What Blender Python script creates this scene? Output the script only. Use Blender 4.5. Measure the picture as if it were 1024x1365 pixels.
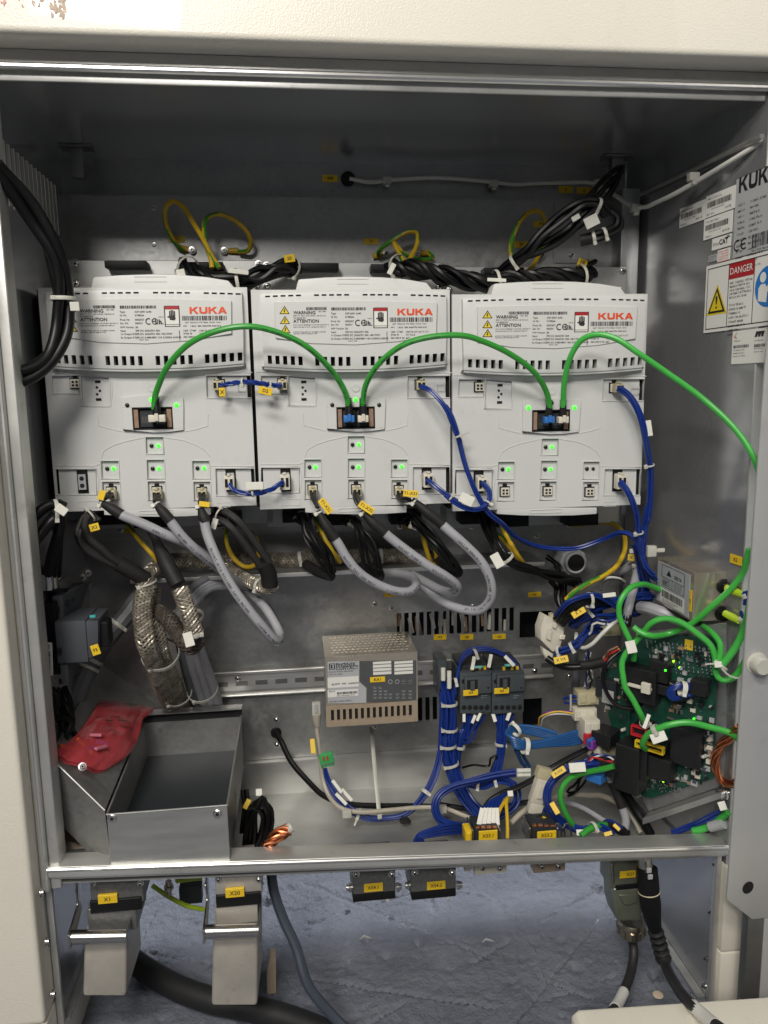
import bpy, bmesh, math, random
from mathutils import Vector as V, Matrix
random.seed(7)
for o in list(bpy.data.objects): bpy.data.objects.remove(o)
scene = bpy.context.scene
COL = scene.collection

# ------------------------------------------------------------------ camera
YAW, PITCH, ROLL, FPX = math.radians(6.6), math.radians(9), math.radians(1), 1025.0
CAM = V((0, -0.8, 0))
FWD = V((math.sin(YAW)*math.cos(PITCH), math.cos(YAW)*math.cos(PITCH), -math.sin(PITCH)))
_R = V((math.cos(YAW), -math.sin(YAW), 0)); _U = _R.cross(FWD)
RGT = _R*math.cos(ROLL) - _U*math.sin(ROLL); UPV = _R*math.sin(ROLL) + _U*math.cos(ROLL)
cd = bpy.data.cameras.new('camera'); cam = bpy.data.objects.new('camera', cd); COL.objects.link(cam)
m = Matrix.Identity(4)
for i in range(3):
    m[i][0], m[i][1], m[i][2], m[i][3] = RGT[i], UPV[i], -FWD[i], CAM[i]
cam.matrix_world = m
cd.sensor_fit = 'VERTICAL'; cd.sensor_height = 34.6; cd.lens = 34.6*FPX/1365; cd.clip_start = 0.02; cd.clip_end = 60
scene.camera = cam

# ------------------------------------------------------------------ world and workshop lamps
w = bpy.data.worlds.new('World'); scene.world = w; w.use_nodes = True
bg = w.node_tree.nodes['Background']; bg.inputs[0].default_value = (0.92, 0.96, 1.0, 1); bg.inputs[1].default_value = 0.075
def area(name, loc, target, sx, sy, power, col):
    l = bpy.data.lights.new(name, 'AREA'); l.shape = 'RECTANGLE'; l.size = sx; l.size_y = sy; l.energy = power; l.color = col
    o = bpy.data.objects.new(name, l); COL.objects.link(o); o.location = loc
    o.rotation_euler = (V(target)-V(loc)).to_track_quat('-Z', 'Y').to_euler(); return o
area('ceiling_lamp_front', (-0.5, -1.65, 1.65), (0.1, 0.1, -0.3), 1.2, 0.35, 45, (1.0, 0.95, 0.87))
area('workshop_lamp_front', (-0.6, -2.1, 1.16), (0.15, 0.1, -0.45), 0.5, 0.3, 27, (1.0, 0.97, 0.92))
area('ceiling_lamp_side', (1.6, -1.9, 1.5), (0.1, 0.1, -0.3), 0.5, 1.3, 8, (1.0, 0.95, 0.88))
area('ceiling_lamp_rear', (0.9, 1.9, 1.6), (0.4, 0.6, -0.77), 1.5, 0.6, 130, (0.95, 0.97, 1.0))
vs = scene.view_settings; vs.view_transform = 'Standard'; vs.look = 'None'; vs.exposure = -0.08; vs.gamma = 1.0; vs.use_curve_mapping = False
scene.render.engine = 'CYCLES'

# ------------------------------------------------------------------ measuring: points of the place from survey views
VIEWS = {'A':(0,0,1),'m1':(40,330,3.2),'m2':(330,330,3.531),'m3':(590,330,3.413),'l':(0,180,2.53),
 'u1':(40,660,5.12),'u2':(200,660,5.12),'u3':(380,660,3.657),'u4':(640,660,4.267),'b1':(40,840,5.12),'b2':(420,840,3.413),
 'b3':(540,960,3.938),'r1':(700,760,5.12),'r2':(820,720,5.02),'r3':(780,900,4.876),'t1':(200,250,4.655),'t2':(470,290,4.452),
 't3':(640,200,4.267),'s':(880,220,4.875),'b4':(640,1020,4.655),'c':(0,900,2.56),'k':(340,900,2.695),'f1':(0,1110,2.56),
 'f2':(360,1110,2.56),'f3':(700,1100,3.16),'q':(680,680,2.977),'f':(0,640,2.56)}
def ray(v, x, y):
    ox, oy, s = VIEWS[v]; px = ox+x/s; py = oy+y/s
    return FWD + RGT*((px-512)/FPX) + UPV*((682.5-py)/FPX)
def P(v, x, y, dep):
    d = ray(v, x, y); return CAM + d*((dep+0.8)/d.y)
def PX(v, x, y, X):
    d = ray(v, x, y); return CAM + d*(X/d.x)
def PZ(v, x, y, Z):
    d = ray(v, x, y); return CAM + d*(Z/d.z)
def W(v, *pts): return [P(v, *p) for p in pts]

class Fr:
    """a flat frame: origin, right, up, and the normal that faces out"""
    def __init__(s, o, ex=(1,0,0), ez=(0,0,1)):
        s.o = V(o); s.ex = V(ex).normalized(); s.n = s.ex.cross(V(ez)).normalized(); s.ez = s.n.cross(s.ex).normalized()
    def p(s, a, b, c=0): return s.o + s.ex*a + s.ez*b + s.n*c
    def uv(s, v, x, y):
        d = ray(v, x, y); t = (s.o-CAM).dot(s.n)/d.dot(s.n); q = CAM + d*t - s.o
        return q.dot(s.ex), q.dot(s.ez)
    def at(s, v, x, y, c=0): a, b = s.uv(v, x, y); return s.p(a, b, c)

# ------------------------------------------------------------------ materials
def srgb(h): 
    h = h.lstrip('#'); out = []
    for i in (0, 2, 4):
        c = int(h[i:i+2], 16)/255; out.append(c/12.92 if c <= .04045 else ((c+.055)/1.055)**2.4)
    return tuple(out)
MATS = {}
def mat(name, col, rough=.5, metal=0., var=.0, vscale=30., bump=0., bscale=200., rvar=0., emit=None, estr=0., alpha=1., coat=0., trans=0., spangle=False, spec=.5, stretch=None):
    if isinstance(col, str): col = srgb(col)
    mt = bpy.data.materials.new(name); mt.use_nodes = True; nt = mt.node_tree; N = nt.nodes; L = nt.links
    b = N['Principled BSDF']; b.inputs['Roughness'].default_value = rough; b.inputs['Metallic'].default_value = metal
    b.inputs['Base Color'].default_value = (*col, 1); b.inputs['Specular IOR Level'].default_value = spec
    if alpha < 1: b.inputs['Alpha'].default_value = alpha
    if coat: b.inputs['Coat Weight'].default_value = coat
    if trans: b.inputs['Transmission Weight'].default_value = trans
    if emit: b.inputs['Emission Color'].default_value = (*emit, 1); b.inputs['Emission Strength'].default_value = estr
    if var or bump or rvar:
        tc = N.new('ShaderNodeTexCoord'); vec = tc.outputs['Object']
        if stretch:
            mp = N.new('ShaderNodeMapping'); mp.inputs['Scale'].default_value = stretch; L.new(vec, mp.inputs['Vector']); vec = mp.outputs['Vector']
        if var or rvar:
            if spangle:
                n = N.new('ShaderNodeTexVoronoi'); n.inputs['Scale'].default_value = vscale; L.new(vec, n.inputs['Vector'])
                nn = N.new('ShaderNodeTexNoise'); nn.inputs['Scale'].default_value = vscale*.12; nn.inputs['Detail'].default_value = 5; L.new(vec, nn.inputs['Vector'])
                sep = N.new('ShaderNodeSeparateColor'); L.new(n.outputs['Color'], sep.inputs[0])
                mx = N.new('ShaderNodeMath'); mx.operation = 'MULTIPLY_ADD'; L.new(sep.outputs[0], mx.inputs[0]); mx.inputs[1].default_value = .22; 
                mm = N.new('ShaderNodeMath'); mm.operation = 'MULTIPLY'; L.new(nn.outputs['Fac'], mm.inputs[0]); mm.inputs[1].default_value = .78
                L.new(mm.outputs[0], mx.inputs[2]); fac = mx.outputs[0]
            else:
                n = N.new('ShaderNodeTexNoise'); n.inputs['Scale'].default_value = vscale; n.inputs['Detail'].default_value = 6; n.inputs['Roughness'].default_value = .6
                L.new(vec, n.inputs['Vector']); fac = n.outputs['Fac']
            if var:
                r = N.new('ShaderNodeMapRange'); L.new(fac, r.inputs[0]); r.inputs[1].default_value = .25; r.inputs[2].default_value = .75
                r.inputs[3].default_value = 1-var; r.inputs[4].default_value = 1+var
                mul = N.new('ShaderNodeMix'); mul.data_type = 'RGBA'; mul.blend_type = 'MULTIPLY'; mul.inputs[0].default_value = 1
                mul.inputs[6].default_value = (*col, 1); L.new(r.outputs[0], mul.inputs[7]); L.new(mul.outputs[2], b.inputs['Base Color'])
            if rvar:
                r2 = N.new('ShaderNodeMapRange'); L.new(fac, r2.inputs[0]); r2.inputs[1].default_value = .3; r2.inputs[2].default_value = .7
                r2.inputs[3].default_value = max(.03, rough-rvar); r2.inputs[4].default_value = min(1, rough+rvar); L.new(r2.outputs[0], b.inputs['Roughness'])
        if bump:
            n2 = N.new('ShaderNodeTexNoise'); n2.inputs['Scale'].default_value = bscale; n2.inputs['Detail'].default_value = 3; L.new(tc.outputs['Object'], n2.inputs['Vector'])
            bp = N.new('ShaderNodeBump'); bp.inputs['Strength'].default_value = bump; bp.inputs['Distance'].default_value = .001; L.new(n2.outputs['Fac'], bp.inputs['Height']); L.new(bp.outputs[0], b.inputs['Normal'])
    MATS[name] = mt; return mt

mat('galv', (.40,.40,.39), .44, .85, var=.16, vscale=190, spangle=True, rvar=.10, bump=.06, bscale=500)
mat('galv_side', (.47,.475,.485), .19, .72, var=.04, vscale=140, spangle=True, rvar=.02, bump=.04, bscale=600)
mat('galv_bright', (.50,.50,.48), .45, .8, var=.12, vscale=60, rvar=.10, bump=.05, bscale=300, stretch=(.15,1,1))
mat('frame_steel', (.60,.595,.57), .40, .7, var=.16, vscale=25, rvar=.12, bump=.05, bscale=240, stretch=(.3,1,.3))
mat('rail_steel', (.74,.73,.70), .32, .85, var=.06, vscale=40)
mat('screw', (.66,.65,.62), .25, 1, var=.1, vscale=300)
mat('door_paint', (.50,.50,.49), .42, .35, var=.06, vscale=12, bump=.06, bscale=500)
mat('plastic', (.585,.59,.575), .48, 0, var=.035, vscale=9, bump=.03, bscale=900)
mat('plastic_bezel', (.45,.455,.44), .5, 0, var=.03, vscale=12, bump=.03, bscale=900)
mat('nameplate', (.61,.61,.59), .38, 0, var=.02, vscale=14)
mat('black', (.008,.008,.009), .5, 0, var=.2, vscale=60, spec=.25)
mat('void', (.006,.006,.006), .9)
mat('black_cable', (.0055,.0055,.006), .38, 0, spec=.3, var=.2, vscale=80, bump=.05, bscale=400)
mat('black_cable_matt', (.020,.0185,.018), .55, 0, var=.25, vscale=120, bump=.1, bscale=500)
mat('shrink', (.016,.0155,.0155), .6, 0, spec=.3, var=.25, vscale=120, bump=.15, bscale=300)
mat('grey_cable', (.35,.35,.375), .42, 0, var=.10, vscale=60, bump=.06, bscale=400)
mat('grey_cable_dark', (.13,.135,.145), .45, 0, var=.12, vscale=60, bump=.06, bscale=400)
mat('green_cable', (.035,.30,.035), .36, 0, var=.08, vscale=90, bump=.05, bscale=500)
mat('lime_cable', (.055,.42,.06), .38, 0, var=.08, vscale=90, bump=.05, bscale=500)
mat('blue_wire', (.008,.030,.20), .33, 0, var=.12, vscale=150)
mat('light_blue_wire', (.014,.085,.26), .36, 0, var=.12, vscale=150)
mat('white_wire', (.62,.61,.57), .4, 0, var=.06, vscale=60)
mat('beige_cable', (.42,.38,.31), .45, 0, var=.1, vscale=60)
mat('yellow', (.62,.40,.02), .4, 0, var=.1, vscale=120)
mat('earth_green', (.05,.24,.02), .4, 0, var=.1, vscale=120)
mat('tag_yellow', (.78,.52,.02), .45, 0, var=.05, vscale=60)
mat('tag_white', (.68,.67,.60), .45, 0, var=.06, vscale=90)
mat('nylon', (.60,.59,.52), .42, 0, var=.08, vscale=90, trans=.15)
mat('connector_white', (.66,.62,.52), .42, 0, var=.07, vscale=70, bump=.03)
mat('connector_cream', (.50,.45,.29), .42, 0, var=.10, vscale=90)
mat('print_black', (.015,.015,.016), .55)
mat('print_grey', (.16,.16,.15), .55)
mat('print_red', (.62,.05,.02), .5)
mat('logo_orange', (.72,.075,.015), .45)
mat('sign_red', (.38,.012,.018), .45, var=.05)
mat('sign_yellow', (.72,.55,.02), .45, var=.05)
mat('sign_blue', (.01,.16,.50), .45)
mat('paper', (.72,.71,.67), .55, var=.03, vscale=20)
mat('paper_grey', (.40,.41,.41), .45, var=.05, vscale=20)
mat('cream_paint', (.75,.71,.615), .31, 0, var=.03, vscale=6, bump=.34, bscale=560, coat=.15)
mat('led_on', (.1,.9,.05), .3, emit=(.02,.85,.015), estr=2.6)
mat('led_yellow', (.5,.9,.05), .3, emit=(.30,.95,.01), estr=3.0)
mat('led_off', (.012,.015,.010), .25)
mat('tin_braid', (.34,.305,.25), .38, .65, var=.55, vscale=130)
mat('slate_cable', (.045,.055,.075), .38, 0, var=.12, vscale=60)
mat('brown_braid', (.060,.048,.038), .6, .2, var=.35, vscale=260)
mat('copper', (.60,.23,.11), .32, 1, var=.15, vscale=200)
mat('breaker', (.062,.067,.077), .5, 0, var=.08, vscale=40, bump=.04, bscale=800)
mat('contactor', (.060,.072,.080), .48, 0, var=.1, vscale=60, bump=.04, bscale=800)
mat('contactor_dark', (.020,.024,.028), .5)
mat('teal', (.05,.42,.40), .45)
mat('dark_face', (.075,.078,.082), .45, var=.06, vscale=40)
mat('light_face', (.40,.41,.43), .42, var=.05, vscale=40)
mat('beige_metal', (.40,.315,.23), .45, .25, var=.07, vscale=60)
mat('pcb', (.007,.055,.035), .35, 0, var=.3, vscale=120, coat=.3)
mat('chip', (.012,.012,.013), .42, 0, var=.2, vscale=100)
mat('pin', (.70,.69,.66), .25, 1)
mat('tan_copper', (.30,.19,.13), .4, 0, var=.2, vscale=300)
mat('filter_tin', (.58,.52,.43), .24, .75, var=.10, vscale=18, rvar=.10, bump=.05, bscale=150)
mat('lime', (.45,.62,.03), .4, var=.08, vscale=90)
mat('bag_red', (.62,.07,.085), .16, 0, var=.12, vscale=25, bump=.35, bscale=60, alpha=.58, coat=1.0)
mat('orange_part', (.62,.13,.02), .45); mat('blue_part', (.12,.10,.45), .45); mat('pink_part', (.55,.16,.22), .45)
mat('terminal_green', (.04,.36,.10), .42, var=.1, vscale=90)
mat('red_frame', (.50,.02,.03), .4); mat('purple', (.25,.05,.38), .45); mat('socket_blue', (.03,.16,.48), .42)
mat('hood_grey', (.15,.15,.145), .40, .35, var=.25, vscale=160, bump=.5, bscale=260)
mat('hood_alu', (.50,.465,.41), .5, .45, var=.14, vscale=22, rvar=.1, bump=.12, bscale=140)
mat('lever_steel', (.60,.585,.56), .24, 1, var=.06, vscale=40, stretch=(.2,1,1))
mat('olive_metal', (.22,.235,.185), .36, .6, var=.15, vscale=50, bump=.08, bscale=200)
mat('gland', (.50,.44,.36), .3, 1, var=.15, vscale=60)
mat('foam', (.62,.50,.38), .8, var=.08, vscale=30)
mat('rubber', (.015,.015,.016), .55, var=.2, vscale=60)
mat('scuff', (.50,.39,.31), .7, var=.3, vscale=200); mat('scuff_red', (.66,.36,.31), .7, var=.3, vscale=200)
mat('pipe_steel', (.30,.30,.29), .38, .9, var=.12, vscale=60)

def worn(name, amount, scale, dark=(.30,.28,.25)):
    mt = MATS[name]; nt = mt.node_tree; N = nt.nodes; L = nt.links; b = N['Principled BSDF']; old = b.inputs['Base Color']
    src = old.links[0].from_socket if old.links else None; tc = N.new('ShaderNodeTexCoord'); oi = N.new('ShaderNodeObjectInfo')
    ad = N.new('ShaderNodeVectorMath'); ad.operation = 'ADD'; L.new(tc.outputs['Object'], ad.inputs[0]); L.new(oi.outputs['Location'], ad.inputs[1])
    n = N.new('ShaderNodeTexNoise'); n.inputs['Scale'].default_value = scale; n.inputs['Detail'].default_value = 8; n.inputs['Roughness'].default_value = .68; L.new(ad.outputs[0], n.inputs['Vector'])
    r = N.new('ShaderNodeMapRange'); L.new(n.outputs['Fac'], r.inputs[0]); r.inputs[1].default_value = .58; r.inputs[2].default_value = .80; r.inputs[4].default_value = amount
    mx = N.new('ShaderNodeMix'); mx.data_type = 'RGBA'; L.new(r.outputs[0], mx.inputs[0]); mx.inputs[7].default_value = (*dark, 1)
    if src: L.new(src, mx.inputs[6])
    else: mx.inputs[6].default_value = old.default_value
    L.new(mx.outputs[2], old)
worn('plastic', .38, 16); worn('nameplate', .15, 20); worn('cream_paint', .30, 9, (.45,.40,.32)); worn('door_paint', .4, 14, (.25,.24,.22)); worn('frame_steel', .55, 30, (.22,.21,.20)); worn('hood_alu', .6, 45, (.2,.18,.16))

# ------------------------------------------------------------------ mesh building
def org(o):
    v = V((0,0,0))
    while o is not None: v += o.location; o = o.parent
    return v
class MB:
    def __init__(s): s.v = []; s.f = []; s.mi = []
    def add(s, vs, fs, mi=0):
        k = len(s.v); s.v += [V(q) for q in vs]
        for f in fs: s.f.append([k+i for i in f]); s.mi.append(mi)
        return s
    def hexa(s, q, mi=0):
        return s.add(q, [(3,2,1,0),(4,5,6,7),(0,1,5,4),(1,2,6,5),(2,3,7,6),(3,0,4,7)], mi)
    def box(s, lo, hi, mi=0):
        a, b = lo, hi
        return s.hexa([(a[0],a[1],a[2]),(b[0],a[1],a[2]),(b[0],b[1],a[2]),(a[0],b[1],a[2]),(a[0],a[1],b[2]),(b[0],a[1],b[2]),(b[0],b[1],b[2]),(a[0],b[1],b[2])], mi)
    def fbox(s, fr, a0, b0, a1, b1, c0, c1, mi=0):
        a0,a1=min(a0,a1),max(a0,a1); b0,b1=min(b0,b1),max(b0,b1)
        return s.hexa([fr.p(a0,b0,c0),fr.p(a1,b0,c0),fr.p(a1,b1,c0),fr.p(a0,b1,c0),fr.p(a0,b0,c1),fr.p(a1,b0,c1),fr.p(a1,b1,c1),fr.p(a0,b1,c1)], mi)
    def fprism(s, fr, poly, c0, c1, mi=0):
        n = len(poly); area = sum(poly[i][0]*poly[(i+1)%n][1]-poly[(i+1)%n][0]*poly[i][1] for i in range(n))
        if area < 0: poly = poly[::-1]
        vs = [fr.p(a,b,c0) for a,b in poly]+[fr.p(a,b,c1) for a,b in poly]
        return s.add(vs, [list(range(n))[::-1], list(range(n,2*n))]+[(i,(i+1)%n,n+(i+1)%n,n+i) for i in range(n)], mi)
    def prism(s, poly, vec, mi=0):
        n = len(poly); poly = [V(p) for p in poly]; vec = V(vec)
        return s.add(poly+[p+vec for p in poly], [list(range(n))[::-1], list(range(n,2*n))]+[(i,(i+1)%n,n+(i+1)%n,n+i) for i in range(n)], mi)
    def flat(s, fr, poly, c, mi=0):
        n = len(poly); area = sum(poly[i][0]*poly[(i+1)%n][1]-poly[(i+1)%n][0]*poly[i][1] for i in range(n))
        if area < 0: poly = poly[::-1]
        return s.add([fr.p(a,b,c) for a,b in poly], [list(range(n))], mi)
    def frect(s, fr, a0, b0, a1, b1, c, mi=0): return s.flat(fr, [(a0,b0),(a1,b0),(a1,b1),(a0,b1)], c, mi)
    def tube(s, pts, r, n=8, mi=0, mfun=None, cap=True, flat=1.0):
        fr = frames(pts); k = len(s.v)
        for i, (p, T, A, B) in enumerate(fr):
            rr = r[i] if isinstance(r, (list, tuple)) else r
            for j in range(n):
                a = 2*math.pi*j/n; s.v.append(p + A*(math.cos(a)*rr) + B*(math.sin(a)*rr*flat))
        m = len(fr)
        for i in range(m-1):
            for j in range(n):
                j2 = (j+1) % n; s.f.append([k+i*n+j, k+i*n+j2, k+(i+1)*n+j2, k+(i+1)*n+j]); s.mi.append(mfun(i, j) if mfun else mi)
        if cap:
            s.f.append([k+j for j in range(n)][::-1]); s.mi.append(mi); s.f.append([k+(m-1)*n+j for j in range(n)]); s.mi.append(mi)
        return s
    def cyl(s, a, b, r, n=12, mi=0, r2=None): return s.tube([V(a), V(b)], [r, r if r2 is None else r2], n, mi)
    def lathe(s, a, d, prof, n=16, mi=0):
        a = V(a); d = V(d).normalized(); return s.tube([a+d*(t+1e-5*i) for i,(t, r) in enumerate(prof)], [r for t, r in prof], n, mi)
    def ring(s, c, T, R, r, n=20, m=6, mi=0, flat=1.):
        c = V(c); T = V(T).normalized(); A = T.orthogonal().normalized(); B = T.cross(A)
        k = len(s.v)
        for i in range(n):
            a = 2*math.pi*i/n; rad = A*math.cos(a)+B*math.sin(a)
            for j in range(m):
                b = 2*math.pi*j/m; s.v.append(c + rad*(R+r*math.cos(b)) + T*(r*flat*math.sin(b)))
        for i in range(n):
            for j in range(m):
                s.f.append([k+i*m+j, k+((i+1)%n)*m+j, k+((i+1)%n)*m+(j+1)%m, k+i*m+(j+1)%m]); s.mi.append(mi)
        return s
    def build(s, name, mats, parent=None, bevel=0., seg=2, smooth=True, angle=35):
        o3 = org(parent); me = bpy.data.meshes.new(name)
        me.from_pydata([tuple(q-o3) for q in s.v], [], s.f)
        if not isinstance(mats, (list, tuple)): mats = [mats]
        for q in mats: me.materials.append(MATS[q] if isinstance(q, str) else q)
        me.polygons.foreach_set('material_index', s.mi)
        if bevel:
            bm = bmesh.new(); bm.from_mesh(me); bmesh.ops.recalc_face_normals(bm, faces=bm.faces)
            es = [e for e in bm.edges if len(e.link_faces) == 2 and e.calc_face_angle(0) > .5]
            bmesh.ops.bevel(bm, geom=es, offset=bevel, segments=seg, profile=.6, affect='EDGES', clamp_overlap=True)
            bm.to_mesh(me); bm.free()
        if smooth:
            me.polygons.foreach_set('use_smooth', [True]*len(me.polygons)); me.set_sharp_from_angle(angle=math.radians(angle))
        me.update(); ob = bpy.data.objects.new(name, me); COL.objects.link(ob)
        if parent is not None: ob.parent = parent
        return ob
def frames(pts):
    out = []; n = len(pts); A = None
    for i in range(n):
        T = (pts[min(i+1, n-1)]-pts[max(i-1, 0)])
        T = T.normalized() if T.length > 1e-9 else V((0,0,1))
        if A is None:
            A = T.cross(V((0,1,0.01))); A = A.normalized() if A.length > 1e-4 else T.orthogonal().normalized()
        else:
            A = A - T*A.dot(T); A = A.normalized() if A.length > 1e-6 else T.orthogonal().normalized()
        out.append((pts[i], T, A, T.cross(A)))
    return out
def spline(pts, step=.004, closed=False):
    if len(pts) >= 6:
        k = [pts[0]]
        for i in range(1, len(pts)):
            d = pts[i]-k[-1]
            if i < len(pts)-1 and (d.length < .006 or (len(k) > 1 and d.length < .013 and d.dot(k[-1]-k[-2]) < 0)): continue
            k.append(pts[i])
        pts = k
    if len(pts) < 3:
        n = max(2, int((pts[1]-pts[0]).length/step)); return [pts[0].lerp(pts[1], i/n) for i in range(n+1)]
    q = [pts[0]*2-pts[1]]+list(pts)+[pts[-1]*2-pts[-2]]; out = []
    for i in range(1, len(q)-2):
        p0, p1, p2, p3 = q[i-1:i+3]
        n = max(2, min(24, int((p2-p1).length/step)))
        # centripetal parameters keep the curve from overshooting
        t0 = 0.; t1 = t0+max((p1-p0).length, 1e-6)**.5; t2 = t1+max((p2-p1).length, 1e-6)**.5; t3 = t2+max((p3-p2).length, 1e-6)**.5
        for k in range(n):
            t = t1+(t2-t1)*k/n
            a1 = p0*((t1-t)/(t1-t0))+p1*((t-t0)/(t1-t0)); a2 = p1*((t2-t)/(t2-t1))+p2*((t-t1)/(t2-t1)); a3 = p2*((t3-t)/(t3-t2))+p3*((t-t2)/(t3-t2))
            b1 = a1*((t2-t)/(t2-t0))+a2*((t-t0)/(t2-t0)); b2 = a2*((t3-t)/(t3-t1))+a3*((t-t1)/(t3-t1))
            out.append(b1*((t2-t)/(t2-t1))+b2*((t-t1)/(t2-t1)))
    out.append(pts[-1]); return out
def thing(name, label, cat, loc, group=None):
    o = bpy.data.objects.new(name, None); COL.objects.link(o); o.location = loc; o.empty_display_size = .01
    o['label'] = label; o['category'] = cat
    if group: o['group'] = group
    return o
def tagp(o, label): o['label'] = label; return o
def one(o, label, cat, group=None):
    o['label'] = label; o['category'] = cat
    if group: o['group'] = group
    return o
def struct(o): o['kind'] = 'structure'; return o

# lettering: gathered, turned into meshes once at the end
TEXTS = []
def text(body, size, fr, a, b, mat_, parent, align='CENTER', bold=0., c=.0004, squash=1., name='lettering'):
    cu = bpy.data.curves.new('lettering', 'FONT'); cu.body = body; cu.size = 1; cu.align_x = align; cu.align_y = 'CENTER'; cu.resolution_u = 2; cu.offset = bold
    ob = bpy.data.objects.new('lettering_source', cu); COL.objects.link(ob); TEXTS.append((ob, size, fr, a, b, mat_, parent, c, squash, name))
def flush_text():
    bpy.context.view_layer.update(); dg = bpy.context.evaluated_depsgraph_get()
    for ob, size, fr, a, b, mt, parent, c, sq, name in TEXTS:
        me = bpy.data.meshes.new_from_object(ob.evaluated_get(dg)); o3 = org(parent)
        for vtx in me.vertices: vtx.co = fr.p(a+vtx.co.x*size*sq, b+vtx.co.y*size, c) - o3
        me.materials.clear(); me.materials.append(MATS[mt]); n = bpy.data.objects.new(name, me); COL.objects.link(n); n.parent = parent
    for t in TEXTS:
        cu = t[0].data; bpy.data.objects.remove(t[0]); bpy.data.curves.remove(cu)
_eps = [0]
def eps(): _eps[0] = (_eps[0]+1) % 40; return .00012+_eps[0]*6e-6
_GL = random.Random(99)
_GLY = ([(0,0,.2,1)], [(0,0,.2,1),(.42,0,.62,.75),(.2,.58,.42,.75)], [(0,0,.2,.75),(.2,0,.6,.16),(.2,.3,.6,.44),(.2,.6,.6,.75)], [(0,0,.2,.75),(.42,0,.62,.75),(.2,0,.42,.15),(.2,.6,.42,.75)], [(0,0,.2,1),(.2,0,.55,.16)], [(.2,0,.4,1),(0,.84,.6,1)], [(0,0,.2,.75),(.2,.6,.5,.75)], [(0,0,.62,.16),(0,.3,.62,.44),(0,.6,.62,.75)])
def greek(mb, fr, a, b, wd, h, mi=0, c=None, fill=.8):
    """small print too fine to read: rows of letter-like strokes in words"""
    x = a; left = _GL.randint(3, 8)
    while x < a+wd-h*.5:
        if left == 0: x += h*.55; left = _GL.randint(3, 9); continue
        cc = (c or 0)+eps()
        for q in _GL.choice(_GLY): mb.frect(fr, x+q[0]*h, b+q[1]*h, x+q[2]*h, b+q[3]*h, cc, mi)
        x += h*.80; left -= 1
def barcode(mb, fr, a0, b0, a1, b1, mi=0, c=0):
    x = a0; u = (a1-a0)/70
    while x < a1-u:
        l = u*random.choice((1,1,1.6,2.4)); mb.frect(fr, x, b0, min(x+l, a1), b1, c+eps(), mi); x += l+u*random.choice((.7,1,1.5))
def logo_letters(mb, fr, a0, b0, a1, b1, c, mi=0):
    K = [[(0,0),(.28,0),(.28,1),(0,1)],[(.28,.40),(.54,.48),(1.12,1),(.74,1),(.28,.60)],[(.40,.58),(.66,.60),(1.16,0),(.78,0)]]
    U = [[(0,1),(0,.3),(.08,.08),(.3,0),(.75,0),(.97,.08),(1.05,.3),(1.05,1),(.77,1),(.77,.36),(.7,.27),(.35,.27),(.28,.36),(.28,1)]]
    Am = [[(0,0),(.42,1),(.72,1),(1.14,0),(.83,0),(.57,.68),(.31,0)],[(.386,.2),(.754,.2),(.677,.4),(.463,.4)]]
    x = 0; w = 1.24+1.17+1.22+1.14; h = b1-b0; s = (a1-a0)/w
    for L, adv in ((K,1.24),(U,1.17),(K,1.22),(Am,1.14)):
        for poly in L: mb.flat(fr, [(a0+(x+p[0])*s, b0+p[1]*h) for p in poly], c+eps(), mi)
        x += adv
def ce_mark(mb, fr, a, b, h, c, mi=0):
    for k, bar in ((0, False), (1, True)):
        cx = a+h*.5+k*h*.95; o = []; i_ = []
        for t in range(11):
            an = math.radians(55+250*t/10); o.append((cx+.5*h*math.cos(an), b+.5*h+.5*h*math.sin(an))); i_.append((cx+.36*h*math.cos(an), b+.5*h+.36*h*math.sin(an)))
        for t in range(10): mb.flat(fr, [o[t], o[t+1], i_[t+1], i_[t]], c+eps(), mi)
        if bar: mb.frect(fr, cx-.4*h, b+.43*h, cx+.18*h, b+.57*h, c+eps(), mi)
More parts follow.
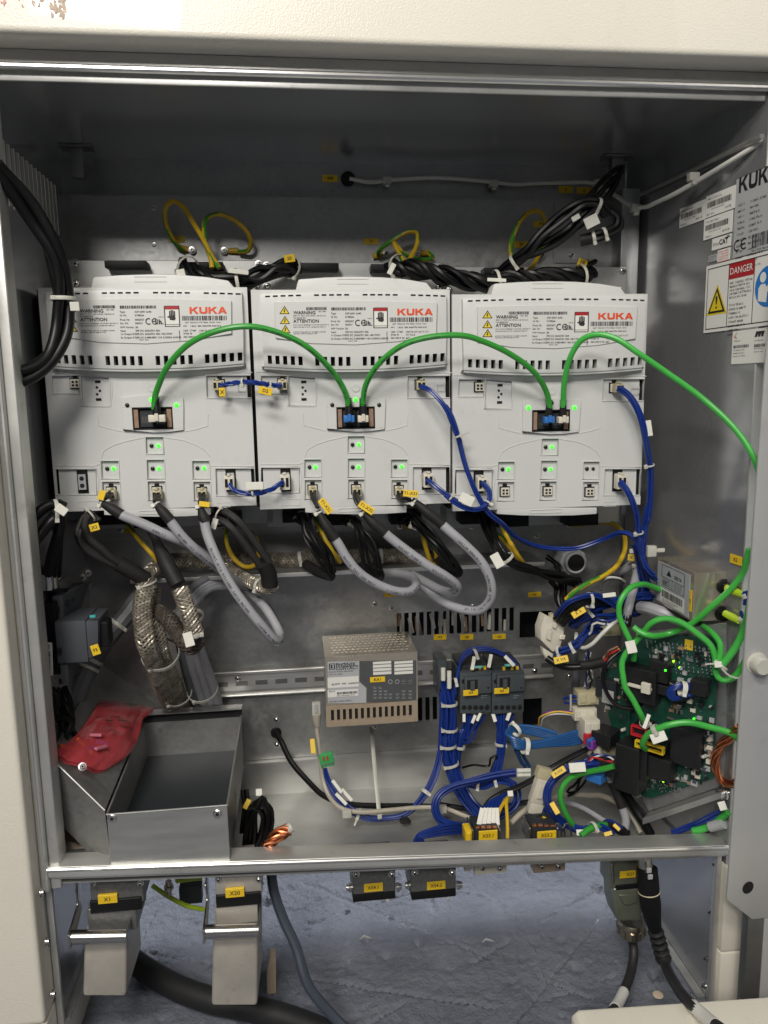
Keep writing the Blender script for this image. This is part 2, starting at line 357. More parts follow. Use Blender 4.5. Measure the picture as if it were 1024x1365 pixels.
def plate(mb, fr, a0, a1, b0, b1, c, holes, depth, na=1, nb=1, warp=None, skirt=0., mi=0, mi_wall=None):
    """a flat or curved sheet with real openings; every opening has side walls"""
    mw = mi if mi_wall is None else mi_wall
    A = [a0+(a1-a0)*i/na for i in range(na+1)]; B = [b0+(b1-b0)*i/nb for i in range(nb+1)]
    for h in holes: A += [h[0], h[1]]; B += [h[2], h[3]]
    def uniq(L):
        L = sorted(L); o = [L[0]]
        for q in L[1:]:
            if q-o[-1] > 1e-6: o.append(q)
        return o
    A = uniq(A); B = uniq(B); wf = warp or (lambda a, b: (a, b, 0))
    def pt(a, b, cc): x, y, z = wf(a, b); return fr.p(x, y, cc+z)
    def solid(i, j):
        if i < 0 or j < 0 or i >= len(A)-1 or j >= len(B)-1: return None
        ca = (A[i]+A[i+1])/2; cb = (B[j]+B[j+1])/2
        return not any(h[0] < ca < h[1] and h[2] < cb < h[3] for h in holes)
    idx = {}
    def vid(i, j):
        if (i, j) not in idx: idx[(i, j)] = len(mb.v); mb.v.append(pt(A[i], B[j], c))
        return idx[(i, j)]
    def wall(p, q, away):
        k = len(mb.v); d = depth if away else skirt
        mb.v += [pt(*p, c), pt(*q, c), pt(*q, c-d), pt(*p, c-d)]; mb.f.append([k, k+1, k+2, k+3]); mb.mi.append(mw if away else mi)
    for i in range(len(A)-1):
        for j in range(len(B)-1):
            if not solid(i, j): continue
            mb.f.append([vid(i,j), vid(i+1,j), vid(i+1,j+1), vid(i,j+1)]); mb.mi.append(mi)
            for di, dj, p, q in ((-1,0,(A[i],B[j+1]),(A[i],B[j])),(1,0,(A[i+1],B[j]),(A[i+1],B[j+1])),(0,-1,(A[i],B[j]),(A[i+1],B[j])),(0,1,(A[i+1],B[j+1]),(A[i],B[j+1]))):
                sx = solid(i+di, j+dj)
                if sx is False: wall(p[::1], q, True)
                elif sx is None and skirt: wall(p, q, False)
    return mb

# ------------------------------------------------------------------ cables and what hangs on them
def resample(pts, n):
    L = [0.]
    for i in range(1, len(pts)): L.append(L[-1]+(pts[i]-pts[i-1]).length)
    out = []; j = 0
    for k in range(n+1):
        t = L[-1]*k/n
        while j < len(L)-2 and L[j+1] < t: j += 1
        s = (t-L[j])/max(L[j+1]-L[j], 1e-9); out.append(pts[j].lerp(pts[j+1], s))
    return out
def along(pts, t):
    q = resample(pts, 100); i = max(1, min(99, int(t*100))); return q[i], (q[i+1]-q[i-1]).normalized()
def cable(name, label, path, r, mt, group=None, n=10, cat='cable', step=.004):
    pts = spline(path, step); root = thing(name, label, cat, path[0], group)
    MB().tube(pts, r, n).build('sheath', mt, root); return root, pts
def earth(name, label, path, r, group=None, cat='earth wire'):
    pts = spline(path, .003); root = thing(name, label, cat, path[0], group)
    N = 10
    MB().tube(pts, r, N, mfun=lambda i, j: 1 if ((j+i//5) % N) in (0,1,2) else 0).build('sheath', ['yellow','earth_green'], root); return root, pts
def bundle(root, path, n, r, mt, R=None, twist=0., name='wire', seed=1, sides=7, wob=.25, ends=None):
    """n separate wires that run side by side along one path, each its own part"""
    pts = resample(spline(path, .005), max(10, int(sum((path[i+1]-path[i]).length for i in range(len(path)-1))/.005))); fr = frames(pts); rnd = random.Random(seed); out = []
    if R is None: R = r*(1.0 if n == 2 else 1.16 if n == 3 else 1.45 if n == 4 else 1.1*math.sqrt(n))
    for k in range(n):
        if n <= 4: a0 = 2*math.pi*k/n; rad = R
        else: a0 = k*2.39996; rad = R*math.sqrt((k+.4)/n)
        ph = rnd.uniform(0, 6); fq = rnd.uniform(1.2, 2.6); w = []
        for i, (p, T, A, B) in enumerate(fr):
            u = i/(len(fr)-1); a = a0+twist*u*2*math.pi+wob*math.sin(ph+fq*u*6); w.append(p+A*(math.cos(a)*rad)+B*(math.sin(a)*rad))
        m_ = mt[k % len(mt)] if isinstance(mt, (list, tuple)) else mt
        MB().tube(w, r, sides).build(name, m_, root); out.append(w)
    return pts
def jacket_print(root, pts, r, t0, t1, mt='print_black', h=None):
    """rows of tiny characters printed along the side of a jacket"""
    n = 200; q = resample(pts, n); mb = MB(); h = h or r*.55; rnd = random.Random(len(pts)); i = int(t0*n); L = sum((q[k+1]-q[k]).length for k in range(n))/n; word = 6
    s = int(t0*n)*L; end = int(t1*n)*L
    while s < end:
        k = min(n-1, int(s/L)); p = q[k].lerp(q[k+1], s/L-k); T = (q[k+1]-q[k]).normalized(); d = CAM-p; d = (d-T*d.dot(T)).normalized(); S = T.cross(d)
        f = Fr(p+(d+S*.25).normalized()*(r+.00008), T, -S if S.z < 0 else S)
        for g in rnd.choice(_GLY): mb.frect(f, g[0]*h, (g[1]-.5)*h, g[2]*h, (g[3]-.5)*h, 0)
        s += h*.85; word -= 1
        if word == 0: s += h*rnd.choice((.8, .8, 5)); word = rnd.randint(3, 9)
    return mb.build('jacket_print', mt, root)
def tie(root, pts, t, R, mt='nylon', head=1, w=.0022, tail=0.):
    c, T = along(pts, t); mb = MB(); mb.ring(c, T, R, .0008, 20, 6, 0, flat=w/.0008*.6)
    if head:
        d = (CAM-c); d = d-T*d.dot(T); d.normalize(); s = T.cross(d)*head; q = c+(d*.7+s*.75).normalized()*(R+.0012)
        f = Fr(q, T, s); mb.fbox(f, -.0022, -.0022, .0022, .0022, -.0016, .0020)
        if tail: mb.fbox(f, -.0012, .002, .0012, .002+tail, -.0004, .0006)
    return mb.build('cable_tie', mt, root, bevel=.0003, seg=1)
def flag(root, c, wd, ht, ang, mt='tag_yellow', body=None, tilt=0., name='cable_tag', tsize=None):
    d = (CAM-V(c)).normalized(); a = math.radians(ang)
    rx = V((1,0,0)); rx = (rx-d*rx.dot(d)).normalized(); uz = d.cross(rx)
    ex = rx*math.cos(a)+uz*math.sin(a); ez = -rx*math.sin(a)+uz*math.cos(a)
    if tilt: ez = (ez+d*tilt).normalized()
    f = Fr(V(c)+d*.002, ex, ez); mb = MB().fbox(f, -wd/2, -ht/2, wd/2, ht/2, -.0006, .0006); o = mb.build(name, mt, root, bevel=.0004, seg=1)
    if body: text(body, tsize or ht*.62, f, 0, 0, 'print_black', o, bold=.012, c=.0009)
    return o
def dup(o, parent=None):
    c = o.copy(); COL.objects.link(c); c.parent = parent
    for ch in list(o.children): dup(ch, c)
    return c
def screw(parent, p, n, r=.0035, name='screw', mt='screw'):
    p = V(p); n = V(n).normalized(); mb = MB(); mb.lathe(p-n*.0005, n, [(0,r*1.5),(.0008,r*1.5),(.0009,r),(.003,r*.95),(.0036,r*.7)], 14)
    mb.lathe(p+n*.0032, n, [(0,r*.42),(.0006,r*.42)], 6, 1); return mb.build(name, [mt,'void'], parent)
# ------------------------------------------------------------------ the setting: workshop floor
XL, XR, ZC, YB, FL = -.287, .476, .302, .27, -.772
def make_floor():
    mt = bpy.data.materials.new('blue_floor'); mt.use_nodes = True; nt = mt.node_tree; N = nt.nodes; L = nt.links; b = N['Principled BSDF']
    tc = N.new('ShaderNodeTexCoord')
    def noise(sc, det, ro=.6):
        n = N.new('ShaderNodeTexNoise'); n.inputs['Scale'].default_value = sc; n.inputs['Detail'].default_value = det; n.inputs['Roughness'].default_value = ro; L.new(tc.outputs['Object'], n.inputs['Vector']); return n
    n1 = noise(7, 10, .7); r = N.new('ShaderNodeValToRGB'); L.new(n1.outputs['Fac'], r.inputs[0])
    r.color_ramp.elements[0].position = .32; r.color_ramp.elements[0].color = (.150,.164,.205,1); r.color_ramp.elements[1].position = .70; r.color_ramp.elements[1].color = (.240,.258,.308,1)
    n2 = noise(45, 10, .75); mr = N.new('ShaderNodeMapRange'); L.new(n2.outputs['Fac'], mr.inputs[0]); mr.inputs[1].default_value = .56; mr.inputs[2].default_value = .70; mr.inputs[4].default_value = .75
    mx = N.new('ShaderNodeMix'); mx.data_type = 'RGBA'; L.new(mr.outputs[0], mx.inputs[0]); L.new(r.outputs[0], mx.inputs[6]); mx.inputs[7].default_value = (.23,.23,.24,1)
    L.new(mx.outputs[2], b.inputs['Base Color']); b.inputs['Roughness'].default_value = .27
    n3 = noise(120, 10, .7); bp = N.new('ShaderNodeBump'); bp.inputs['Strength'].default_value = 1.0; bp.inputs['Distance'].default_value = .006; L.new(n3.outputs['Fac'], bp.inputs['Height']); L.new(bp.outputs[0], b.inputs['Normal'])
    MATS['floor'] = mt
    from mathutils import noise as mn
    vs, fs = [], []; nx, ny = 420, 300; x0, x1, y0, y1 = -.55, .85, -.25, .75
    for j in range(ny+1):
        for i in range(nx+1):
            x = x0+(x1-x0)*i/nx; y = y0+(y1-y0)*j/ny; q = V((x*22, y*22, 3.1))
            h = .0020*mn.fractal(q, 1, 2, 4) + .0015*mn.fractal(V((x*95, y*95, 4)), 1, 2, 4) - .010*max(0, mn.noise(V((x*30, y*30, 1)))-.46)*3 + .004*max(0, mn.noise(V((x*52, y*40, 6)))-.35)
            rz = .5+.5*mn.noise(V((x*6, y*6, 8)))
            for sc_, ph_, amp in ((2.4, 11., .0055), (3.4, 27., -.0050)):
                g = abs(mn.noise(V((x*sc_-y*sc_*.8+.05*mn.noise(V((x*60,y*60,2))), y*sc_+x*sc_*.7, ph_)))); h += amp*rz*max(0, .012-g)/.012
            for t_ in range(5):                                                                    # straight scratches in the coating
                a_, c_, l_ = ((.55,.10,.5),(-.8,.42,.3),(.3,.33,.45),(-.35,.22,.6),(.95,-.12,.35))[t_]; dd = abs(y-(a_*x+c_-.1)); h -= .0045*max(0, .0035-dd)/.0035*(mn.noise(V((x*9,t_*7.,0))) > -.05)
            edge = min(i, nx-i, j, ny-j)/8.; vs.append((x, y, FL+h*min(1, edge)))
    for j in range(ny):
        for i in range(nx): k = j*(nx+1)+i; fs.append((k, k+1, k+nx+2, k+nx+1))
    # the same sheet goes on, flat, round the rough part
    B = 9.; k = len(vs); vs += [(-B,-B,FL),(B,-B,FL),(B,B,FL),(-B,B,FL)]; c = [0, nx, (ny+1)*(nx+1)-1, ny*(nx+1)]
    fs += [(k,k+1,c[1],c[0]),(k+1,k+2,c[2],c[1]),(k+2,k+3,c[3],c[2]),(k+3,k,c[0],c[3])]
    # border vertices of the rough part lie on the straight edge, so the join is closed
    return struct(MB().add(vs, fs).build('floor', 'floor'))
make_floor()

# ------------------------------------------------------------------ the cabinet
CAB = thing('control_cabinet', 'open grey steel control cabinet with cream painted outer covers', 'cabinet', (.1, .13, FL))
fb = Fr((0, YB, 0)); fw = Fr((XR+.026-.0005, 0, 0), (.026,-.31,0)); fl = Fr((XL, .1, 0), (0,1,0))
# outer covers
MB().box((-.62,-.034,.3165), (.80,.40,.62)).build('top_cover', 'cream_paint', CAB, bevel=.006, seg=4)
MB().box((-.62,-.030,-.668), (-.2875,.40,.3155)).build('side_cover', 'cream_paint', CAB, bevel=.006, seg=4)
MB().box((-.62,-.030,-.80), (-.2875,.40,-.6705)).build('base_cover', 'cream_paint', CAB, bevel=.004, seg=3)
fc = Fr((0,-.0342,0)); sc = MB(); rnd = random.Random(4)
for k in range(46):
    gx = rnd.choice((6, 26, 44, 56, 70, 82, 84, 80, 78)); x = gx+rnd.gauss(0, 3.2); y = rnd.uniform(-6, 22) if gx > 60 else rnd.uniform(-6, 9); a, b = fc.uv('A', x, y)
    rr = rnd.uniform(.0006, .0022); n = 7; ph = rnd.uniform(0, 3); el = rnd.uniform(1, 2.6)
    sc.flat(fc, [(a+rr*rnd.uniform(.5,1.1)*math.cos(ph+t*2*math.pi/n), b+el*rr*rnd.uniform(.5,1.1)*math.sin(ph+t*2*math.pi/n)) for t in range(n)], .0001+eps(), 1 if gx == 6 else 0)
sc.build('worn_print', ['scuff','scuff_red'], CAB)
# frame
tr = MB().box((-.30,-.001,.300), (.62,.030,.3160)); tr.box((-.2855,.004,.2905), (.50,.007,.300)); tr.build('top_rail', 'frame_steel', CAB, bevel=.001)
MB().tube([V((-.32,-.002,.3010)), V((.62,-.002,.3010))], .0034, 10).build('rail_edge', 'rail_steel', CAB)  # rolled edge in paler steel, its highlight put into the colour
lr = MB().box((-.2872,-.006,-.53), (-.2790,.030,.2990)); lr.box((-.2790,.000,-.53), (-.2680,.0265,.2985)); lr.build('side_rail', 'frame_steel', CAB, bevel=.0022, seg=3)
MB().tube([V((-.2835,-.0062,-.515)), V((-.2835,-.0062,.298))], .0016, 8).build('rail_edge', 'rail_steel', CAB)  # ridge in paler steel that draws the bright highlight down the rail
l0, r0 = P('A', 56, 1157, -.004), P('A', 972, 1127, -.004)
rb = MB().hexa([l0+V((0,0,-.013)), r0+V((0,0,-.013)), r0+V((0,.028,-.013)), l0+V((0,.028,-.013)), l0, r0, r0+V((0,.028,0)), l0+V((0,.028,0))])
rb.hexa([l0+V((.0,.004,-.0175)), r0+V((0,.004,-.0175)), r0+V((0,.026,-.0175)), l0+V((0,.026,-.0175)), l0+V((0,.004,-.0131)), r0+V((0,.004,-.0131)), r0+V((0,.026,-.0131)), l0+V((0,.026,-.0131))])
rb.build('bottom_rail', 'frame_steel', CAB, bevel=.0025, seg=3)
MB().tube([l0+V((.004,.0004,-.0030)), r0+V((0,.0004,-.0030))], .0024, 10).build('rail_edge', 'rail_steel', CAB)  # paler bead set along the edge as the rail's highlight line
a = P('A', 66, 1143, .02); MB().prism([a+V((-.004,-.014,.0005)), a+V((.044,-.014,-.0015)), a+V((.052,.012,-.0015)), a+V((-.004,.012,.0005))], (0,0,.0012)).build('corner_plate', 'pipe_steel', CAB, bevel=.0004, seg=1)
MB().box((.5035,.0005,-.55), (.5265,.0300,.2995)).build('side_rail', 'frame_steel', CAB, bevel=.002)
MB().box((.5015,-.003,-.55), (.5130,.0002,.2990)).build('wall_flange', 'frame_steel', CAB, bevel=.0006, seg=1)
# inner walls
wl = MB()
slots = []
for i in range(14):
    y0 = .055+i*.0145; slots.append((y0-.1, y0-.1+.0055, .197, .262))
plate(wl, fl, -.10, .20, -.60, .315, 0, slots, .0025, mi=0)
wl.build('side_wall', 'galv_side', CAB)
lou = MB()
for s_ in slots: lou.fbox(fl, s_[1]+.0006, s_[2]+.002, s_[1]+.0030, s_[3]-.002, -.0004, .0035)
lou.build('louvre', 'rail_steel', CAB, bevel=.0006, seg=1)
MB().fbox(fl, -.1, .18, .2, .28, -.02, -.015).build('duct_wall', 'pipe_steel', CAB)
MB().hexa([(XR+.026,.0,-.60),(XR+.03,.0,-.60),(XR+.003,.31,-.60),(XR,.31,-.60),(XR+.026,.0,.315),(XR+.03,.0,.315),(XR+.003,.31,.315),(XR,.31,.315)]).build('side_wall', 'galv_side', CAB)
MB().box((XL,.008,ZC), (XR+.024,.31,ZC+.003)).build('ceiling', 'galv_side', CAB)
# back: recessed strip at the top, then the mounting plate with its openings
MB().box((XL,YB+.022,.24), (XR,YB+.025,.315)).build('top_strip', 'galv', CAB)
ho = []
def bh(v, x0, y0, x1, y1):
    a0, b1 = fb.uv(v, x0, y0); a1, b0 = fb.uv(v, x1, y1); ho.append((a0, a1, b0, b1)); return ho[-1]
x = 408
zt = fb.uv('u3', 740, 566)[1]; zb = fb.uv('u3', 740, 680)[1]
for i in range(16):
    a0 = fb.uv('u3', 545+i*36.6, 620)[0]; a1 = fb.uv('u3', 567+i*36.6, 620)[0]; ho.append((a0, a1, zb, zt))
zt = fb.uv('b2', 510, 305)[1]; zb = fb.uv('b2', 510, 410)[1]
for i in range(7):
    a0 = fb.uv('b2', 368+i*33.5, 360)[0]; a1 = fb.uv('b2', 388+i*33.5, 360)[0]; ho.append((a0, a1, zb, zt))
bh('A', 693, 816, 735, 848); bh('A', 697, 932, 722, 966)
pl = MB(); plate(pl, fb, XL, XR, -.60, .2525, 0, ho, .002, na=1, nb=1)
pl.frect(fb, XL, .2525, XR, .2526, -.0001)
pl.build('mounting_plate', 'galv', CAB)
MB().box((XL,YB,.2522), (XR,YB+.022,.2535)).build('plate_ledge', 'galv', CAB)
MB().fbox(fb, XL, -.56, XR, -.2, -.075, -.07).build('rear_wall', 'black', CAB)  # black sheet paints the unlit void behind the plate's openings
vis = MB(); rnd = random.Random(11)
for k in range(16):
    a, b = fb.uv('u3', rnd.uniform(560, 1090), rnd.uniform(620, 675)); vis.cyl(fb.p(a, b-.01, -.02), fb.p(a+rnd.uniform(-.004,.004), b+.012, -.022), rnd.uniform(.002,.004), 8, rnd.choice((0,0,1)))
vis.build('rear_terminals', ['connector_white','tan_copper'], CAB)
# lower step band, pan
MB().box((XL,YB-.010,-.592), (XR,YB-.0005,-.531)).build('step_band', 'galv_bright', CAB, bevel=.001)
pn = MB(); pn.hexa([(XL,.098,-.585),(XR+.016,.075,-.602),(XR,YB,-.602),(XL,YB,-.585),(XL,.098,-.576),(XR+.016,.075,-.593),(XR,YB,-.593),(XL,YB,-.576)]); pn.build('bottom_pan', 'galv_bright', CAB)
# ledge under the drives: shallow channel with the light on its front lip put into paler steel
zs = -.2365
MB().box((-.215,.197,zs-.0012), (.335,YB-.0005,zs+.0006)).build('cable_shelf', 'galv', CAB)
MB().box((-.215,.1945,zs-.004), (.335,.1968,zs+.0012)).build('shelf_lip', 'rail_steel', CAB, bevel=.0006)
MB().box((XL+.002,YB-.006,-.196), (.335,YB-.0005,-.168)).build('support_strip', 'galv_bright', CAB, bevel=.001)
# DIN rail
zr = -.4085
dr = MB(); dr.box((-.165,YB-.010,zr-.0175), (.372,YB-.008,zr+.0175)); dr.box((-.165,YB-.010,zr-.013), (.372,YB-.0005,zr-.011)); dr.box((-.165,YB-.010,zr+.011), (.372,YB-.0005,zr+.013)); dr.build('din_rail', 'rail_steel', CAB, bevel=.0006, seg=1)
dc = MB(); dc.box((-.1655,YB-.0098,zr-.0105), (.3722,YB-.0088,zr+.0105)); 
MB().tube([V((-.165,YB-.0112,zr-.0172)), V((.372,YB-.0112,zr-.0172))], .0022, 8).build('rail_flange', 'rail_steel', CAB)
MB().tube([V((-.165,YB-.0108,zr+.0168)), V((.372,YB-.0108,zr+.0168))], .0012, 8).build('rail_flange', 'rail_steel', CAB)
so = MB()
for i in range(19): so.box((-.15+i*.028,YB-.0104,zr-.0035), (-.133+i*.028,YB-.0101,zr+.0035))
so.build('rail_slots', 'pipe_steel', CAB)
for v, x, y in (('f',812,677),('b2',1000,185),('u4',320,232),('r1',65,690),('r1',300,722),('k',78,160),('k',432,183),('k',80,250),('t1',22,128),('t1',26,355),('f',290,322),('u3',437,531),('u3',520,549),('u3',790,482),('u3',917,541),('u3',475,123),('u3',560,152),('u3',910,152),('u2',500,222),('u4',410,138)):
    d_ = YB-.0105 if (v, x) in (('f',812),('b2',1000),('r1',65)) else YB-.0055 if v in ('u3','u2') and y < 240 else YB; screw(CAB, P(v, x, y, d_), (0,-1,0), .0030 if v != 't1' else .002)
# plates let into the upper back panel, hooks
for x0, y0, x1, y1, h in ((415,555,615,645,1),(420,300,600,380,0)):
    a0, b1 = fb.uv('t3', x0, y0); a1, b0 = fb.uv('t3', x1, y1); MB().fbox(fb, a0, b0, a1, b1, .0002, .0016).build('cover_plate', 'galv', CAB, bevel=.0005, seg=1)
    if h: screw(CAB, fb.at('t3', 518, 598, .002), (0,-1,0), .0032)
for (v, x, y, d_) in (('A',103,203,.24),('A',822,222,.24)):
    q = P(v, x, y, d_); q.z = ZC; h = MB(); h.fbox(Fr(q, (1,0,0), (0,1,0)), -.020, -.012, .020, .012, -.0005, .0025) if False else h.box((q.x-.020,q.y-.012,ZC-.0028), (q.x+.020,q.y+.012,ZC-.0004))
    h.hexa([q+V((-.0075,-.004,-.037)), q+V((.0065,-.004,-.037)), q+V((.0065,.006,-.037)), q+V((-.0075,.006,-.037)), q+V((-.009,-.006,-.0029)), q+V((.008,-.006,-.0029)), q+V((.008,.008,-.0029)), q+V((-.009,.008,-.0029))]); h.build('lifting_lug', 'pipe_steel', CAB, bevel=.0015)
MB().box((XR-.026,YB-.03,-.15), (XR-.0005,YB+.02,.262)).build('corner_post', 'galv', CAB, bevel=.002)
MB().tube([V((XR+.020,.0,.2545)), V((XR-.004,YB+.02,.2545))], .003, 8).build('wall_ledge', 'galv_bright', CAB)
# small yellow plates fixed to the sheet metal, with their lettering
def plate_tag(fr, v, x, y, wpx, hpx, body=None, rot=0):
    s_ = VIEWS[v][2]; a, b = fr.uv(v, x, y); k = (fr.p(a, b)-CAM).dot(FWD)/FPX/s_; wd = wpx*k; ht = hpx*k
    if abs(fr.n.x) > .5: wd *= 1.9
    o = MB().fbox(fr, a-wd/2, b-ht/2, a+wd/2, b+ht/2, .0002, .0010).build('marker_plate', 'tag_yellow', CAB, bevel=.0003, seg=1)
    if body: text(body, ht*.55, fr, a, b, 'print_black', o, bold=.015, c=.0014)
fs_ = Fr((0, YB+.0217, 0))
plate_tag(fs_, 'A', 440, 238, 21, 9, 'XP8'); plate_tag(fs_, 't3', 487, 226, 86, 38, 'X'); plate_tag(fs_, 't3', 590, 232, 86, 38, 'X')
plate_tag(fb, 't1', 168, 320, 98, 40, 'E1'); plate_tag(fb, 't2', 110, 142, 90, 36, 'E2'); plate_tag(fb, 't3', 342, 421, 82, 34, 'E4'); plate_tag(fb, 't3', 235, 538, 84, 36, 'E3'); plate_tag(fb, 't3', 342, 510, 82, 34)
plate_tag(fb, 'u3', 515, 483, 66, 26, 'K41'); plate_tag(fb, 'u4', 310, 565, 78, 30, 'G3'); plate_tag(fb, 'b2', 569, 31, 60, 27, 'K3'); plate_tag(fb, 'b2', 690, 31, 62, 27, 'Q8'); plate_tag(fb, 'b2', 838, 29, 62, 25, 'Q6')
plate_tag(fw, 'r2', 812, 132, 66, 62, 'K2')
# ---- signs on the right-hand wall
def wall_label(v, x0, y0, x1, y1, mt, c0=.0002, c1=.0006, a1=None, name='sticker', fr=fw):
    a0, b1 = fr.uv(v, x0, y0); aa, b0 = fr.uv(v, x1, y1); a1 = aa if a1 is None else a0+a1
    return MB().fbox(fr, a0, b0, a1, b1, c0, c1).build(name, mt, CAB), a0, b0, a1, b1
for q, seed in (((132,287,293,352),1),((303,206,490,277),2),((290,356,470,432),3)):
    o, a0, b0, a1, b1 = wall_label('s', *q, 'paper'); pr = MB(); wd, h = a1-a0, b1-b0
    greek(pr, fw, a0+wd*.08, b1-h*.22, wd*.45, h*.09, c=.0006); barcode(pr, fw, a0+wd*.06, b1-h*.58, a1-wd*.12, b1-h*.32, c=.0006); greek(pr, fw, a0+wd*.2, b1-h*.70, wd*.45, h*.06, c=.0006); greek(pr, fw, a0+wd*.06, b0+h*.08, wd*.25, h*.09, c=.0006); greek(pr, fw, a0+wd*.68, b0+h*.12, wd*.22, h*.11, c=.0006)
    pr.build('print', 'print_black', o)
o, a0, b0, a1, b1 = wall_label('s', 342, 482, 462, 522, 'paper'); text('Ether', (b1-b0)*.40, fw, a0+(a1-a0)*.24, (b0+b1)/2-.0005, 'print_grey', o, c=.0009); text('CAT', (b1-b0)*.62, fw, a0+(a1-a0)*.63, (b0+b1)/2, 'print_black', o, bold=.03, c=.0009)
pr = MB(); pr.frect(fw, a0+(a1-a0)*.68, b1-.0032, a1-.001, b1-.0024, .0008); pr.frect(fw, a0+(a1-a0)*.78, b1-.0018, a1-.003, b1-.0010, .0008); pr.build('print', 'print_black', o)
o, a0, b0, a1, b1 = wall_label('s', 378, 556, 455, 612, 'paper'); pr = MB()
for k in range(5): greek(pr, fw, a0+.002, b1-.003-k*.0028, (a1-a0)-.004, .0016, c=.0006)
pr.build('print', 'print_red', o)
o, a0, b0, a1, b1 = wall_label('s', 318, 592, 372, 622, 'paper_grey'); pr = MB()
for k in range(3): greek(pr, fw, a0+.001, b1-.0025-k*.0026, (a1-a0)-.002, .0014, c=.0006)
pr.build('print', 'print_black', o)
o, a0, b0, a1, b1 = wall_label('s', 500, 96, 466, 610, 'paper_grey', a1=.105, name='rating_plate')
pr = MB(); la, lb = fw.uv('s', 514, 185); lh = .0165; logo_letters(pr, fw, la, lb, la+.064, lb+lh, .0006)
for k in range(12):
    bb = b1-.030-k*.0062
    greek(pr, fw, a0+.006, bb, .013, .0026, c=.0006); greek(pr, fw, a0+.026, bb, random.uniform(.014, .026), .0026, c=.0006); greek(pr, fw, a0+.062, bb, random.uniform(.012,.03), .0026, c=.0006)
ca, cb = fw.uv('s', 480, 568); ce_mark(pr, fw, ca, cb, .0125, .0006); ba, bb = fw.uv('s', 600, 540); barcode(pr, fw, ba, bb, ba+.05, bb+.014, c=.0006); greek(pr, fw, ba, bb-.004, .04, .002, c=.0006); pr.build('print', 'print_black', o)
# DANGER sign
o, a0, b0, a1, b1 = wall_label('s', 305, 660, 278, 1094, 'paper', a1=.128, name='danger_sign')
pr = MB(); t_ = .0011
def at_s(x, y): return fw.uv('s', x, y)
ia0, ib1, ib0, ia1 = a0+.0035, b1-.0035, b0+.0035, a1-.0035
for r_ in ((ia0,ib0,ia1,ib0+t_),(ia0,ib1-t_,ia1,ib1),(ia0,ib0,ia0+t_,ib1),(ia1-t_,ib0,ia1,ib1)): pr.frect(fw, *r_, .0006+eps())
c1_ = at_s(455,640)[0]; c2_ = at_s(622,600)[0]
pr.frect(fw, c1_-t_/2, ib0+t_, c1_+t_/2, ib1-t_, .0006+eps()); pr.frect(fw, c2_-t_/2, ib0+t_, c2_+t_/2, ib1-t_, .0006+eps())
for k in range(5): greek(pr, fw, c1_+.003, b1-.0265-k*.0040, (c2_-c1_)*random.uniform(.72,.92), .0026, c=.0006)
for k in range(8): greek(pr, fw, c1_+.003, b1-.051-k*.0046, (c2_-c1_)*random.uniform(.4,.85), .0026, c=.0006)
pr.build('print', 'print_black', o)
rd = MB(); rd.frect(fw, c1_+t_/2, ib1-.0175, c2_-t_/2, ib1-t_, .0009); rd.build('red_header', 'sign_red', o); text('DANGER', .0105, fw, (c1_+c2_)/2, ib1-.0095, 'paper', o, bold=.006, c=.0013, squash=.92)
tcx, tcy = (ia0+c1_)/2, (ib0+ib1)/2-.002; tw = (c1_-ia0)*.44; th = tw*.90
ty = MB(); ty.flat(fw, [(tcx-tw,tcy-th),(tcx+tw,tcy-th),(tcx,tcy+th)], .0008); ty.flat(fw, [(tcx-tw*1.1,tcy-th*1.08),(tcx+tw*1.1,tcy-th*1.08),(tcx,tcy+th*1.12)], .00075); ty.build('triangle', 'sign_yellow', o)
tb = MB(); tb.flat(fw, [(tcx-tw*.92,tcy-th*.95),(tcx+tw*.92,tcy-th*.95),(tcx,tcy+th*.88)], .0010); tb.build('triangle_border', 'print_black', o)
ti = MB(); ti.flat(fw, [(tcx-tw*.68,tcy-th*.80),(tcx+tw*.68,tcy-th*.80),(tcx,tcy+th*.56)], .0012); ti.build('triangle', 'sign_yellow', o)
te = MB(); te.flat(fw, [(tcx-tw*.055,tcy-th*.35),(tcx+tw*.055,tcy-th*.35),(tcx+tw*.11,tcy+th*.18),(tcx,tcy+th*.27),(tcx-tw*.11,tcy+th*.18)], .0014); te.flat(fw, [(tcx+tw*.085*math.cos(k*.785),tcy-th*.57+th*.1*math.sin(k*.785)) for k in range(8)], .0014); te.build('exclamation_mark', 'print_black', o)
bl = MB(); bcx = c2_+.024; bcy = (ib0+ib1)/2+.002; bl.flat(fw, [(bcx+.0215*math.cos(k*.2618),bcy+.0215*math.sin(k*.2618)) for k in range(24)], .0008); bl.build('blue_disc', 'sign_blue', o)
bw = MB(); bw.flat(fw, [(bcx-.009+.0050*math.cos(k*.6283),bcy+.010+.0056*math.sin(k*.6283)) for k in range(10)], .0010)
bw.flat(fw, [(bcx-.0155,bcy-.014),(bcx-.002,bcy-.0165),(bcx-.001,bcy-.006),(bcx+.006,bcy+.001),(bcx+.004,bcy+.0045),(bcx-.003,bcy-.0005),(bcx-.005,bcy+.003),(bcx-.012,bcy+.003),(bcx-.0155,bcy-.001)], .0010)
bw.flat(fw, [(bcx+.004,bcy-.004),(bcx+.013,bcy-.006),(bcx+.014,bcy+.008),(bcx+.008,bcy+.0085)], .0010); bw.build('reader_pictogram', 'paper', o)
o, a0, b0, a1, b1 = wall_label('s', 478, 1082, 690, 1282, 'paper', c0=.0007, c1=.0010); pr = MB(); wd, h = a1-a0, b1-b0
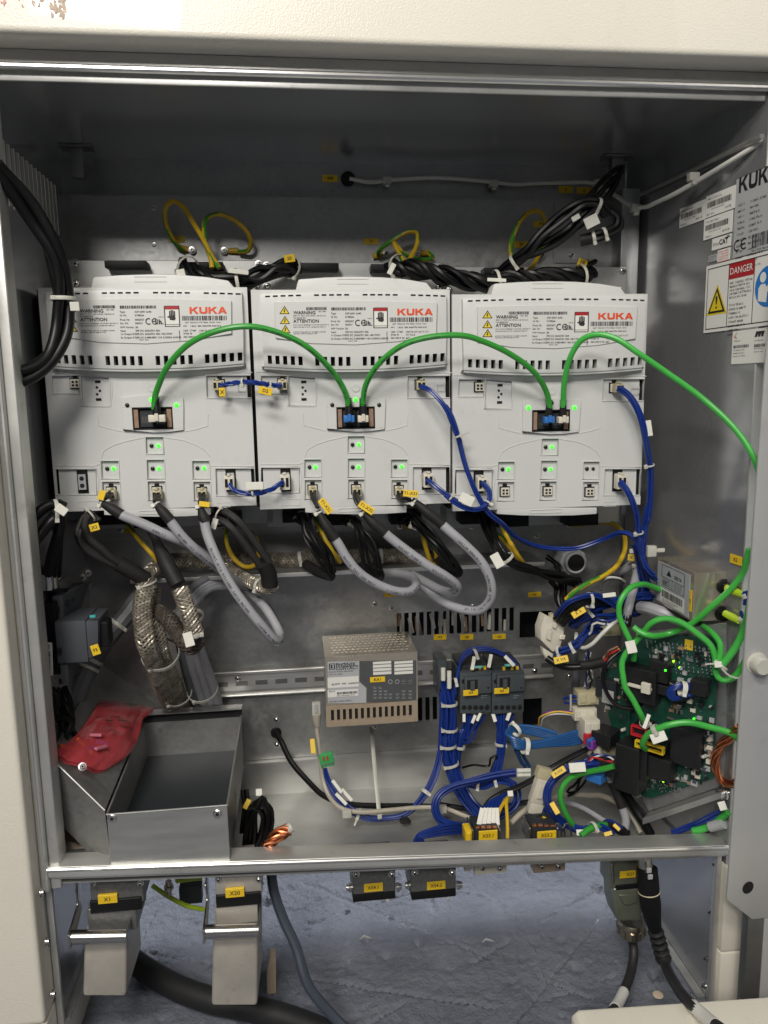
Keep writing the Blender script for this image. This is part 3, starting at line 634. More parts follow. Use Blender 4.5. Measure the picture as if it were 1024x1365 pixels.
greek(pr, fw, a0+.003, b1-h*.32, wd*.22, h*.04, c=.001); barcode(pr, fw, a0+.003, b1-h*.52, a0+wd*.52, b1-h*.43, c=.001); barcode(pr, fw, a0+wd*.66, b1-h*.54, a1-.002, b1-h*.45, c=.001)
for k in range(3): greek(pr, fw, a0+.003, b1-h*(.60+.09*k), wd*.35, h*.035, c=.001); greek(pr, fw, a0+wd*.66, b1-h*(.36 if k == 2 else .60+.09*k), wd*.28, h*.035, c=.001)
for k in range(3): pr.flat(fw, [(a0+wd*(.66+.09*k),b1-h*.24),(a0+wd*(.72+.09*k),b1-h*.24),(a0+wd*(.80+.07*k),b1-h*.08),(a0+wd*(.70+.08*k),b1-h*.08)], .001+eps())
pr.build('print', 'print_black', o)
og = MB(); og.flat(fw, [(a0+.003,b1-h*.17),(a0+.007,b1-h*.05),(a0+.0078,b1-h*.07),(a0+.0045,b1-h*.15),(a0+.0078,b1-h*.21),(a0+.007,b1-h*.24)], .0012); og.build('orange_mark', 'orange_part', o)
# ---- under the rail: side plates, connector plate, right-hand base cover
MB().box((-.2868,.010,-.700), (-.2838,.26,-.5165)).build('leg_plate', 'galv_side', CAB)
MB().box((-.2868,.004,-.700), (-.2800,.0098,-.5165)).build('leg_flange', 'frame_steel', CAB, bevel=.001)
MB().box((-.2865,.014,-.7035), (-.2765,.26,-.7005)).build('leg_foot', 'galv_bright', CAB)
for y_ in (1190,1255,1325): screw(CAB, PX('A', 55+(y_-1190)*.11, y_, -.2836), (1,0,0), .0030)
MB().box((.4955,.012,-.768), (.4985,.26,-.556)).build('leg_plate', 'galv_side', CAB)
MB().box((.4925,.003,-.768), (.4985,.0115,-.556)).build('leg_flange', 'frame_steel', CAB, bevel=.001)
MB().box((.484,.016,-.7705), (.4950,.26,-.7675)).build('leg_foot', 'galv_bright', CAB)
for x_, y_ in ((803,165),(785,368),(767,562),(757,678)): screw(CAB, PX('f3', x_, y_, .4953), (-1,0,0), .0034)
MB().box((.4995,-.004,-.690), (.60,.26,-.575)).build('side_cover', 'cream_paint', CAB, bevel=.003)
MB().box((.4995,-.004,-.770), (.60,.26,-.692)).build('base_cover', 'cream_paint', CAB, bevel=.003)
cp0, cp1 = P('A', 76, 1176, .004), P('A', 935, 1141, .004)
cpm = MB().hexa([cp0+V((0,0,-.002)), cp1+V((0,0,-.002)), cp1+V((0,.026,-.002)), cp0+V((0,.026,-.002)), cp0, cp1, cp1+V((0,.026,0)), cp0+V((0,.026,0))]); cpm.build('connector_plate', 'galv_bright', CAB)
for k in range(26):
    t = (k+.5)/26+random.uniform(-.01,.01); q = cp0.lerp(cp1, t)+V((0,.006,-.0022)); screw(CAB, q, (0,-.5,-1), .0016)

# ------------------------------------------------------------------ the opened door at the right edge
DO = thing('cabinet_door', 'grey metal door edge with white bolt standing open at the right', 'door', P('A', 985, 1225, -.05))
fd = Fr((0,-.05,0)); pts = [fd.uv('A', *q) for q in ((1021,484),(969,1200),(1003,1226))]; xd = pts[0][0]
xe = pts[1][0]
poly = [(xd+.014,.30),(xd,pts[0][1]),(xe,pts[1][1]),(pts[2][0],pts[2][1]),(.70,pts[2][1]),(.70,.30)]
MB().fprism(fd, poly, -.004, 0).build('door_flange', 'door_paint', DO, bevel=.0018, seg=2)
MB().box((pts[2][0]-.004,-.0485,-.80), (pts[2][0]+.016,-.036,pts[2][1]+.004)).build('door_rib', 'pipe_steel', DO, bevel=.001)
MB().box((pts[2][0]+.016,-.049,-.80), (.70,-.036,pts[2][1]-.0005)).build('door_panel', 'door_paint', DO, bevel=.001)
q = fd.at('A', 1009, 884); bo = MB(); bo.lathe(q+V((0,.001,0)), (0,-1,0), [(0,.0125),(.002,.0125),(.003,.0105),(.012,.0100),(.0145,.0085)], 18); bo.build('bolt_cap', 'nylon', DO)
q = fd.at('A', 997, 1183); ho_ = MB(); ho_.flat(fd, [(q.x+.0068*math.cos(k*.5236)+.001*math.sin(k*.5236), q.z+.0078*math.sin(k*.5236)) for k in range(12)], .0004); ho_.build('bolt_hole', 'void', DO)
# slab with rounded corner on the floor in front
SL = MB(); fz = Fr((0,-.135,0)); sl = [fz.uv('A', *q) for q in ((760,1352),(770,1344),(1030,1330))]
SL.fprism(fz, [(sl[0][0],-.80),(sl[0][0],sl[0][1]),(sl[1][0],sl[1][1]),(.62,sl[2][1]-.004),(.62,-.80)], 0, .07)
one(SL.build('door_base', 'cream_paint', None, bevel=.006, seg=3), 'cream painted rounded slab on the floor at lower right', 'base')
# ------------------------------------------------------------------ servo drive units
YM = .12
fm = Fr((0, YM, 0))
def u(x, y): return fm.uv('m2', x, y)
MODC = V((.077, .19, -.145))
def led(root, x, y, on, mt='led_on', r=.0022, fr=None, c=-.003, name='led'):
    a, b = u(x, y); mb = MB(); mb.lathe(fm.p(a, b, c), fm.n, [(0,r),(.0012,r),(.0018,r*.75),(.0021,r*.3)], 12); return mb.build(name, mt if on else 'led_off', root)
def build_module():
    M = thing('servo_drive', '', 'servo drive', MODC, 'servo drives across the back panel')
    xl, xr = u(37, 700)[0], u(954, 700)[0]; zt, zb = u(500, 198)[1], u(500, 1218)[1]
    # body behind, then the front shell with its pockets
    MB().fbox(fm, xl+.005, zb+.001, xr-.005, zt-.001, -.104, -.0032).build('body', 'plastic', M)
    for sx in (xl-.0035, xr-.0045): MB().fbox(fm, sx, zb+.002, sx+.008, zt-.001, -.09, -.0075).build('gap_shade', 'void', M)  # black strips put in as the shade of the gaps between drives
    pockets = []
    def pk(x0, y0, x1, y1): a0, b1 = u(x0, y0); a1, b0 = u(x1, y1); pockets.append((a0, a1, b0, b1)); return pockets[-1]
    trays = [(752,602,953,708),(470,886,551,966),(266,996,348,1080),(471,991,552,1080),(674,996,754,1080),(268,1092,350,1184),(472,1090,552,1180),(676,1092,755,1180),(777,1031,953,1158),(62,1034,244,1153),(62,602,186,686),(190,602,322,744)]
    for t in trays: pk(*t)
    pk(420,754,597,848)
    fp = MB(); plate(fp, fm, xl, xr, zb, zt, 0, pockets, .003, skirt=.006); fp.build('front_shell', 'plastic', M)
    # lower apron, ridges, the round knob
    ap = MB(); ap.fprism(fm, [u(*q) for q in ((272,1217),(272,1247),(390,1254),(510,1256),(640,1254),(749,1247),(749,1217))], -.03, -.0002); ap.build('apron', 'plastic', M, bevel=.0008)
    rg = MB()
    for pl_ in ([(262,782),(266,836),(318,850),(368,862)],[(756,782),(752,836),(700,852),(648,862)],[(270,985),(282,952),(320,928),(380,908),(440,895),(470,888)],[(550,888),(640,902),(700,925),(738,950),(756,978)],[(200,748),(262,748)],[(40,585),(500,588),(960,590)],[(62,690),(190,690),(200,748),(318,748),(330,700),(330,612)],[(248,1036),(256,1090),(248,1155)],[(60,1020),(240,1020),(266,1010)],[(760,1020),(955,1022)]):
        rg.tube([fm.p(*u(*q), .0001) for q in pl_], .0006, 6)
    rg.build('mould_ridge', 'plastic', M)
    for t in trays:
        k = [fm.p(*u(*q), .0002) for q in ((t[0],t[1]),(t[2],t[1]),(t[2],t[3]),(t[0],t[3]),(t[0],t[1]))]; MB().tube(k, .0009, 6).build('pocket_rim', 'plastic', M)
    a, b = u(510, 660); MB().lathe(fm.p(a, b, -.0005), fm.n, [(0,.0052),(.0010,.0052),(.0014,.0046),(.0008,.0040)], 20).build('moulded_knob', 'plastic', M)
    for (x0, y0, x1, y1) in ((160,1185,250,1212),(430,1228,580,1240),(780,1190,840,1210),(890,640,930,670)):
        a0, b1 = u(x0, y0); a1, b0 = u(x1, y1)
        em = MB(); e_ = .0005
        plate(em, fm, a0, a1, b0, b1, .0005, [(a0+e_, a1-e_, b0+e_, b1-e_)], .0007, skirt=.0007); em.build('moulded_mark', 'plastic', M)
    # raised ethernet panel
    pe = MB(); a = [u(*q) for q in ((372,708),(440,697),(510,693),(580,697),(648,706),(645,855),(580,864),(510,867),(440,862),(376,852))]
    # frame round the port opening, in four pieces
    p0, p1 = u(418,752), u(599,850)
    pe.fprism(fm, [a[0],a[1],a[2],a[3],a[4],(a[4][0],p0[1]),(a[0][0],p0[1])], .0003, .0030); pe.fprism(fm, [(a[9][0],p1[1]),(a[5][0],p1[1]),a[5],a[6],a[7],a[8],a[9]], .0003, .0030)
    pe.fprism(fm, [(a[0][0],p0[1]),(p0[0],p0[1]),(p0[0],p1[1]),(a[9][0],p1[1])], .0003, .0030); pe.fprism(fm, [(p1[0],p0[1]),(a[4][0],p0[1]),(a[5][0],p1[1]),(p1[0],p1[1])], .0003, .0030)
    pe.build('port_panel', 'plastic', M, bevel=.0006, seg=1)
    pw = MB(); pw.fbox(fm, p0[0]+.0002, p1[1]+.0002, p1[0]-.0002, p0[1]-.0002, -.0031, -.0026, 0)
    t_ = .0012
    for r_ in ((p0[0],p1[1],p1[0],p1[1]+t_),(p0[0],p0[1]-t_,p1[0],p0[1]),(p0[0],p1[1]+t_,p0[0]+t_,p0[1]-t_),(p1[0]-t_,p1[1]+t_,p1[0],p0[1]-t_)): pw.fbox(fm, *r_, -.0025, .0036, 0)
    for x0, x1, mi in ((424,444,1),(572,592,1)): a0 = u(x0,800)[0]; a1 = u(x1,800)[0]; pw.fbox(fm, a0, p1[1]+.0022, a1, p0[1]-.0022, -.0025, .0022, mi)
    for x0, x1 in ((450,508),(516,568)):
        a0, b1 = u(x0, 765); a1, b0 = u(x1, 840); pw.fbox(fm, a0, b0, a1, b1, -.0024, -.0008, 2)
        for k in range(6): pw.fbox(fm, a0+.002+k*.0018, b0+.004, a0+.0028+k*.0018, b0+.012, -.0007, -.0002, 3)
    pw.build('ethernet_port', ['black','tan_copper','contactor_dark','pin'], M)
    # pin holes
    for x, y, k in ((265,632,1),(260,658,0),(273,674,0),(260,690,0),(266,714,1)):
        a, b = u(x, y); mb = MB()
        if k: mb.fbox(fm, a-.0030, b-.0014, a+.0030, b+.0014, -.0031, -.0024)
        else: mb.lathe(fm.p(a, b, -.0031), fm.n, [(0,.0014),(.0006,.0014)], 10)
        mb.build('test_hole', 'void', M)
    # sockets
    def socket4(x, y, mt='connector_white'):
        a, b = u(x, y); s = .0062; mb = MB()
        mb.fbox(fm, a-s, b-s, a+s, b+s, -.0031, -.0022, 0); mb.fbox(fm, a-.0026, b+s, a+.0026, b+s+.0032, -.0031, -.0022, 0)
        mb.fbox(fm, a-s+.0012, b-s+.0012, a+s-.0012, b+s-.0014, -.0021, .0004, 1)
        for dx in (-1, 1):
            for dz in (-1, 1): mb.fbox(fm, a+dx*.0021-.0013, b+dz*.0019-.0012-.0003, a+dx*.0021+.0013, b+dz*.0019+.0012-.0003, .0005, .0008, 2)
        return mb.build('socket', ['black', mt, 'void'], M)
    for x, y in ((165,640),(812,645),(307,1140),(512,1138),(713,1142)): socket4(x, y)
    for x, y in ((180,1095),(845,1088)):
        a, b = u(x, y); mb = MB(); mb.fbox(fm, a-.0060, b-.0135, a+.0060, b+.0135, -.0031, -.0022, 0); mb.fbox(fm, a-.0042, b-.0090, a+.0042, b+.0090, -.0021, .0010, 1)
        for dz in (-1, 1): mb.lathe(fm.p(a, b+dz*.0042, .0009), fm.n, [(0,.0026),(.0005,.0026)], 10, 2); mb.lathe(fm.p(a, b+dz*.0042, .0015), fm.n, [(0,.0014),(.0005,.0012)], 8, 3)
        mb.build('socket', ['black','light_face','void','contactor_dark'], M)
    # upper cover with ventilation openings
    xa, xb = u(68,400)[0], u(930,400)[0]; zt2, zb2 = u(500,222)[1], u(500,566)[1]; xm = (xa+xb)/2; hw = (xb-xa)/2; zm = (zt2+zb2)/2; hh = (zt2-zb2)/2
    def warp(a, b):
        s = (a-xm)/hw; t = (b-zm)/hh; q = 1-s*s
        return a*(1) - (a-xm)*.012*(t < 0)*abs(t), b + (q*.0016*t if t > 0 else q*.0050*t), -.0035*abs(s)**5 - .002*abs(t)**6
    sl = []
    gs = []
    for k in range(5):
        for g0, dx in ((92,36),(315,36.3),(538,36.5),(758,36.5)):
            a0, b1 = u(g0+k*dx, 503); a1, b0 = u(g0+k*dx+21, 541); sl.append((a0, a1, u(500,541)[1], u(500,503)[1])); gs.append((g0+k*dx, 0))
    for k in range(5):
        for g0, dx in ((84,36),(312,35),(538,35),(762,35)):
            a0 = u(g0+k*dx, 226)[0]; a1 = u(g0+k*dx+23, 226)[0]; sl.append((a0, a1, u(500,238)[1], u(500,230)[1]))
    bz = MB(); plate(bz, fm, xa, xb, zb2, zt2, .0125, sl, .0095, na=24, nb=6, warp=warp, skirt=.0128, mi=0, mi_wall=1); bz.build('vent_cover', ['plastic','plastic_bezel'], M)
    MB().fbox(fm, xa+.003, zb2-.0015, xb-.003, zt2-.002, .0003, .0022).build('vent_backing', 'void', M)  # near-black sheet paints the dark interior behind the openings
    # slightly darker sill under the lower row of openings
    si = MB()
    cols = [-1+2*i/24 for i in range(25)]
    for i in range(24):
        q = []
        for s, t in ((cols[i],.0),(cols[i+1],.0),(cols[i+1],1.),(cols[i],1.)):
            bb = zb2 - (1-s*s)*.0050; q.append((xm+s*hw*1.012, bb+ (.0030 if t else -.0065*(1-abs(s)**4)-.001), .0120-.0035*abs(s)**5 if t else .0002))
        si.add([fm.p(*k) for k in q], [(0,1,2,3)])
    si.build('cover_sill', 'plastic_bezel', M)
    # nameplate, raised
    npoly = [u(*q) for q in ((126,262),(500,254),(884,264),(880,415),(700,447),(500,462),(300,456),(134,430))]
    NP = MB().fprism(fm, npoly, .0100, .0136).build('nameplate', 'nameplate', M, bevel=.0006, seg=1)
    c = .0138
    bk = MB()
    def B(x0, y0, x1, y1): a0, b0 = u(x0, y1); a1, b1 = u(x1, y0); return a0, b0, a1, b1
    for q in ((275,286,370,300),(392,287,552,301),(664,333,865,355)): barcode(bk, fm, *B(*q), c=c)
    def gl(x, y, wd, h=8): a, b = u(x, y+h); a1, b1 = u(x+wd, y); greek(bk, fm, a, b, a1-a, (b1-b)*1.05, c=c)
    for x, y, wd in ((330,303,40),(216,323,150),(216,333,60),(216,365,165),(216,375,150),(216,398,150),(216,406,110)): gl(x, y, wd, 6)
    for k, (y, t1, t2) in enumerate(((316,'Type','KSP 600V 3x40'),(332,'Id. Nr.','0198266'),(352,'Prod. Nr.','0002957'),(368,'Ser. Nr.','960591'),(386,'HW Version','28'),(402,'Input','2PE DC 560/675V 30A'),(417,'1x Output DC','2PE DC 560/675V 30A 140/170W'),(433,'3x Output AC','3PE AC 0-480/480V 16A 0-300Hz 3x9kVA'))):
        text(t1, .0029, fm, *u(390, y), 'print_black', NP, align='LEFT', bold=.006, c=c+.0003, name='print_line'); text(t2, .0029, fm, *u(456, y), 'print_black', NP, align='LEFT', bold=.006, c=c+.0003, name='print_line')
    gl(560,336,25,5); gl(470,440,45,5); gl(676,360,160,7); gl(668,376,20,6); gl(700,375,135,8)
    for k, y in enumerate((396,410,425)): gl(668, y, (60,44,62)[k]); gl(738, y, (104,46,22)[k])
    a0, b0, a1, b1 = B(649,400,651,445); bk.frect(fm, a0, b0, a1, b1, c+eps())
    a, b = u(502,374); ce_mark(bk, fm, a, b, .0072, c)
    a0, b0, a1, b1 = B(545,348,552,372)
    for q in ((545,350,549,372),(552,350,556,372),(545,366,556,372),(560,350,565,372),(566,356,572,362),(568,362,574,372),(576,368,581,372)): bk.frect(fm, *B(*q), c+eps())
    # danger card: border and hand
    for q in ((587,288,653,290.5),(587,380,653,382.5),(587,290.5,589.5,380),(650.5,290.5,653,380),(589.5,372,650.5,374)): bk.frect(fm, *B(*q), c+.0002+eps())
    bk.flat(fm, [u(*q) for q in ((610,352),(606,330),(612,328),(616,336),(632,330),(636,346),(630,355))], c+.0002+eps())
    for q in ((608,312,613,332),(615,308,620,334),(622,309,627,334),(629,313,634,334)): bk.frect(fm, *B(*q), c+.0002+eps())
    bk.frect(fm, *B(600,336,608,342), c+.0002+eps())
    bk.build('print', 'print_black', NP)
    wc = MB(); wc.frect(fm, *B(588,289,652,382), c+.0001); wc.build('warning_card', 'paper', NP)
    rc = MB(); rc.frect(fm, *B(589.5,290.5,650.5,305), c+.0003); rc.build('card_header', 'sign_red', NP)
    lo = MB(); a0, b0, a1, b1 = B(698,293,862,324); logo_letters(lo, fm, a0, b0, a1, b1, c); lo.build('logo', 'logo_orange', NP)
    for (x, y) in ((175,300),(177,346),(179,388)):
        t1 = MB(); t1.flat(fm, [u(x-24,y+18), u(x+24,y+18), u(x,y-20)], c+.0001); t1.build('warning_triangle', 'print_black', NP)
        t2 = MB(); t2.flat(fm, [u(x-18,y+15), u(x+18,y+15), u(x,y-13)], c+.0002); t2.build('triangle_field', 'sign_yellow', NP)
        t3 = MB(); t3.flat(fm, [u(x-2,y+3), u(x+4,y+1), u(x-1,y+13), u(x-5,y+5)], c+.00035); t3.flat(fm, [u(x-1,y-7), u(x+4,y-5), u(x+1,y+1), u(x-4,y+2)], c+.00032); t3.build('triangle_symbol', 'print_black', NP)
    a, b = u(216,313); text('WARNING', .0052, fm, a, b, 'print_black', NP, align='LEFT', bold=.018, c=c+.0003)
    a, b = u(216,352); text('ATTENTION', .0052, fm, a, b, 'print_black', NP, align='LEFT', bold=.018, c=c+.0003)
    # shoulder above the cover and the flange it is bolted on with
    sh = MB(); sh.fprism(fm, [u(*q) for q in ((222,205),(240,133),(370,124),(500,120),(640,123),(760,133),(862,150),(906,205))], -.10, -.025); sh.build('shoulder', 'plastic', M, bevel=.003)
    sr = MB(); a0, b0, a1, b1 = B(430,132,580,158)
    for r_ in ((a0,b0,a1,b0+.0006),(a0,b1-.0006,a1,b1)): sr.fbox(fm, *r_, -.0252, -.0244)
    sr.build('mould_ridge', 'plastic', M)
    a0, b1 = u(60,80); a1, b0 = u(945,230); flr = Fr((0, YM+.105, 0)); a0, b1 = flr.uv('m2', 40, 72); a1, b0 = flr.uv('m2', 935, 240)
    fg = MB().fbox(flr, a0, b0, a1, b1, 0, .003).build('mounting_flange', 'galv_bright', M, bevel=.0006, seg=1)
    a1b, b0b = flr.uv('m2', 935, 1285); _, b1b = flr.uv('m2', 935, 1150); MB().fbox(flr, a0, b0b, a1, b1b, 0, .003).build('mounting_flange', 'galv_bright', M, bevel=.0006, seg=1)
    for x, y in ((92,88),(915,92),(92,182),(902,188)): p = flr.at('m2', x, y, .003); screw(fg, p, fm.n, .0036)
    # black terminal strips behind, above and below
    for q in ((240,88,425,120),(572,92,760,122)): a0, b1 = flr.uv('m2', q[0], q[1]); a1, b0 = flr.uv('m2', q[2], q[3]); MB().fbox(flr, a0, b0, a1, b1, .0031, .026).build('terminal_strip', 'black', M, bevel=.001)
    for q in ((165,1225,300,1272),(330,1235,480,1285),(660,1230,800,1280)): a0, b1 = flr.uv('m2', q[0], q[1]); a1, b0 = flr.uv('m2', q[2], q[3]); MB().fbox(flr, a0, b0, a1, b1, .0031, .035).build('terminal_strip', 'black', M, bevel=.001)
    return M
LEDP = [(398,740),(508,716),(618,740),(495,928),(525,928),(292,1034),(320,1034),(496,1034),(524,1034),(697,1032),(727,1032)]
M2 = build_module(); L2 = []
for i, (x, y) in enumerate(LEDP): L2.append(led(M2, x, y, False, r=.0024 if i % 2 or i < 3 else .0020, c=.0028 if i < 3 else -.003))
M2['label'] = 'middle one of the three light grey servo drives, between two cable arcs'
def place(dx, dz, label):
    c = dup(M2); c.location = MODC+V((dx, 0, dz)); c['label'] = label; return c
flush_text(); TEXTS.clear()
M1 = place(-.2346, .0055, 'leftmost light grey servo drive, beside the black cable loop'); M1.scale = (.99, 1, .99)
M3 = place(.2397, -.0105, 'rightmost light grey servo drive, next to the wall with the danger sign'); M3.scale = (1.045, 1, 1.018)
def light_up(mod, on):
    ls = sorted([c for c in mod.children if c.name.split('.')[0] == 'led'], key=lambda o: o.name)
    for i, o in enumerate(ls):
        if i in on:
            o.material_slots[0].link = 'OBJECT'; o.material_slots[0].material = MATS['led_on']; o['label'] = 'lit green indicator'
light_up(M1, {1,2,4,6,8,10}); light_up(M2, {1,4,6,8,10}); light_up(M3, {0,2,4,6,8})
# ------------------------------------------------------------------ network switch on the DIN rail
def pbox(mb, v, x0, y0, x1, y1, d0, d1, mi=0):
    """upright box whose front rectangle is read off a view; d0 front, d1 rear"""
    a = P(v, x0, y0, d0); b = P(v, x1, y1, d0); return mb.box((min(a.x,b.x),d0,min(a.z,b.z)), (max(a.x,b.x),d1,max(a.z,b.z)), mi)
SW = thing('network_switch', 'metal network switch with perforated top clipped on the rail', 'network switch', P('b2', 255, 410, .2))
YS = .17; fp = Fr((0, YS, 0))
x0, z1 = fp.uv('b2', 45, 122); x1, z0 = fp.uv('b2', 470, 410); x0 = fp.uv('b2',48,250)[0]; x1 = fp.uv('b2',468,250)[0]; zm_ = fp.uv('b2', 255, 330)[1]
MB().fbox(fp, x0+.001, z0+.001, x1-.001, z1-.0012, -.088, -.0012).build('housing', 'frame_steel', SW)
# perforated top sheet: openings in staggered rows
ft = Fr((0, YS, z1-.001), (1,0,0), (0,1,0)); hl = []
for j in range(7):
    for i in range(17):
        a = x0+.009+i*.0062+(j%2)*.0031; b = .012+j*.0105; hl.append((a, a+.0042, b, b+.0046))
tp = MB(); plate(tp, ft, x0, x1, 0, .088, .001, hl, .0015, skirt=.002); tp.build('perforated_top', 'filter_tin', SW)
MB().fbox(ft, x0+.002, .002, x1-.002, .086, -.0038, -.0003).build('inner_panel', 'void', SW)
MB().fbox(fp, x0, zm_, x1, z1+.0005, -.001, .0012).build('front_panel', 'filter_tin', SW, bevel=.0004, seg=1)
def S(x, y): return fp.uv('b2', x, y)
lp = MB(); lp.fprism(fp, [S(57,142),S(200,140),S(200,234),S(232,262),S(232,328),S(60,330)], .0013, .0016); lp.build('light_panel', 'light_face', SW)
dp = MB(); dp.fprism(fp, [S(203,139),S(460,136),S(460,324),S(235,327),S(235,260),S(203,231)], .0013, .0016); dp.build('dark_panel', 'dark_face', SW)
def SB(x0, y0, x1, y1): a, b = S(x0, y1); c, d = S(x1, y0); return a, b, c, d
for q in ((264,138,346,202),(361,136,444,200)):
    m_ = MB(); m_.frect(fp, *SB(*q), .0018); o = m_.build('label_field', 'paper', SW); g = MB()
    for k in range(3): g.frect(fp, *SB(q[0], q[1]+14+k*16, q[2], q[1]+15.2+k*16), .0020)
    g.build('ruled_lines', 'print_grey', o)
for q in ((58,206,198,262),(58,264,196,304)): m_ = MB(); m_.frect(fp, *SB(*q), .0018); m_.build('label_field', 'paper', SW)
pr = MB(); barcode(pr, fp, *SB(100,274,194,290), c=.0019); greek(pr, fp, *S(64,280), .008, .002, c=.0019); greek(pr, fp, *S(100,298), .024, .0016, c=.0019); greek(pr, fp, *S(62,192), .034, .0018, c=.0017); greek(pr, fp, *S(62,203), .018, .0016, c=.0017); greek(pr, fp, *S(76,248), .036, .0026, c=.0019); greek(pr, fp, *S(66,326), .03, .0018, c=.0017)
for q in ((64,149,90,153),(64,174,90,178),(64,153,68,174),(86,153,90,174),(72,156,79,172)): pr.frect(fp, *SB(*q), .0019)
pr.build('print', 'print_black', SW)
text('PHŒNIX', .0072, fp, *S(94,158), 'print_black', SW, align='LEFT', bold=.02, c=.0020, squash=.93); text('CONTACT', .0068, fp, *S(94,173), 'print_black', SW, align='LEFT', bold=.02, c=.0020, squash=.90)
o = MB().fbox(fp, *SB(250,208,318,236), .0017, .0024).build('marker_plate', 'tag_yellow', SW, bevel=.0003, seg=1); text('KA1', .0055, fp, *S(284,222), 'print_black', o, bold=.015, c=.0027)
pl_ = MB()
for x in (342,373): pl_.ring(fp.at('b2', x, 232, .0020), fp.n, .0026, .0004, 14, 4)
for x in (402,432): 
    for q in ((x-9,224,x+9,226),(x-9,239,x+9,241),(x-9,230,x+9,232)): pl_.frect(fp, *SB(*q), .0020)
for r_ in range(4):
    for k, x in enumerate((272,296,320,342,374,402,432)):
        if (r_ == 0 and k > 1) or (r_ == 1 and k in (3,4)) : continue
        pl_.frect(fp, *SB(x-9,256+r_*15,x+9 if r_ else x+2,258+r_*15), .0020); pl_.frect(fp, *SB(x-6,260+r_*15,x+7,263+r_*15), .0020)
greek(pl_, fp, *S(440,320), .006, .0014, c=.0018); pl_.build('panel_print', 'light_face', SW)
hl = []
for i in range(14): a0 = S(72+i*27.2, 370)[0]; a1 = S(86+i*27.2, 370)[0]; hl.append((a0, a1, S(250,397)[1], S(250,348)[1]))
vp = MB(); plate(vp, fp, x0-.0005, x1-.001, z0, zm_-.0003, .003, hl, .0025, skirt=.003); vp.build('vent_panel', 'beige_metal', SW); MB().fbox(fp, x0+.002, z0+.002, x1-.003, zm_-.002, -.0008, .0003).build('inner_panel', 'void', SW)  # vent panel's brownish colour holds the warm light reflected on it
for x, y in ((140,50),(360,48)): q = P('b2', x, y, YB-.004); screw(SW, q, (0,-.4,1), .0028)
a = fp.at('b2', 158, 424, -.01); MB().box((a.x-.006,a.y-.004,a.z-.003), (a.x+.006,a.y+.006,a.z+.004)).build('terminal_block', 'terminal_green', SW, bevel=.0008)

# ------------------------------------------------------------------ end clamp and two contactors
EC = thing('end_clamp', 'grey plastic end clamp on the rail left of the contactors', 'clamp', P('b2', 580, 290, YB-.02))
m_ = MB(); pbox(m_, 'b2', 556, 138, 602, 290, .222, YB-.012); m_.build('clamp_body', 'contactor', EC, bevel=.0015); m_ = MB(); pbox(m_, 'b2', 562, 160, 578, 270, .215, .2215); m_.build('clamp_foot', 'breaker', EC, bevel=.001); q = P('b2', 588, 215, .2218); screw(EC, q, (0,-1,0), .003)
YC = .195; fk = Fr((0, YC, 0))
def KU(x, y): return fk.uv('b2', x, y)
def contactor(x0, x1, tag_x, label):
    R = thing('contactor', label, 'contactor', P('b2', (x0+x1)/2, 372, YC+.03), 'contactors on the rail')
    a0, b1 = KU(x0, 196); a1, b0 = KU(x1, 374); wd = a1-a0
    MB().fbox(fk, a0, b0, a1, b1, -.060, -.0001).build('body', 'contactor', R, bevel=.0012)
    MB().fbox(fk, a0+.002, b1-.008, a1-.002, b1+.006, -.066, -.012).build('auxiliary_block', 'contactor_dark', R, bevel=.001)
    MB().fbox(fk, a0+wd*.12, KU(0,330)[1], a1-wd*.02, KU(0,250)[1], .0002, .006).build('front_block', 'contactor', R, bevel=.0012)
    sl = MB(); cx = a0+wd*.36; y0_, y1_ = KU(0,312)[1], KU(0,262)[1]; sl.fbox(fk, cx-.0075, y0_, cx+.0075, y1_, .0061, .0066, 0); sl.fbox(fk, cx-.003, y0_+.001, cx+.003, y1_-.001, .0067, .0085, 1); sl.build('slider', ['void','contactor'], R)
    for k in range(5):
        for yy, rr in ((233,.0034),(352,.0034)):
            q = fk.at('b2', x0+18+k*(x1-x0-36)/4, yy, -.0002); MB().lathe(q, fk.n, [(0,rr),(.0007,rr),(.0008,rr*.8),(.0003,rr*.75)], 14).build('terminal', 'void', R)
    for k in range(5): q = fk.at('b2', x0+4+k*(x1-x0-8)/4, 374, 0); 
    tl = MB(); tl.fbox(fk, a0+wd*.38, KU(0,217)[1], a0+wd*.72, KU(0,205)[1], .0002, .0006); tb = tl.build('teal_strip', 'teal', R); text('SIEMENS', .0028, fk, a0+wd*.55, KU(0,211)[1], 'tag_white', tb, bold=.01, c=.0010)
    ar = MB()
    for yy in (256,342): ar.flat(fk, [KU(x1-24,yy-4), KU(x1-10,yy-4), KU(x1-17,yy+5)], .0062 if yy < 330 and yy > 250 else .0004)
    ar.build('arrow_mark', 'void', R)
    g = MB(); greek(g, fk, *KU(x0+92,292), .008, .0012, c=.0061); greek(g, fk, *KU(x0+92,301), .006, .0012, c=.0061); g.build('print', 'light_face', R)
    o = MB().fbox(fk, KU(tag_x-34,0)[0], KU(0,334)[1], KU(tag_x+34,0)[0], KU(0,307)[1], .0062, .0072).build('marker_plate', 'tag_yellow', R, bevel=.0003, seg=1); text('Q4' if tag_x < 750 else 'Q6', .0048, fk, KU(tag_x,0)[0], KU(0,320)[1], 'print_black', o, bold=.015, c=.0076)
    tg = MB()
    for k in (.38,.64,.80): tg.fbox(fk, a0+wd*k, b1+.0002, a0+wd*k+.0035, b1+.0042, -.0118, -.0075)
    tg.build('terminal_clips', 'tag_yellow', R)
    return R
contactor(660, 801, 703, 'left contactor with yellow tag reading Q4, beside blue wire bundle'); contactor(806, 950, 845, 'right contactor with yellow tag reading Q6, near the coil of light blue wire')

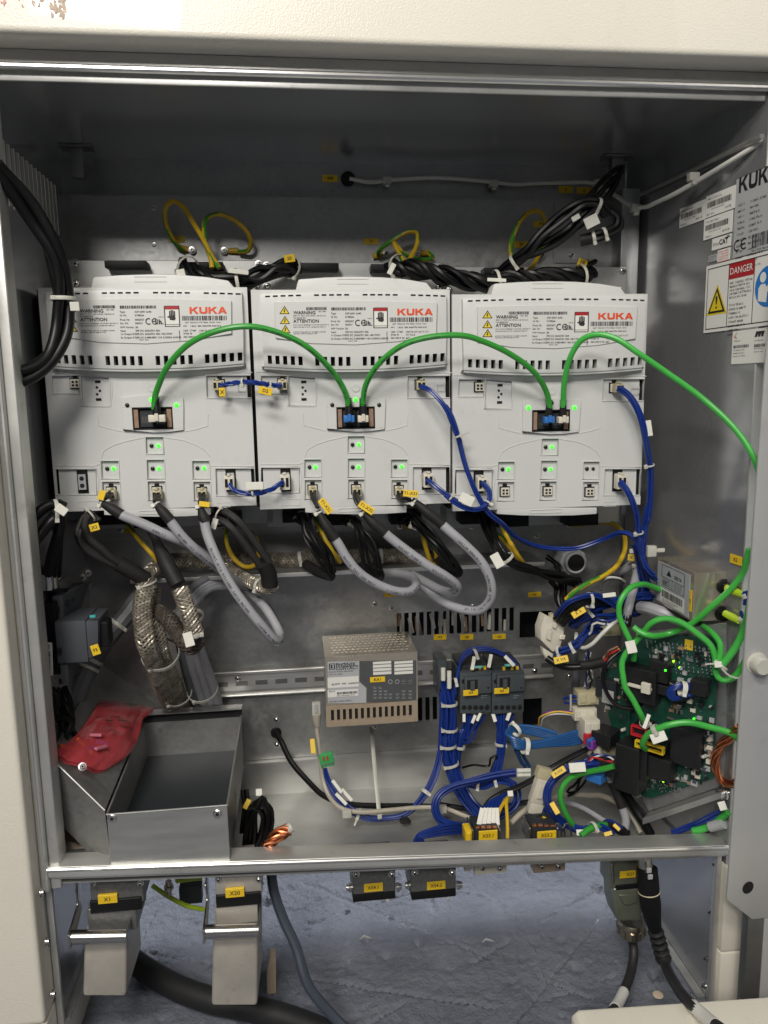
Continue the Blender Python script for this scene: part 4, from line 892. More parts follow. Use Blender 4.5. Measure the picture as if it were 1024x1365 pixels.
# ------------------------------------------------------------------ motor breaker on the left wall
MBR = thing('motor_breaker', 'dark grey motor circuit breaker with black rotary knob on left wall', 'circuit breaker', P('u1', 250, 1024, .11))
MB().hexa([P('u1',150,720,.085)+V((0,0,-.062)), P('u1',215,720,.085)+V((0,0,-.062)), P('u1',215,720,.14)+V((0,0,-.062)), P('u1',150,720,.14)+V((0,0,-.062)), P('u1',150,690,.085), P('u1',222,680,.085), P('u1',222,680,.085)+V((.016,.06,0)), P('u1',150,690,.085)+V((0,.06,0))]).build('upper_housing', 'breaker', MBR, bevel=.001)
fq = Fr((0,.066,0)); a0, b1 = fq.uv('u1', 165, 868); a1, b0 = fq.uv('b1', 400, 218)
MB().fbox(fq, a0, b0, a1, b1, -.055, 0).build('main_housing', 'breaker', MBR, bevel=.0015)
# right cheek that carries the knob
ck = MB(); ck.hexa([(a1+.0003,.066,b0+.004),(a1+.010,.070,b0+.006),(a1+.010,.118,b0+.006),(a1+.0003,.120,b0+.004),(a1+.0003,.066,b1-.001),(a1+.013,.070,b1-.001),(a1+.013,.118,b1-.001),(a1+.0003,.120,b1-.001)]); ck.build('control_face', 'breaker', MBR, bevel=.001)
kn = P('u1', 498, 935, .09); k_ = MB(); k_.box((kn.x-.006,kn.y-.011,kn.z-.015), (kn.x+.009,kn.y+.011,kn.z+.015)); k_.cyl((kn.x-.014,kn.y,kn.z), (kn.x-.005,kn.y,kn.z), .010, 16); k_.build('rotary_knob', 'black', MBR, bevel=.003, seg=3)
fc2 = Fr((a1+.0125,.07,0), (0,1,0)); 
q = P('u1', 427, 828, .064); MB().box((q.x-.0030,q.y,q.z-.0013), (q.x+.0030,q.y+.002,q.z+.0013)).build('teal_strip', 'teal', MBR)
q = P('b1', 448, 135, .064); o = MB().fbox(Fr(q, (1,.1,.25)), -.0045, -.006, .0045, .006, -.0006, .0006).build('marker_plate', 'tag_yellow', MBR, bevel=.0003, seg=1); text('F3', .005, Fr(q, (1,.1,.25)), 0, 0, 'print_black', o, bold=.015, c=.0010)
MB().box((XL+.0005,.075,b0-.016), (a0-.0003,.13,b1+.02)).build('wall_housing', 'black', MBR, bevel=.001)
a_, b_ = fq.uv('b1', 215, 300); MB().fbox(fq, a0+.001, b_-.012, a_+.006, b0-.0003, -.050, -.004).build('lower_housing', 'breaker', MBR, bevel=.001)
lb = MB(); fy = Fr((0,.052,0)); lb.fprism(fy, [fy.uv('b1', *q_) for q_ in ((62,0),(62,-20),(78,-20),(84,82),(150,86),(158,310),(90,314),(80,280))], -.0012, 0); lo_ = lb.build('barcode_label', 'paper', MBR, bevel=.0006, seg=1)
pr = MB()
for y0_, y1_ in ((148,200),(206,245),(252,290)):
    yy = y0_
    while yy < y1_: h_ = random.choice((3,5,7)); pr.flat(fy, [fy.uv('b1',96,yy), fy.uv('b1',140,yy-2), fy.uv('b1',140,yy-2+h_), fy.uv('b1',96,yy+h_)], .0003+eps()); yy += h_+random.choice((3,4,6))
pr.ring(fy.at('b1', 90, 113, .0005), fy.n, .0020, .0004, 12, 4); greek(pr, fy, *fy.uv('b1',110,110), .005, .002, c=.0003); greek(pr, fy, *fy.uv('b1',110,126), .005, .002, c=.0003); pr.build('print', 'print_black', lo_)
det = MB()
for v, x, y in (('u1',188,775),('b1',203,138),('b1',217,345)): q = P(v, x, y, .065 if v == 'b1' and y < 200 else .083); det.box((q.x-.0022,q.y-.003,q.z-.0026), (q.x+.0022,q.y,q.z+.0026))
det.build('latch_slots', 'void', MBR)
for k in range(3): q = P('u1', 240+k*32, 735-k*28, .092+k*.014); MB().lathe(q+V((.0015,0,0)), (1,-.2,.3), [(0,.004),(.002,.004),(.0022,.003)], 12).build('terminal_screw', 'contactor_dark', MBR)
RB = thing('breaker_rail', 'short angled metal rail behind the motor breaker', 'bracket', P('u1', 300, 640, .2))
MB().prism([P('u1',195,590,.10), P('u1',390,490,.20), P('u1',405,600,.20), P('u1',215,715,.10)], (.001,.004,0)).build('bracket_plate', 'galv', RB)
MB().tube([P('u1',205,720,.098), P('u1',408,612,.198)], .0018, 8).build('bracket_edge', 'rail_steel', RB)
for x, y in ((355,562),(394,532)): screw(RB, P('u1', x, y, .175+(x-355)*.0005), (.3,-.9,.1), .0032)

# ------------------------------------------------------------------ line filter box on the right wall
FB = thing('line_filter', 'small tin filter box with barcode label on the right wall', 'filter', P('r2', 520, 560, .06))
c0 = P('r2', 530, 222, .030); c1 = P('r2', 500, 548, .030); far = PX('r2', 283, 82, c0.x); ht = c0.z-P('r2', 515, 548, .030).z; dpt = far.y-c0.y; wdt = .060
e = c0
MB().box((e.x,e.y,e.z-ht), (e.x+wdt,e.y+dpt,e.z)).build('case', 'filter_tin', FB, bevel=.0016)
ff = Fr((e.x-.0002, e.y, e.z), (0,-1,0)); ffr = Fr((0, e.y-.0002, 0))
a1 = -.008; a0 = -dpt+.004; m_ = MB(); m_.fbox(ff, a0, -ht+.003, a1, -.004, 0, .0005); lo_ = m_.build('type_label', 'light_face', FB); pr = MB(); wd = a1-a0
m2_ = MB(); m2_.frect(ff, a0+wd*.12, -ht+.005, a1-wd*.12, -ht*.62, .0006); m2_.build('barcode_field', 'paper', lo_)
barcode(pr, ff, a0+wd*.17, -ht*.80, a1-wd*.18, -ht*.65, c=.0007); greek(pr, ff, a0+wd*.2, -ht*.86, wd*.5, .0016, c=.0007); greek(pr, ff, a0+wd*.2, -ht*.90, wd*.4, .0016, c=.0007)
pr.flat(ff, [(a0+wd*.30,-ht*.30),(a0+wd*.46,-ht*.30),(a0+wd*.38,-ht*.17)], .0008); text('DELTA', ht*.10, ff, a0+wd*.66, -ht*.27, 'print_black', lo_, bold=.02, c=.0010, squash=1.0)
for q in ((.14,.10,.86,.11),(.14,.36,.86,.37),(.14,.56,.86,.57)): pr.frect(ff, a0+wd*q[0], -ht*q[3], a0+wd*q[2], -ht*q[1], .0007)
for q in ((.14,.10,.155,.37),(.845,.10,.86,.57),(.48,.37,.495,.57)): pr.frect(ff, a0+wd*q[0], -ht*q[3], a0+wd*q[2], -ht*q[1], .00074)
for k in range(4): greek(pr, ff, a0+wd*.18, -ht*(.41+.04*k), wd*.26, .0016, c=.0007); greek(pr, ff, a0+wd*.54, -ht*(.41+.04*k), wd*.25, .0016, c=.0007)
ce_mark(pr, ff, a0+wd*.2, -ht*.53, .0055, .0009); pr.build('print', 'print_black', lo_)
o = MB().fbox(ff, -.0065, -ht*.80, -.0008, -ht*.36, .0004, .0012).build('marker_plate', 'tag_yellow', FB, bevel=.0003, seg=1); text('K3', .004, Fr(ff.o, ff.ez*-1, ff.ex), ht*.58, -.0037, 'print_black', o, bold=.015, c=.0016)
for i_, (x, y) in enumerate(((725,305),(715,490))):
    q = P('r2', x, y, e.y); st = MB(); st.lathe(q+V((0,.0005,0)), (0,-1,0), [(0,.009),(.004,.009),(.005,.006),(.012,.0055)], 16); st.build('terminal_stud', 'black', FB)
# two crimped leads on the studs
for i_, (x, y, x2, y2, lab) in enumerate(((745,320,855,365,'upper lime insulated lug and short lead on the tin filter box'),(735,490,830,540,'lower lime insulated lug and short lead on the tin filter box'))):
    R = thing('lug_lead', lab, 'lead', P('r2', x, y, .018), 'lime lugs on the filter box'); A_, B_ = P('r2', x, y, .018), P('r2', x2, y2, -.008)
    MB().tube([A_, A_.lerp(B_,.5), B_], [.0042,.0046,.0036], 10, flat=.8).build('lug_sleeve', 'lime', R); C_ = P('r2', x2+12, y2-60 if i_ else y2+70, -.010)
    MB().tube(spline([B_, B_+V((.003,-.001,.004)), C_]), .0022, 8).build('wire', 'blue_wire', R); MB().tube([B_+V((.001,0,.001)), B_.lerp(C_,.35)+V((.002,-.001,.0))], .0030, 8).build('ferrule', 'white_wire', R)

# ------------------------------------------------------------------ the circuit board stack on the right
p0 = P('A', 805, 1000, .125); p1 = P('A', 957, 1000, .014); ex = V((p1.x-p0.x, p1.y-p0.y, 0)).normalized(); fg = Fr(p0, ex)
PB = thing('control_board', 'green control circuit board with black relays, lit green leds and plugs', 'circuit board', p0+V((.04,-.03,-.07)))
def G(v, x, y): return fg.uv(v, x, y)
bp = [G('A',*q) for q in ((801,905),(838,852),(900,846),(957,852),(951,1038),(868,1064),(826,1052),(822,1000))]
board = MB().fprism(fg, bp, -.0018, 0).build('board', 'pcb', PB)
# carrier plate behind
cpz = [fg.uv('A',*q) for q in ((845,845),(966,832),(966,1048),(862,1084),(850,1060))]
MB().fprism(fg, cpz, -.008, -.006).build('carrier_plate', 'galv', PB, bevel=.0004, seg=1)
MB().fprism(fg, [fg.uv('A',*q) for q in ((862,1086),(966,1051),(966,1059),(862,1094))], -.009, .012).build('carrier_fold', 'galv_bright', PB)
def blk(v, x0, y0, x1, y1, c0, c1, mt='chip', nm='relay', bev=.0008, par=None):
    a0, b1 = G(v, x0, y0); a1, b0 = G(v, x1, y1); return MB().fbox(fg, a0, b0, a1, b1, c0, c1).build(nm, mt, par or PB, bevel=bev, seg=1)
blk('r3', 590, 300, 770, 590, .0002, .016); blk('r3', 440, 470, 600, 660, .0002, .024); blk('r3', 280, 380, 420, 720, .0002, .036, nm='terminal_block'); blk('r3', 420, 380, 460, 640, .0002, .030, nm='terminal_block')
blk('r1', 720, 620, 930, 900, .0002, .020, nm='relay'); blk('r1', 880, 590, 1000, 760, .0002, .014); blk('r3', 720, 0, 820, 120, .0002, .018, nm='terminal_block'); blk('r3', 500, 40, 690, 150, .0002, .014)
blk('r1', 505, 720, 640, 880, .0002, .010, 'contactor_dark', 'capacitor_block'); blk('r3', 110, 310, 230, 430, .0002, .03, 'chip', 'terminal_block'); blk('r3', 300, 60, 372, 200, .0002, .012)
# sub-board standing at the left
sb = MB(); sb.fprism(fg, [G('r3',*q) for q in ((285,60),(310,60),(300,470),(275,480))], .004, .006); sb.build('sub_board', 'pcb', PB)
# framed ethernet sockets
for (x0, y0, x1, y1, mt, nm) in ((370,270,465,362,'red_frame','red_socket'),(395,365,575,465,'tag_yellow','yellow_socket')):
    a0, b1 = G('r3', x0, y0); a1, b0 = G('r3', x1, y1); t_ = .0018; m_ = MB(); plate(m_, fg, a0, a1, b0, b1, .032, [(a0+t_, a1-t_, b0+t_, b1-t_)], .006, skirt=.006); m_.build(nm, mt, PB); MB().fbox(fg, a0+.0004, b0+.0004, a1-.0004, b1-.0004, .0002, .026).build('socket_body', 'chip', PB)
for x0, y0, x1, y1, mt in ((78,318,112,400,'red_frame'),(92,345,130,410,'socket_blue'),(105,362,138,425,'purple')): blk('r3', x0, y0, x1, y1, .02, .038, mt, 'coding_key', .0005)
# pins, resistors, chips, solder joints
rnd = random.Random(21); pins = MB()
for i in range(13):
    for j in range(17):
        x = 745+i*21; y = 560-j*0+0
for j in range(9):
    for i in range(15):
        a, b = G('r2', 210+i*30+j*3, 668+j*24+i*4)
        if rnd.random() < .85 and 300 < 210+i*30: pins.fbox(fg, a-.0008, b-.0014, a+.0008, b+.0014, .0002, .0022)
    for i in range(6):
        a, b = G('r2', 215+i*30+j*3, 668+j*14+i*4)
        if rnd.random() < .8: pins.fbox(fg, a-.0008, b-.0014, a+.0008, b+.0014, .0002, .0022)
for k in range(260):
    v, x, y = rnd.choice((('r3',rnd.uniform(560,820),rnd.uniform(120,660)),('r3',rnd.uniform(380,640),rnd.uniform(640,760)),('r1',rnd.uniform(520,760),rnd.uniform(600,960)))); a, b = G(v, x, y); pins.fbox(fg, a-.0006*rnd.uniform(.6,2), b-.0006, a+.0006, b+.0006*rnd.uniform(.6,2.5), .0002, .0010)
pj = pins.build('solder_pins', 'pin', PB); pj['kind'] = 'stuff'
for k in range(170):
    v, x, y = rnd.choice((('r3',rnd.uniform(560,830),rnd.uniform(20,300)),('r3',rnd.uniform(780,830),rnd.uniform(300,620)),('r3',rnd.uniform(440,800),rnd.uniform(600,720)),('r1',rnd.uniform(520,740),rnd.uniform(640,1000)),('r2',rnd.uniform(230,640),rnd.uniform(690,900)))); a, b = G(v, x, y); w_, h_ = rnd.uniform(.001,.004), rnd.uniform(.001,.003); MB().fbox(fg, a-w_, b-h_, a+w_, b+h_, .0003, rnd.uniform(.0015,.005)).build(rnd.choice(('chip','resistor','capacitor')), rnd.choice(('chip','chip','tan_copper','paper_grey','contactor','screw','connector_white')), PB)
for v, x, y, mt in (('r2',397,808,'led_yellow'),('r2',438,850,'led_yellow'),('r3',445,105,'led_yellow'),('r3',712,280,'led_on'),('r3',742,378,'led_on'),('r3',722,392,'led_on'),('r3',514,686,'led_yellow'),('r2',110,655,'led_yellow'),('r1',1010,650,'led_on')):
    a, b = G(v, x, y); o = MB().lathe(fg.p(a, b, .022 if v == 'r1' else .016 if (x,y) == (445,105) else .0015), fg.n, [(0,.0014),(.0012,.0014),(.0018,.0008)], 10).build('led', mt, PB)
for v, x, y in (('r3',795,520),('r3',360,775),('r3',270,347)):
    q = fg.at(v, x, y, .001); MB().lathe(q, fg.n+V((-.8,0,0)), [(0,.0022),(.008,.0022),(.009,.0014)], 10).build('standoff', 'nylon', PB)
blk('r2', 470, 660, 522, 740, .0005, .0015, 'tag_yellow', 'marker_plate', .0002)
blk('r1', 760, 730, 920, 790, .022, .027, 'connector_white', 'ribbon_clip'); blk('r1', 868, 715, 925, 800, .0275, .033, 'connector_white', 'ribbon_clip')
blk('r1', 560, 790, 635, 900, .012, .014, 'paper_grey', 'label_strip', .0003)
blk('r3', 145, 520, 240, 605, .042, .060, 'socket_blue', 'blue_plug', .001); blk('r3', 243, 525, 300, 585, .030, .05, 'chip', 'plug_body')
# connectors plugged along the left side of the board
def conn(name, label, v, x0, y0, x1, y1, d0, d1, mt='connector_white', ribs=3, grp='white plugs at the control board'):
    R = thing(name, label, 'connector', P(v, (x0+x1)/2, y1, d0), grp); m_ = MB(); pbox(m_, v, x0, y0, x1, y1, d0, d1); m_.build('plug_housing', mt, R, bevel=.0012)
    for k in range(ribs):
        xx = x0+(x1-x0)*(k+.5)/ribs; ww = (x1-x0)/ribs*.28; m_ = MB(); pbox(m_, v, xx-ww, y0+(y1-y0)*.12, xx+ww, y1-(y1-y0)*.12, d0-.0018, d0-.0002); m_.build('latch_rib', mt, R, bevel=.0005, seg=1)
    return R
conn('plug', 'yellowish white plug with blue wires left of the board', 'r1', 365, 838, 505, 915, .13, .15, 'connector_cream', 2)
conn('plug', 'flat white plug fed by thin yellow wire, above the light blue coil', 'r1', 340, 955, 490, 1020, .13, .15, 'connector_white', 3)
conn('plug', 'tall white plug where the light blue wires end', 'r3', 0, 300, 95, 440, .11, .14, 'connector_white', 2)
conn('plug', 'lower white plug under the tall one at board edge', 'r3', 30, 445, 108, 525, .11, .14, 'connector_white', 2)
conn('plug', 'cream plug half hidden beneath the coding keys of the board', 'r3', 112, 450, 238, 520, .12, .15, 'connector_cream', 3)
conn('plug', 'wide cream plug behind the white wire above the board', 'r1', 490, 340, 655, 445, .135, .16, 'connector_cream', 3)

# ------------------------------------------------------------------ big white mating connector hanging from wires
BC = thing('white_connector', 'large white multi-pole connector hanging from black and blue wires', 'connector', P('r1', 180, 540, .13))
fo = Fr(P('r1', 185, 420, .13), (1,.15,-.25)); k_ = .93/1025/5.12
def R1(x, y): return fo.uv('r1', x, y)
MB().fprism(fo, [R1(*q) for q in ((140,305),(270,375),(265,445),(235,540),(190,560),(110,480),(108,400))], -.018, 0).build('housing', 'connector_white', BC, bevel=.0015)
for q in (((150,390),(180,405),(168,480),(140,465)),((190,345),(215,358),(205,400),(182,388)),((235,440),(270,440),(262,470),(228,470))): MB().fprism(fo, [R1(*t) for t in q], .0002, .0035).build('latch', 'connector_white', BC, bevel=.0008, seg=1)
MB().fprism(fo, [R1(*t) for t in ((125,530),(195,575),(190,615),(150,610),(128,570))], -.010, -.001).build('strain_relief', 'connector_white', BC, bevel=.001)
slot_ = MB()
for k in range(4): q = fo.at('r1', 195+k*19, 335+k*10, -.008); slot_.box((q.x-.0022,q.y-.003,q.z-.003), (q.x+.0022,q.y+.003,q.z+.006))
slot_.build('wire_entries', 'connector_cream', BC)

# ------------------------------------------------------------------ threaded pipe stub in the back panel
PS = thing('conduit_fitting', 'round grey conduit fitting with dark open bore below the right drive', 'fitting', P('u4', 548, 460, YB-.01))
q = P('u4', 545, 385, .215); R_ = 82/4.267*1.01/1025; m_ = MB(); n = 48
pts_ = [(R_*(1+.05*math.cos(k*2*math.pi/n*10))*math.cos(2*math.pi*k/n), R_*(1+.05*math.cos(k*2*math.pi/n*10))*math.sin(2*math.pi*k/n)) for k in range(n)]
fz2 = Fr(q); m_.fprism(fz2, pts_, -.034, -.008); m_.build('lock_nut', 'light_face', PS, bevel=.001)
m_ = MB(); m_.cyl(q+V((0,.03,0)), q+V((0,.0,0)), R_*.80, 32); m_.build('sleeve', 'paper_grey', PS, angle=60); MB().ring(q, (0,-1,0), R_*.72, R_*.10, 32, 8).build('sleeve_lip', 'paper_grey', PS); MB().lathe(q+V((0,-.0004,0)), (0,-1,0), [(0,R_*.66),(.0005,R_*.66)], 24).build('bore', 'void', PS)  # black disc at the front paints the darkness inside the bore

# ------------------------------------------------------------------ sheet metal at lower left: duct, tray, bag
DU = thing('sheet_duct', 'slanted galvanised sheet metal duct behind the tray and red bag', 'duct', P('A', 100, 1100, .06))
t0 = [None, P('A',191,954,.222), P('A',140,1080,.008), P('A',66,1008,.030)]
dn = (t0[2]-t0[1]).cross(t0[3]-t0[1]).normalized(); dn = dn if dn.z > 0 else -dn
def on_duct(v, x, y, h=.0):
    d = ray(v, x, y); return CAM + d*((t0[1]+dn*h-CAM).dot(dn)/d.dot(dn))
t0[0] = on_duct('A', 139, 879)
MB().prism([t0[0], on_duct('A', 226, 946), t0[1], t0[2], t0[3]], (0,.0,-.0015)).build('top_sheet', 'galv', DU); MB().add([t0[3], t0[2], t0[2]+V((0,.01,-.085)), t0[3]+V((0,.01,-.085))], [(0,1,2,3)]).add([q+V((0,.0012,0)) for q in (t0[3], t0[2], t0[2]+V((0,.01,-.085)), t0[3]+V((0,.01,-.085)))], [(3,2,1,0)]).build('front_sheet', 'galv', DU)
MB().tube([t0[3]+V((0,-.0003,0)), t0[2]+V((0,-.0003,0))], .0011, 8).build('folded_edge', 'galv_bright', DU)
for x, y, d_ in ((68,992,.05),(69,1046,.05),(110,1022,.028)): screw(DU, P('A', x, y, d_), (.3,-1,.6), .0030)
TR = thing('metal_tray', 'open-topped galvanised sheet metal tray behind the bottom rail', 'tray', P('A', 225, 1135, .12))
th = .0012; yF, yBk = .000, .232
A0, A1 = P('A',142,1082,yF), P('A',303,1077,yF); B0, B1 = P('A',190,962,yBk), P('A',322,958,yBk); zf = (A0.z+A1.z)/2; zb_ = (B0.z+B1.z)/2; zbot = -.520; zfl = P('A', 200, 1008, yBk).z
xl0, xr0 = A0.x, A1.x; xl1, xr1 = B0.x+.002, B1.x
MB().hexa([(xl0,yF,zbot),(xr0,yF,zbot),(xr0,yF+th,zbot),(xl0,yF+th,zbot),(xl0,yF,zf),(xr0,yF,zf),(xr0,yF+th,zf),(xl0,yF+th,zf)]).build('front_wall', 'galv_bright', TR, bevel=.0004, seg=1)
MB().hexa([(xl1,yBk,zbot),(xr1,yBk,zbot),(xr1,yBk+th,zbot),(xl1,yBk+th,zbot),(xl1,yBk,zb_),(xr1,yBk,zb_),(xr1,yBk+th,zb_),(xl1,yBk+th,zb_)]).build('back_wall', 'galv', TR)
for nm, xa, xb in (('side_wall',xl0,xl1),('side_wall',xr0-th,xr1-th)): MB().hexa([(xa,yF+th,zbot),(xa+th,yF+th,zbot),(xb+th,yBk,zbot),(xb,yBk,zbot),(xa,yF+th,zf),(xa+th,yF+th,zf),(xb+th,yBk,zb_),(xb,yBk,zb_)]).build(nm, 'galv', TR)
MB().hexa([(xl0+th,yF+th,zfl-.002),(xr0-th,yF+th,zfl-.002),(xr1-th,yBk,zfl-.002),(xl1+th,yBk,zfl-.002),(xl0+th,yF+th,zfl),(xr0-th,yF+th,zfl),(xr1-th,yBk,zfl),(xl1+th,yBk,zfl)]).build('floor', 'contactor_dark', TR)  # dark floor colour paints the shade deep in the tray
# folded rear hood; the upstand is near-black to paint the shade inside it
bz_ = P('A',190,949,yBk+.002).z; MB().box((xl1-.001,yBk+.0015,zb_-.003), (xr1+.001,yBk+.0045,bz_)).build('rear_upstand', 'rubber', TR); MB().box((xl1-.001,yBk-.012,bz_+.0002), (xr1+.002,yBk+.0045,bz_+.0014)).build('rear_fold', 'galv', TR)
MB().tube([V((xr0,yF,zf)), V((xr1,yBk,zb_+.002))], .0012, 8).build('rim_edge', 'galv_bright', TR); MB().tube([V((xl0,yF,zf)), V((xl1,yBk,zb_+.002))], .0010, 8).build('rim_edge', 'galv_bright', TR); MB().tube([V((xl0,yF,zf)), V((xr0,yF,zf))], .0010, 8).build('rim_edge', 'galv_bright', TR)
for x, y in ((383,488),(742,473)): q = P('c', x, y, yF-.0002); m_ = MB(); m_.lathe(q, (0,-1,0), [(0,.0052),(.0008,.0050),(.0016,.0040)], 16, 0); m_.lathe(q+V((0,-.0014,0)), (0,-1,0), [(0,.0018),(.0006,.0018)], 10, 1); m_.build('rivet', ['screw','void'], TR)
FO = MB(); f0 = [P('c', *q) for q in ((190,575,.06),(240,565,.07),(330,568,.06),(362,590,.05),(362,640,.05),(188,640,.05))]; FO.prism(f0, (0,.05,.0)); one(FO.build('foam_pad', 'foam', None, bevel=.006, seg=3), 'beige foam scrap lying at the lower left corner of the frame', 'foam')
# red antistatic bag
def edge(pts): return resample(spline(pts, .003), 16)
def D(*pp): return [on_duct('b1', *q) for q in pp]
T_ = edge(D((480,470,.004),(600,492,.006),(760,520,.006),(905,548,.004))); B_ = edge(D((140,845,.004),(290,905,.005),(400,945,.005),(495,962,.004)))
L_ = edge(D((480,470,.004),(452,525,.008),(330,700,.006),(230,785,.005),(140,845,.004))); R_e = edge(D((905,548,.004),(775,600,.008),(752,680,.008),(692,830,.006),(495,962,.004)))
fqv, fqf = [], []
from mathutils import noise as mnz
for j in range(17):
    for i in range(17):
        s, t = i/16, j/16; p = T_[i]*(1-t)+B_[i]*t+L_[j]*(1-s)+R_e[j]*s-(T_[0]*(1-s)*(1-t)+T_[16]*s*(1-t)+B_[0]*(1-s)*t+B_[16]*s*t)
        up = dn; p = p+up*(.002+.006*math.sin(math.pi*s)*math.sin(math.pi*t)*(1.2 if t > .5 else .5)+.003*mnz.noise(V((s*5,t*6,2)))-.0045*max(0,.16-abs(mnz.noise(V((s*3.2+t*1.5,t*3.6-s*1.2,5)))))/.16*.6+.0015*mnz.noise(V((s*14,t*12,3)))+.0025*math.exp(-((t-.17)/.05)**2)); fqv.append(p)
for j in range(16):
    for i in range(16): k = j*17+i; fqf.append((k, k+17, k+18, k+1))
BG = thing('antistatic_bag', 'red translucent antistatic bag of small parts on the slanted duct', 'bag', fqv[16*17+8])
sk = MB(); sk.add(fqv, fqf); bo_ = sk.build('bag_film', 'bag_red', BG, angle=80)
sk = MB(); sk.add([q-dn*.0045 for q in fqv], fqf); sk.build('bag_film', 'bag_red', BG, angle=80)
def bagp(s, t, h=.001): i, j = int(s*15), int(t*15); k = j*17+i; n_ = (fqv[k+1]-fqv[k]).cross(fqv[k]-fqv[k+17]).normalized(); n_ = n_ if n_.y < 0 else -n_; return Fr(fqv[k]+n_*h, fqv[k+1]-fqv[k], fqv[k]-fqv[k+17])
f1_ = bagp(.30,.36); text('STATIC', .0085, f1_, 0, .006, 'print_black', BG, c=.0006, squash=1.0); text('DISSIPATIVE', .0085, f1_, 0, -.004, 'print_black', BG, c=.0006, squash=.85)
f2_ = bagp(.72,.50); text('STATIC', .006, f2_, 0, .004, 'print_black', BG, c=.0006); text('DISSIPATIVE', .006, f2_, 0, -.003, 'print_black', BG, c=.0006, squash=.85)
f3_ = bagp(.55,.04); text('090414', .011, f3_, 0, 0, 'print_black', BG, bold=.01, c=.0008)
tri = MB()
for f_, ax in ((f1_,-.010),(f1_,.008),(f2_,0)):
    t3 = [(ax-.005,-.021),(ax+.005,-.021),(ax,-.012)]
    for k in range(3): tri.tube([f_.p(*t3[k], .0008), f_.p(*t3[(k+1)%3], .0008)], .00045, 4)
tri.build('triangle_print', 'print_black', BG)
for s, t, mt, w_ in ((.12,.88,'orange_part',.010),(.2,.8,'orange_part',.008),(.42,.86,'blue_part',.009),(.5,.78,'blue_part',.008),(.62,.88,'pink_part',.009),(.55,.92,'orange_part',.007),(.35,.78,'pink_part',.007),(.72,.8,'tan_copper',.007)):
    f_ = bagp(s, t, -.0062); MB().fbox(Fr(f_.o, f_.ex+f_.ez*random.uniform(-.8,.8), f_.ez), -w_, -.0025, w_, .0025, -.001, .0022).build('small_part', mt, BG, bevel=.0006, seg=1)
# ------------------------------------------------------------------ green network cables on the drives
def rj45(root, v, x, y, dep, mt, up=V((0,0,1)), s=1., nm='plug'):
    q = P(v, x, y, dep); b = MB(); b.tube([q+up*.0165, q+up*.009, q+up*.004, q-up*.004], [.0030,.0036,.0046,.0050], 10); 
    for k in range(4): b.ring(q+up*(.0155-k*.0022), up, .0036, .0007, 12, 5)
    b.build('boot', 'black', root); B = MB().box((q.x-.0062*s,q.y-.004,q.z-.0115), (q.x+.0062*s,q.y+.006,q.z-.0035)).build(nm, mt, root, bevel=.0008)
    MB().box((q.x-.0020,q.y-.0062,q.z-.0105), (q.x+.0022,q.y-.0041,q.z-.002)).build('latch', mt, root, bevel=.0005, seg=1)
GR = 'green network cables'
r, p = cable('network_cable', 'green cable arching from the left drive to the middle drive', W('m1',(530,690,.108),(533,640,.106),(548,590,.10),(592,500,.085),(680,410,.072),(800,355,.064),(930,336,.062))+W('m2',(130,395,.066),(270,460,.072),(380,560,.085),(450,660,.10),(472,720,.106),(475,750,.108)), .0034, 'green_cable', GR)
jacket_print(r, p, .0034, .55, .97); rj45(r, 'm1', 541, 700, .108, 'connector_white', s=1.5); rj45(r, 'm2', 477, 775, .108, 'socket_blue')
r, p = cable('network_cable', 'green cable arching from the middle drive to the right drive', W('m2',(541,755,.108),(545,715,.106),(556,650,.10),(620,545,.085),(740,455,.072),(880,418,.064),(1020,415,.062))+W('m3',(180,425,.066),(300,480,.074),(410,560,.085),(470,650,.10),(486,712,.106),(487,740,.108)), .0034, 'green_cable', GR)
jacket_print(r, p, .0034, .03, .42); rj45(r, 'm2', 543, 775, .108, 'connector_white'); rj45(r, 'm3', 484, 755, .108, 'socket_blue')
r, p = cable('network_cable', 'green cable leaving the right drive in a tall loop towards the door', W('m3',(548,740,.108),(549,700,.106),(556,600,.095),(590,480,.08),(640,415,.07),(710,396,.06),(790,415,.05),(890,480,.04))+W('A',(889,497,.035),(935,530,.022),(980,572,-.004),(1006,612,-.022),(1020,660,-.034)), .0034, 'lime_cable', GR)
rj45(r, 'm3', 548, 755, .108, 'connector_white')


# ------------------------------------------------------------------ small plugs in the drive sockets
def dplug(root, v, x, y, mt='connector_cream', wpx=.0105, hpx=.0105, d=.012, rib=True):
    q = P(v, x, y, YM-.001); s = MB().box((q.x-wpx/2,q.y-d,q.z-hpx/2), (q.x+wpx/2,q.y+.0005,q.z+hpx/2)).build('plug', mt, root, bevel=.0009)
    MB().box((q.x-.0018,q.y-d-.001,q.z+hpx/2), (q.x+.0018,q.y-.001,q.z+hpx/2+.0022)).build('latch', mt, s, bevel=.0004, seg=1)
    for k in (-1, 1): MB().box((q.x+k*wpx*.24-.0016,q.y-d-.0006,q.z-hpx*.3), (q.x+k*wpx*.24+.0016,q.y-d-.0001,q.z+hpx*.3)).build('wire_hole', 'black', s)
    return q
BL = 'blue wire pairs between the drives'
def pair(label, path, n=2, r=.0017, twist=0., name='wire_pair', grp=BL, mt='blue_wire', seed=1, R=None):
    root = thing(name, label, 'wires', path[0], grp); pts = bundle(root, path, n, r, mt, twist=twist, seed=seed, R=R); return root, pts
r, p = pair('twisted blue wires joining the upper sockets of left and middle drives', W('m1',(812,588,.106),(850,582,.100),(900,574,.096),(955,575,.094))+W('m2',(0,632,.094),(50,634,.096),(100,646,.10),(160,650,.106)), 3, .0015, twist=2.4)
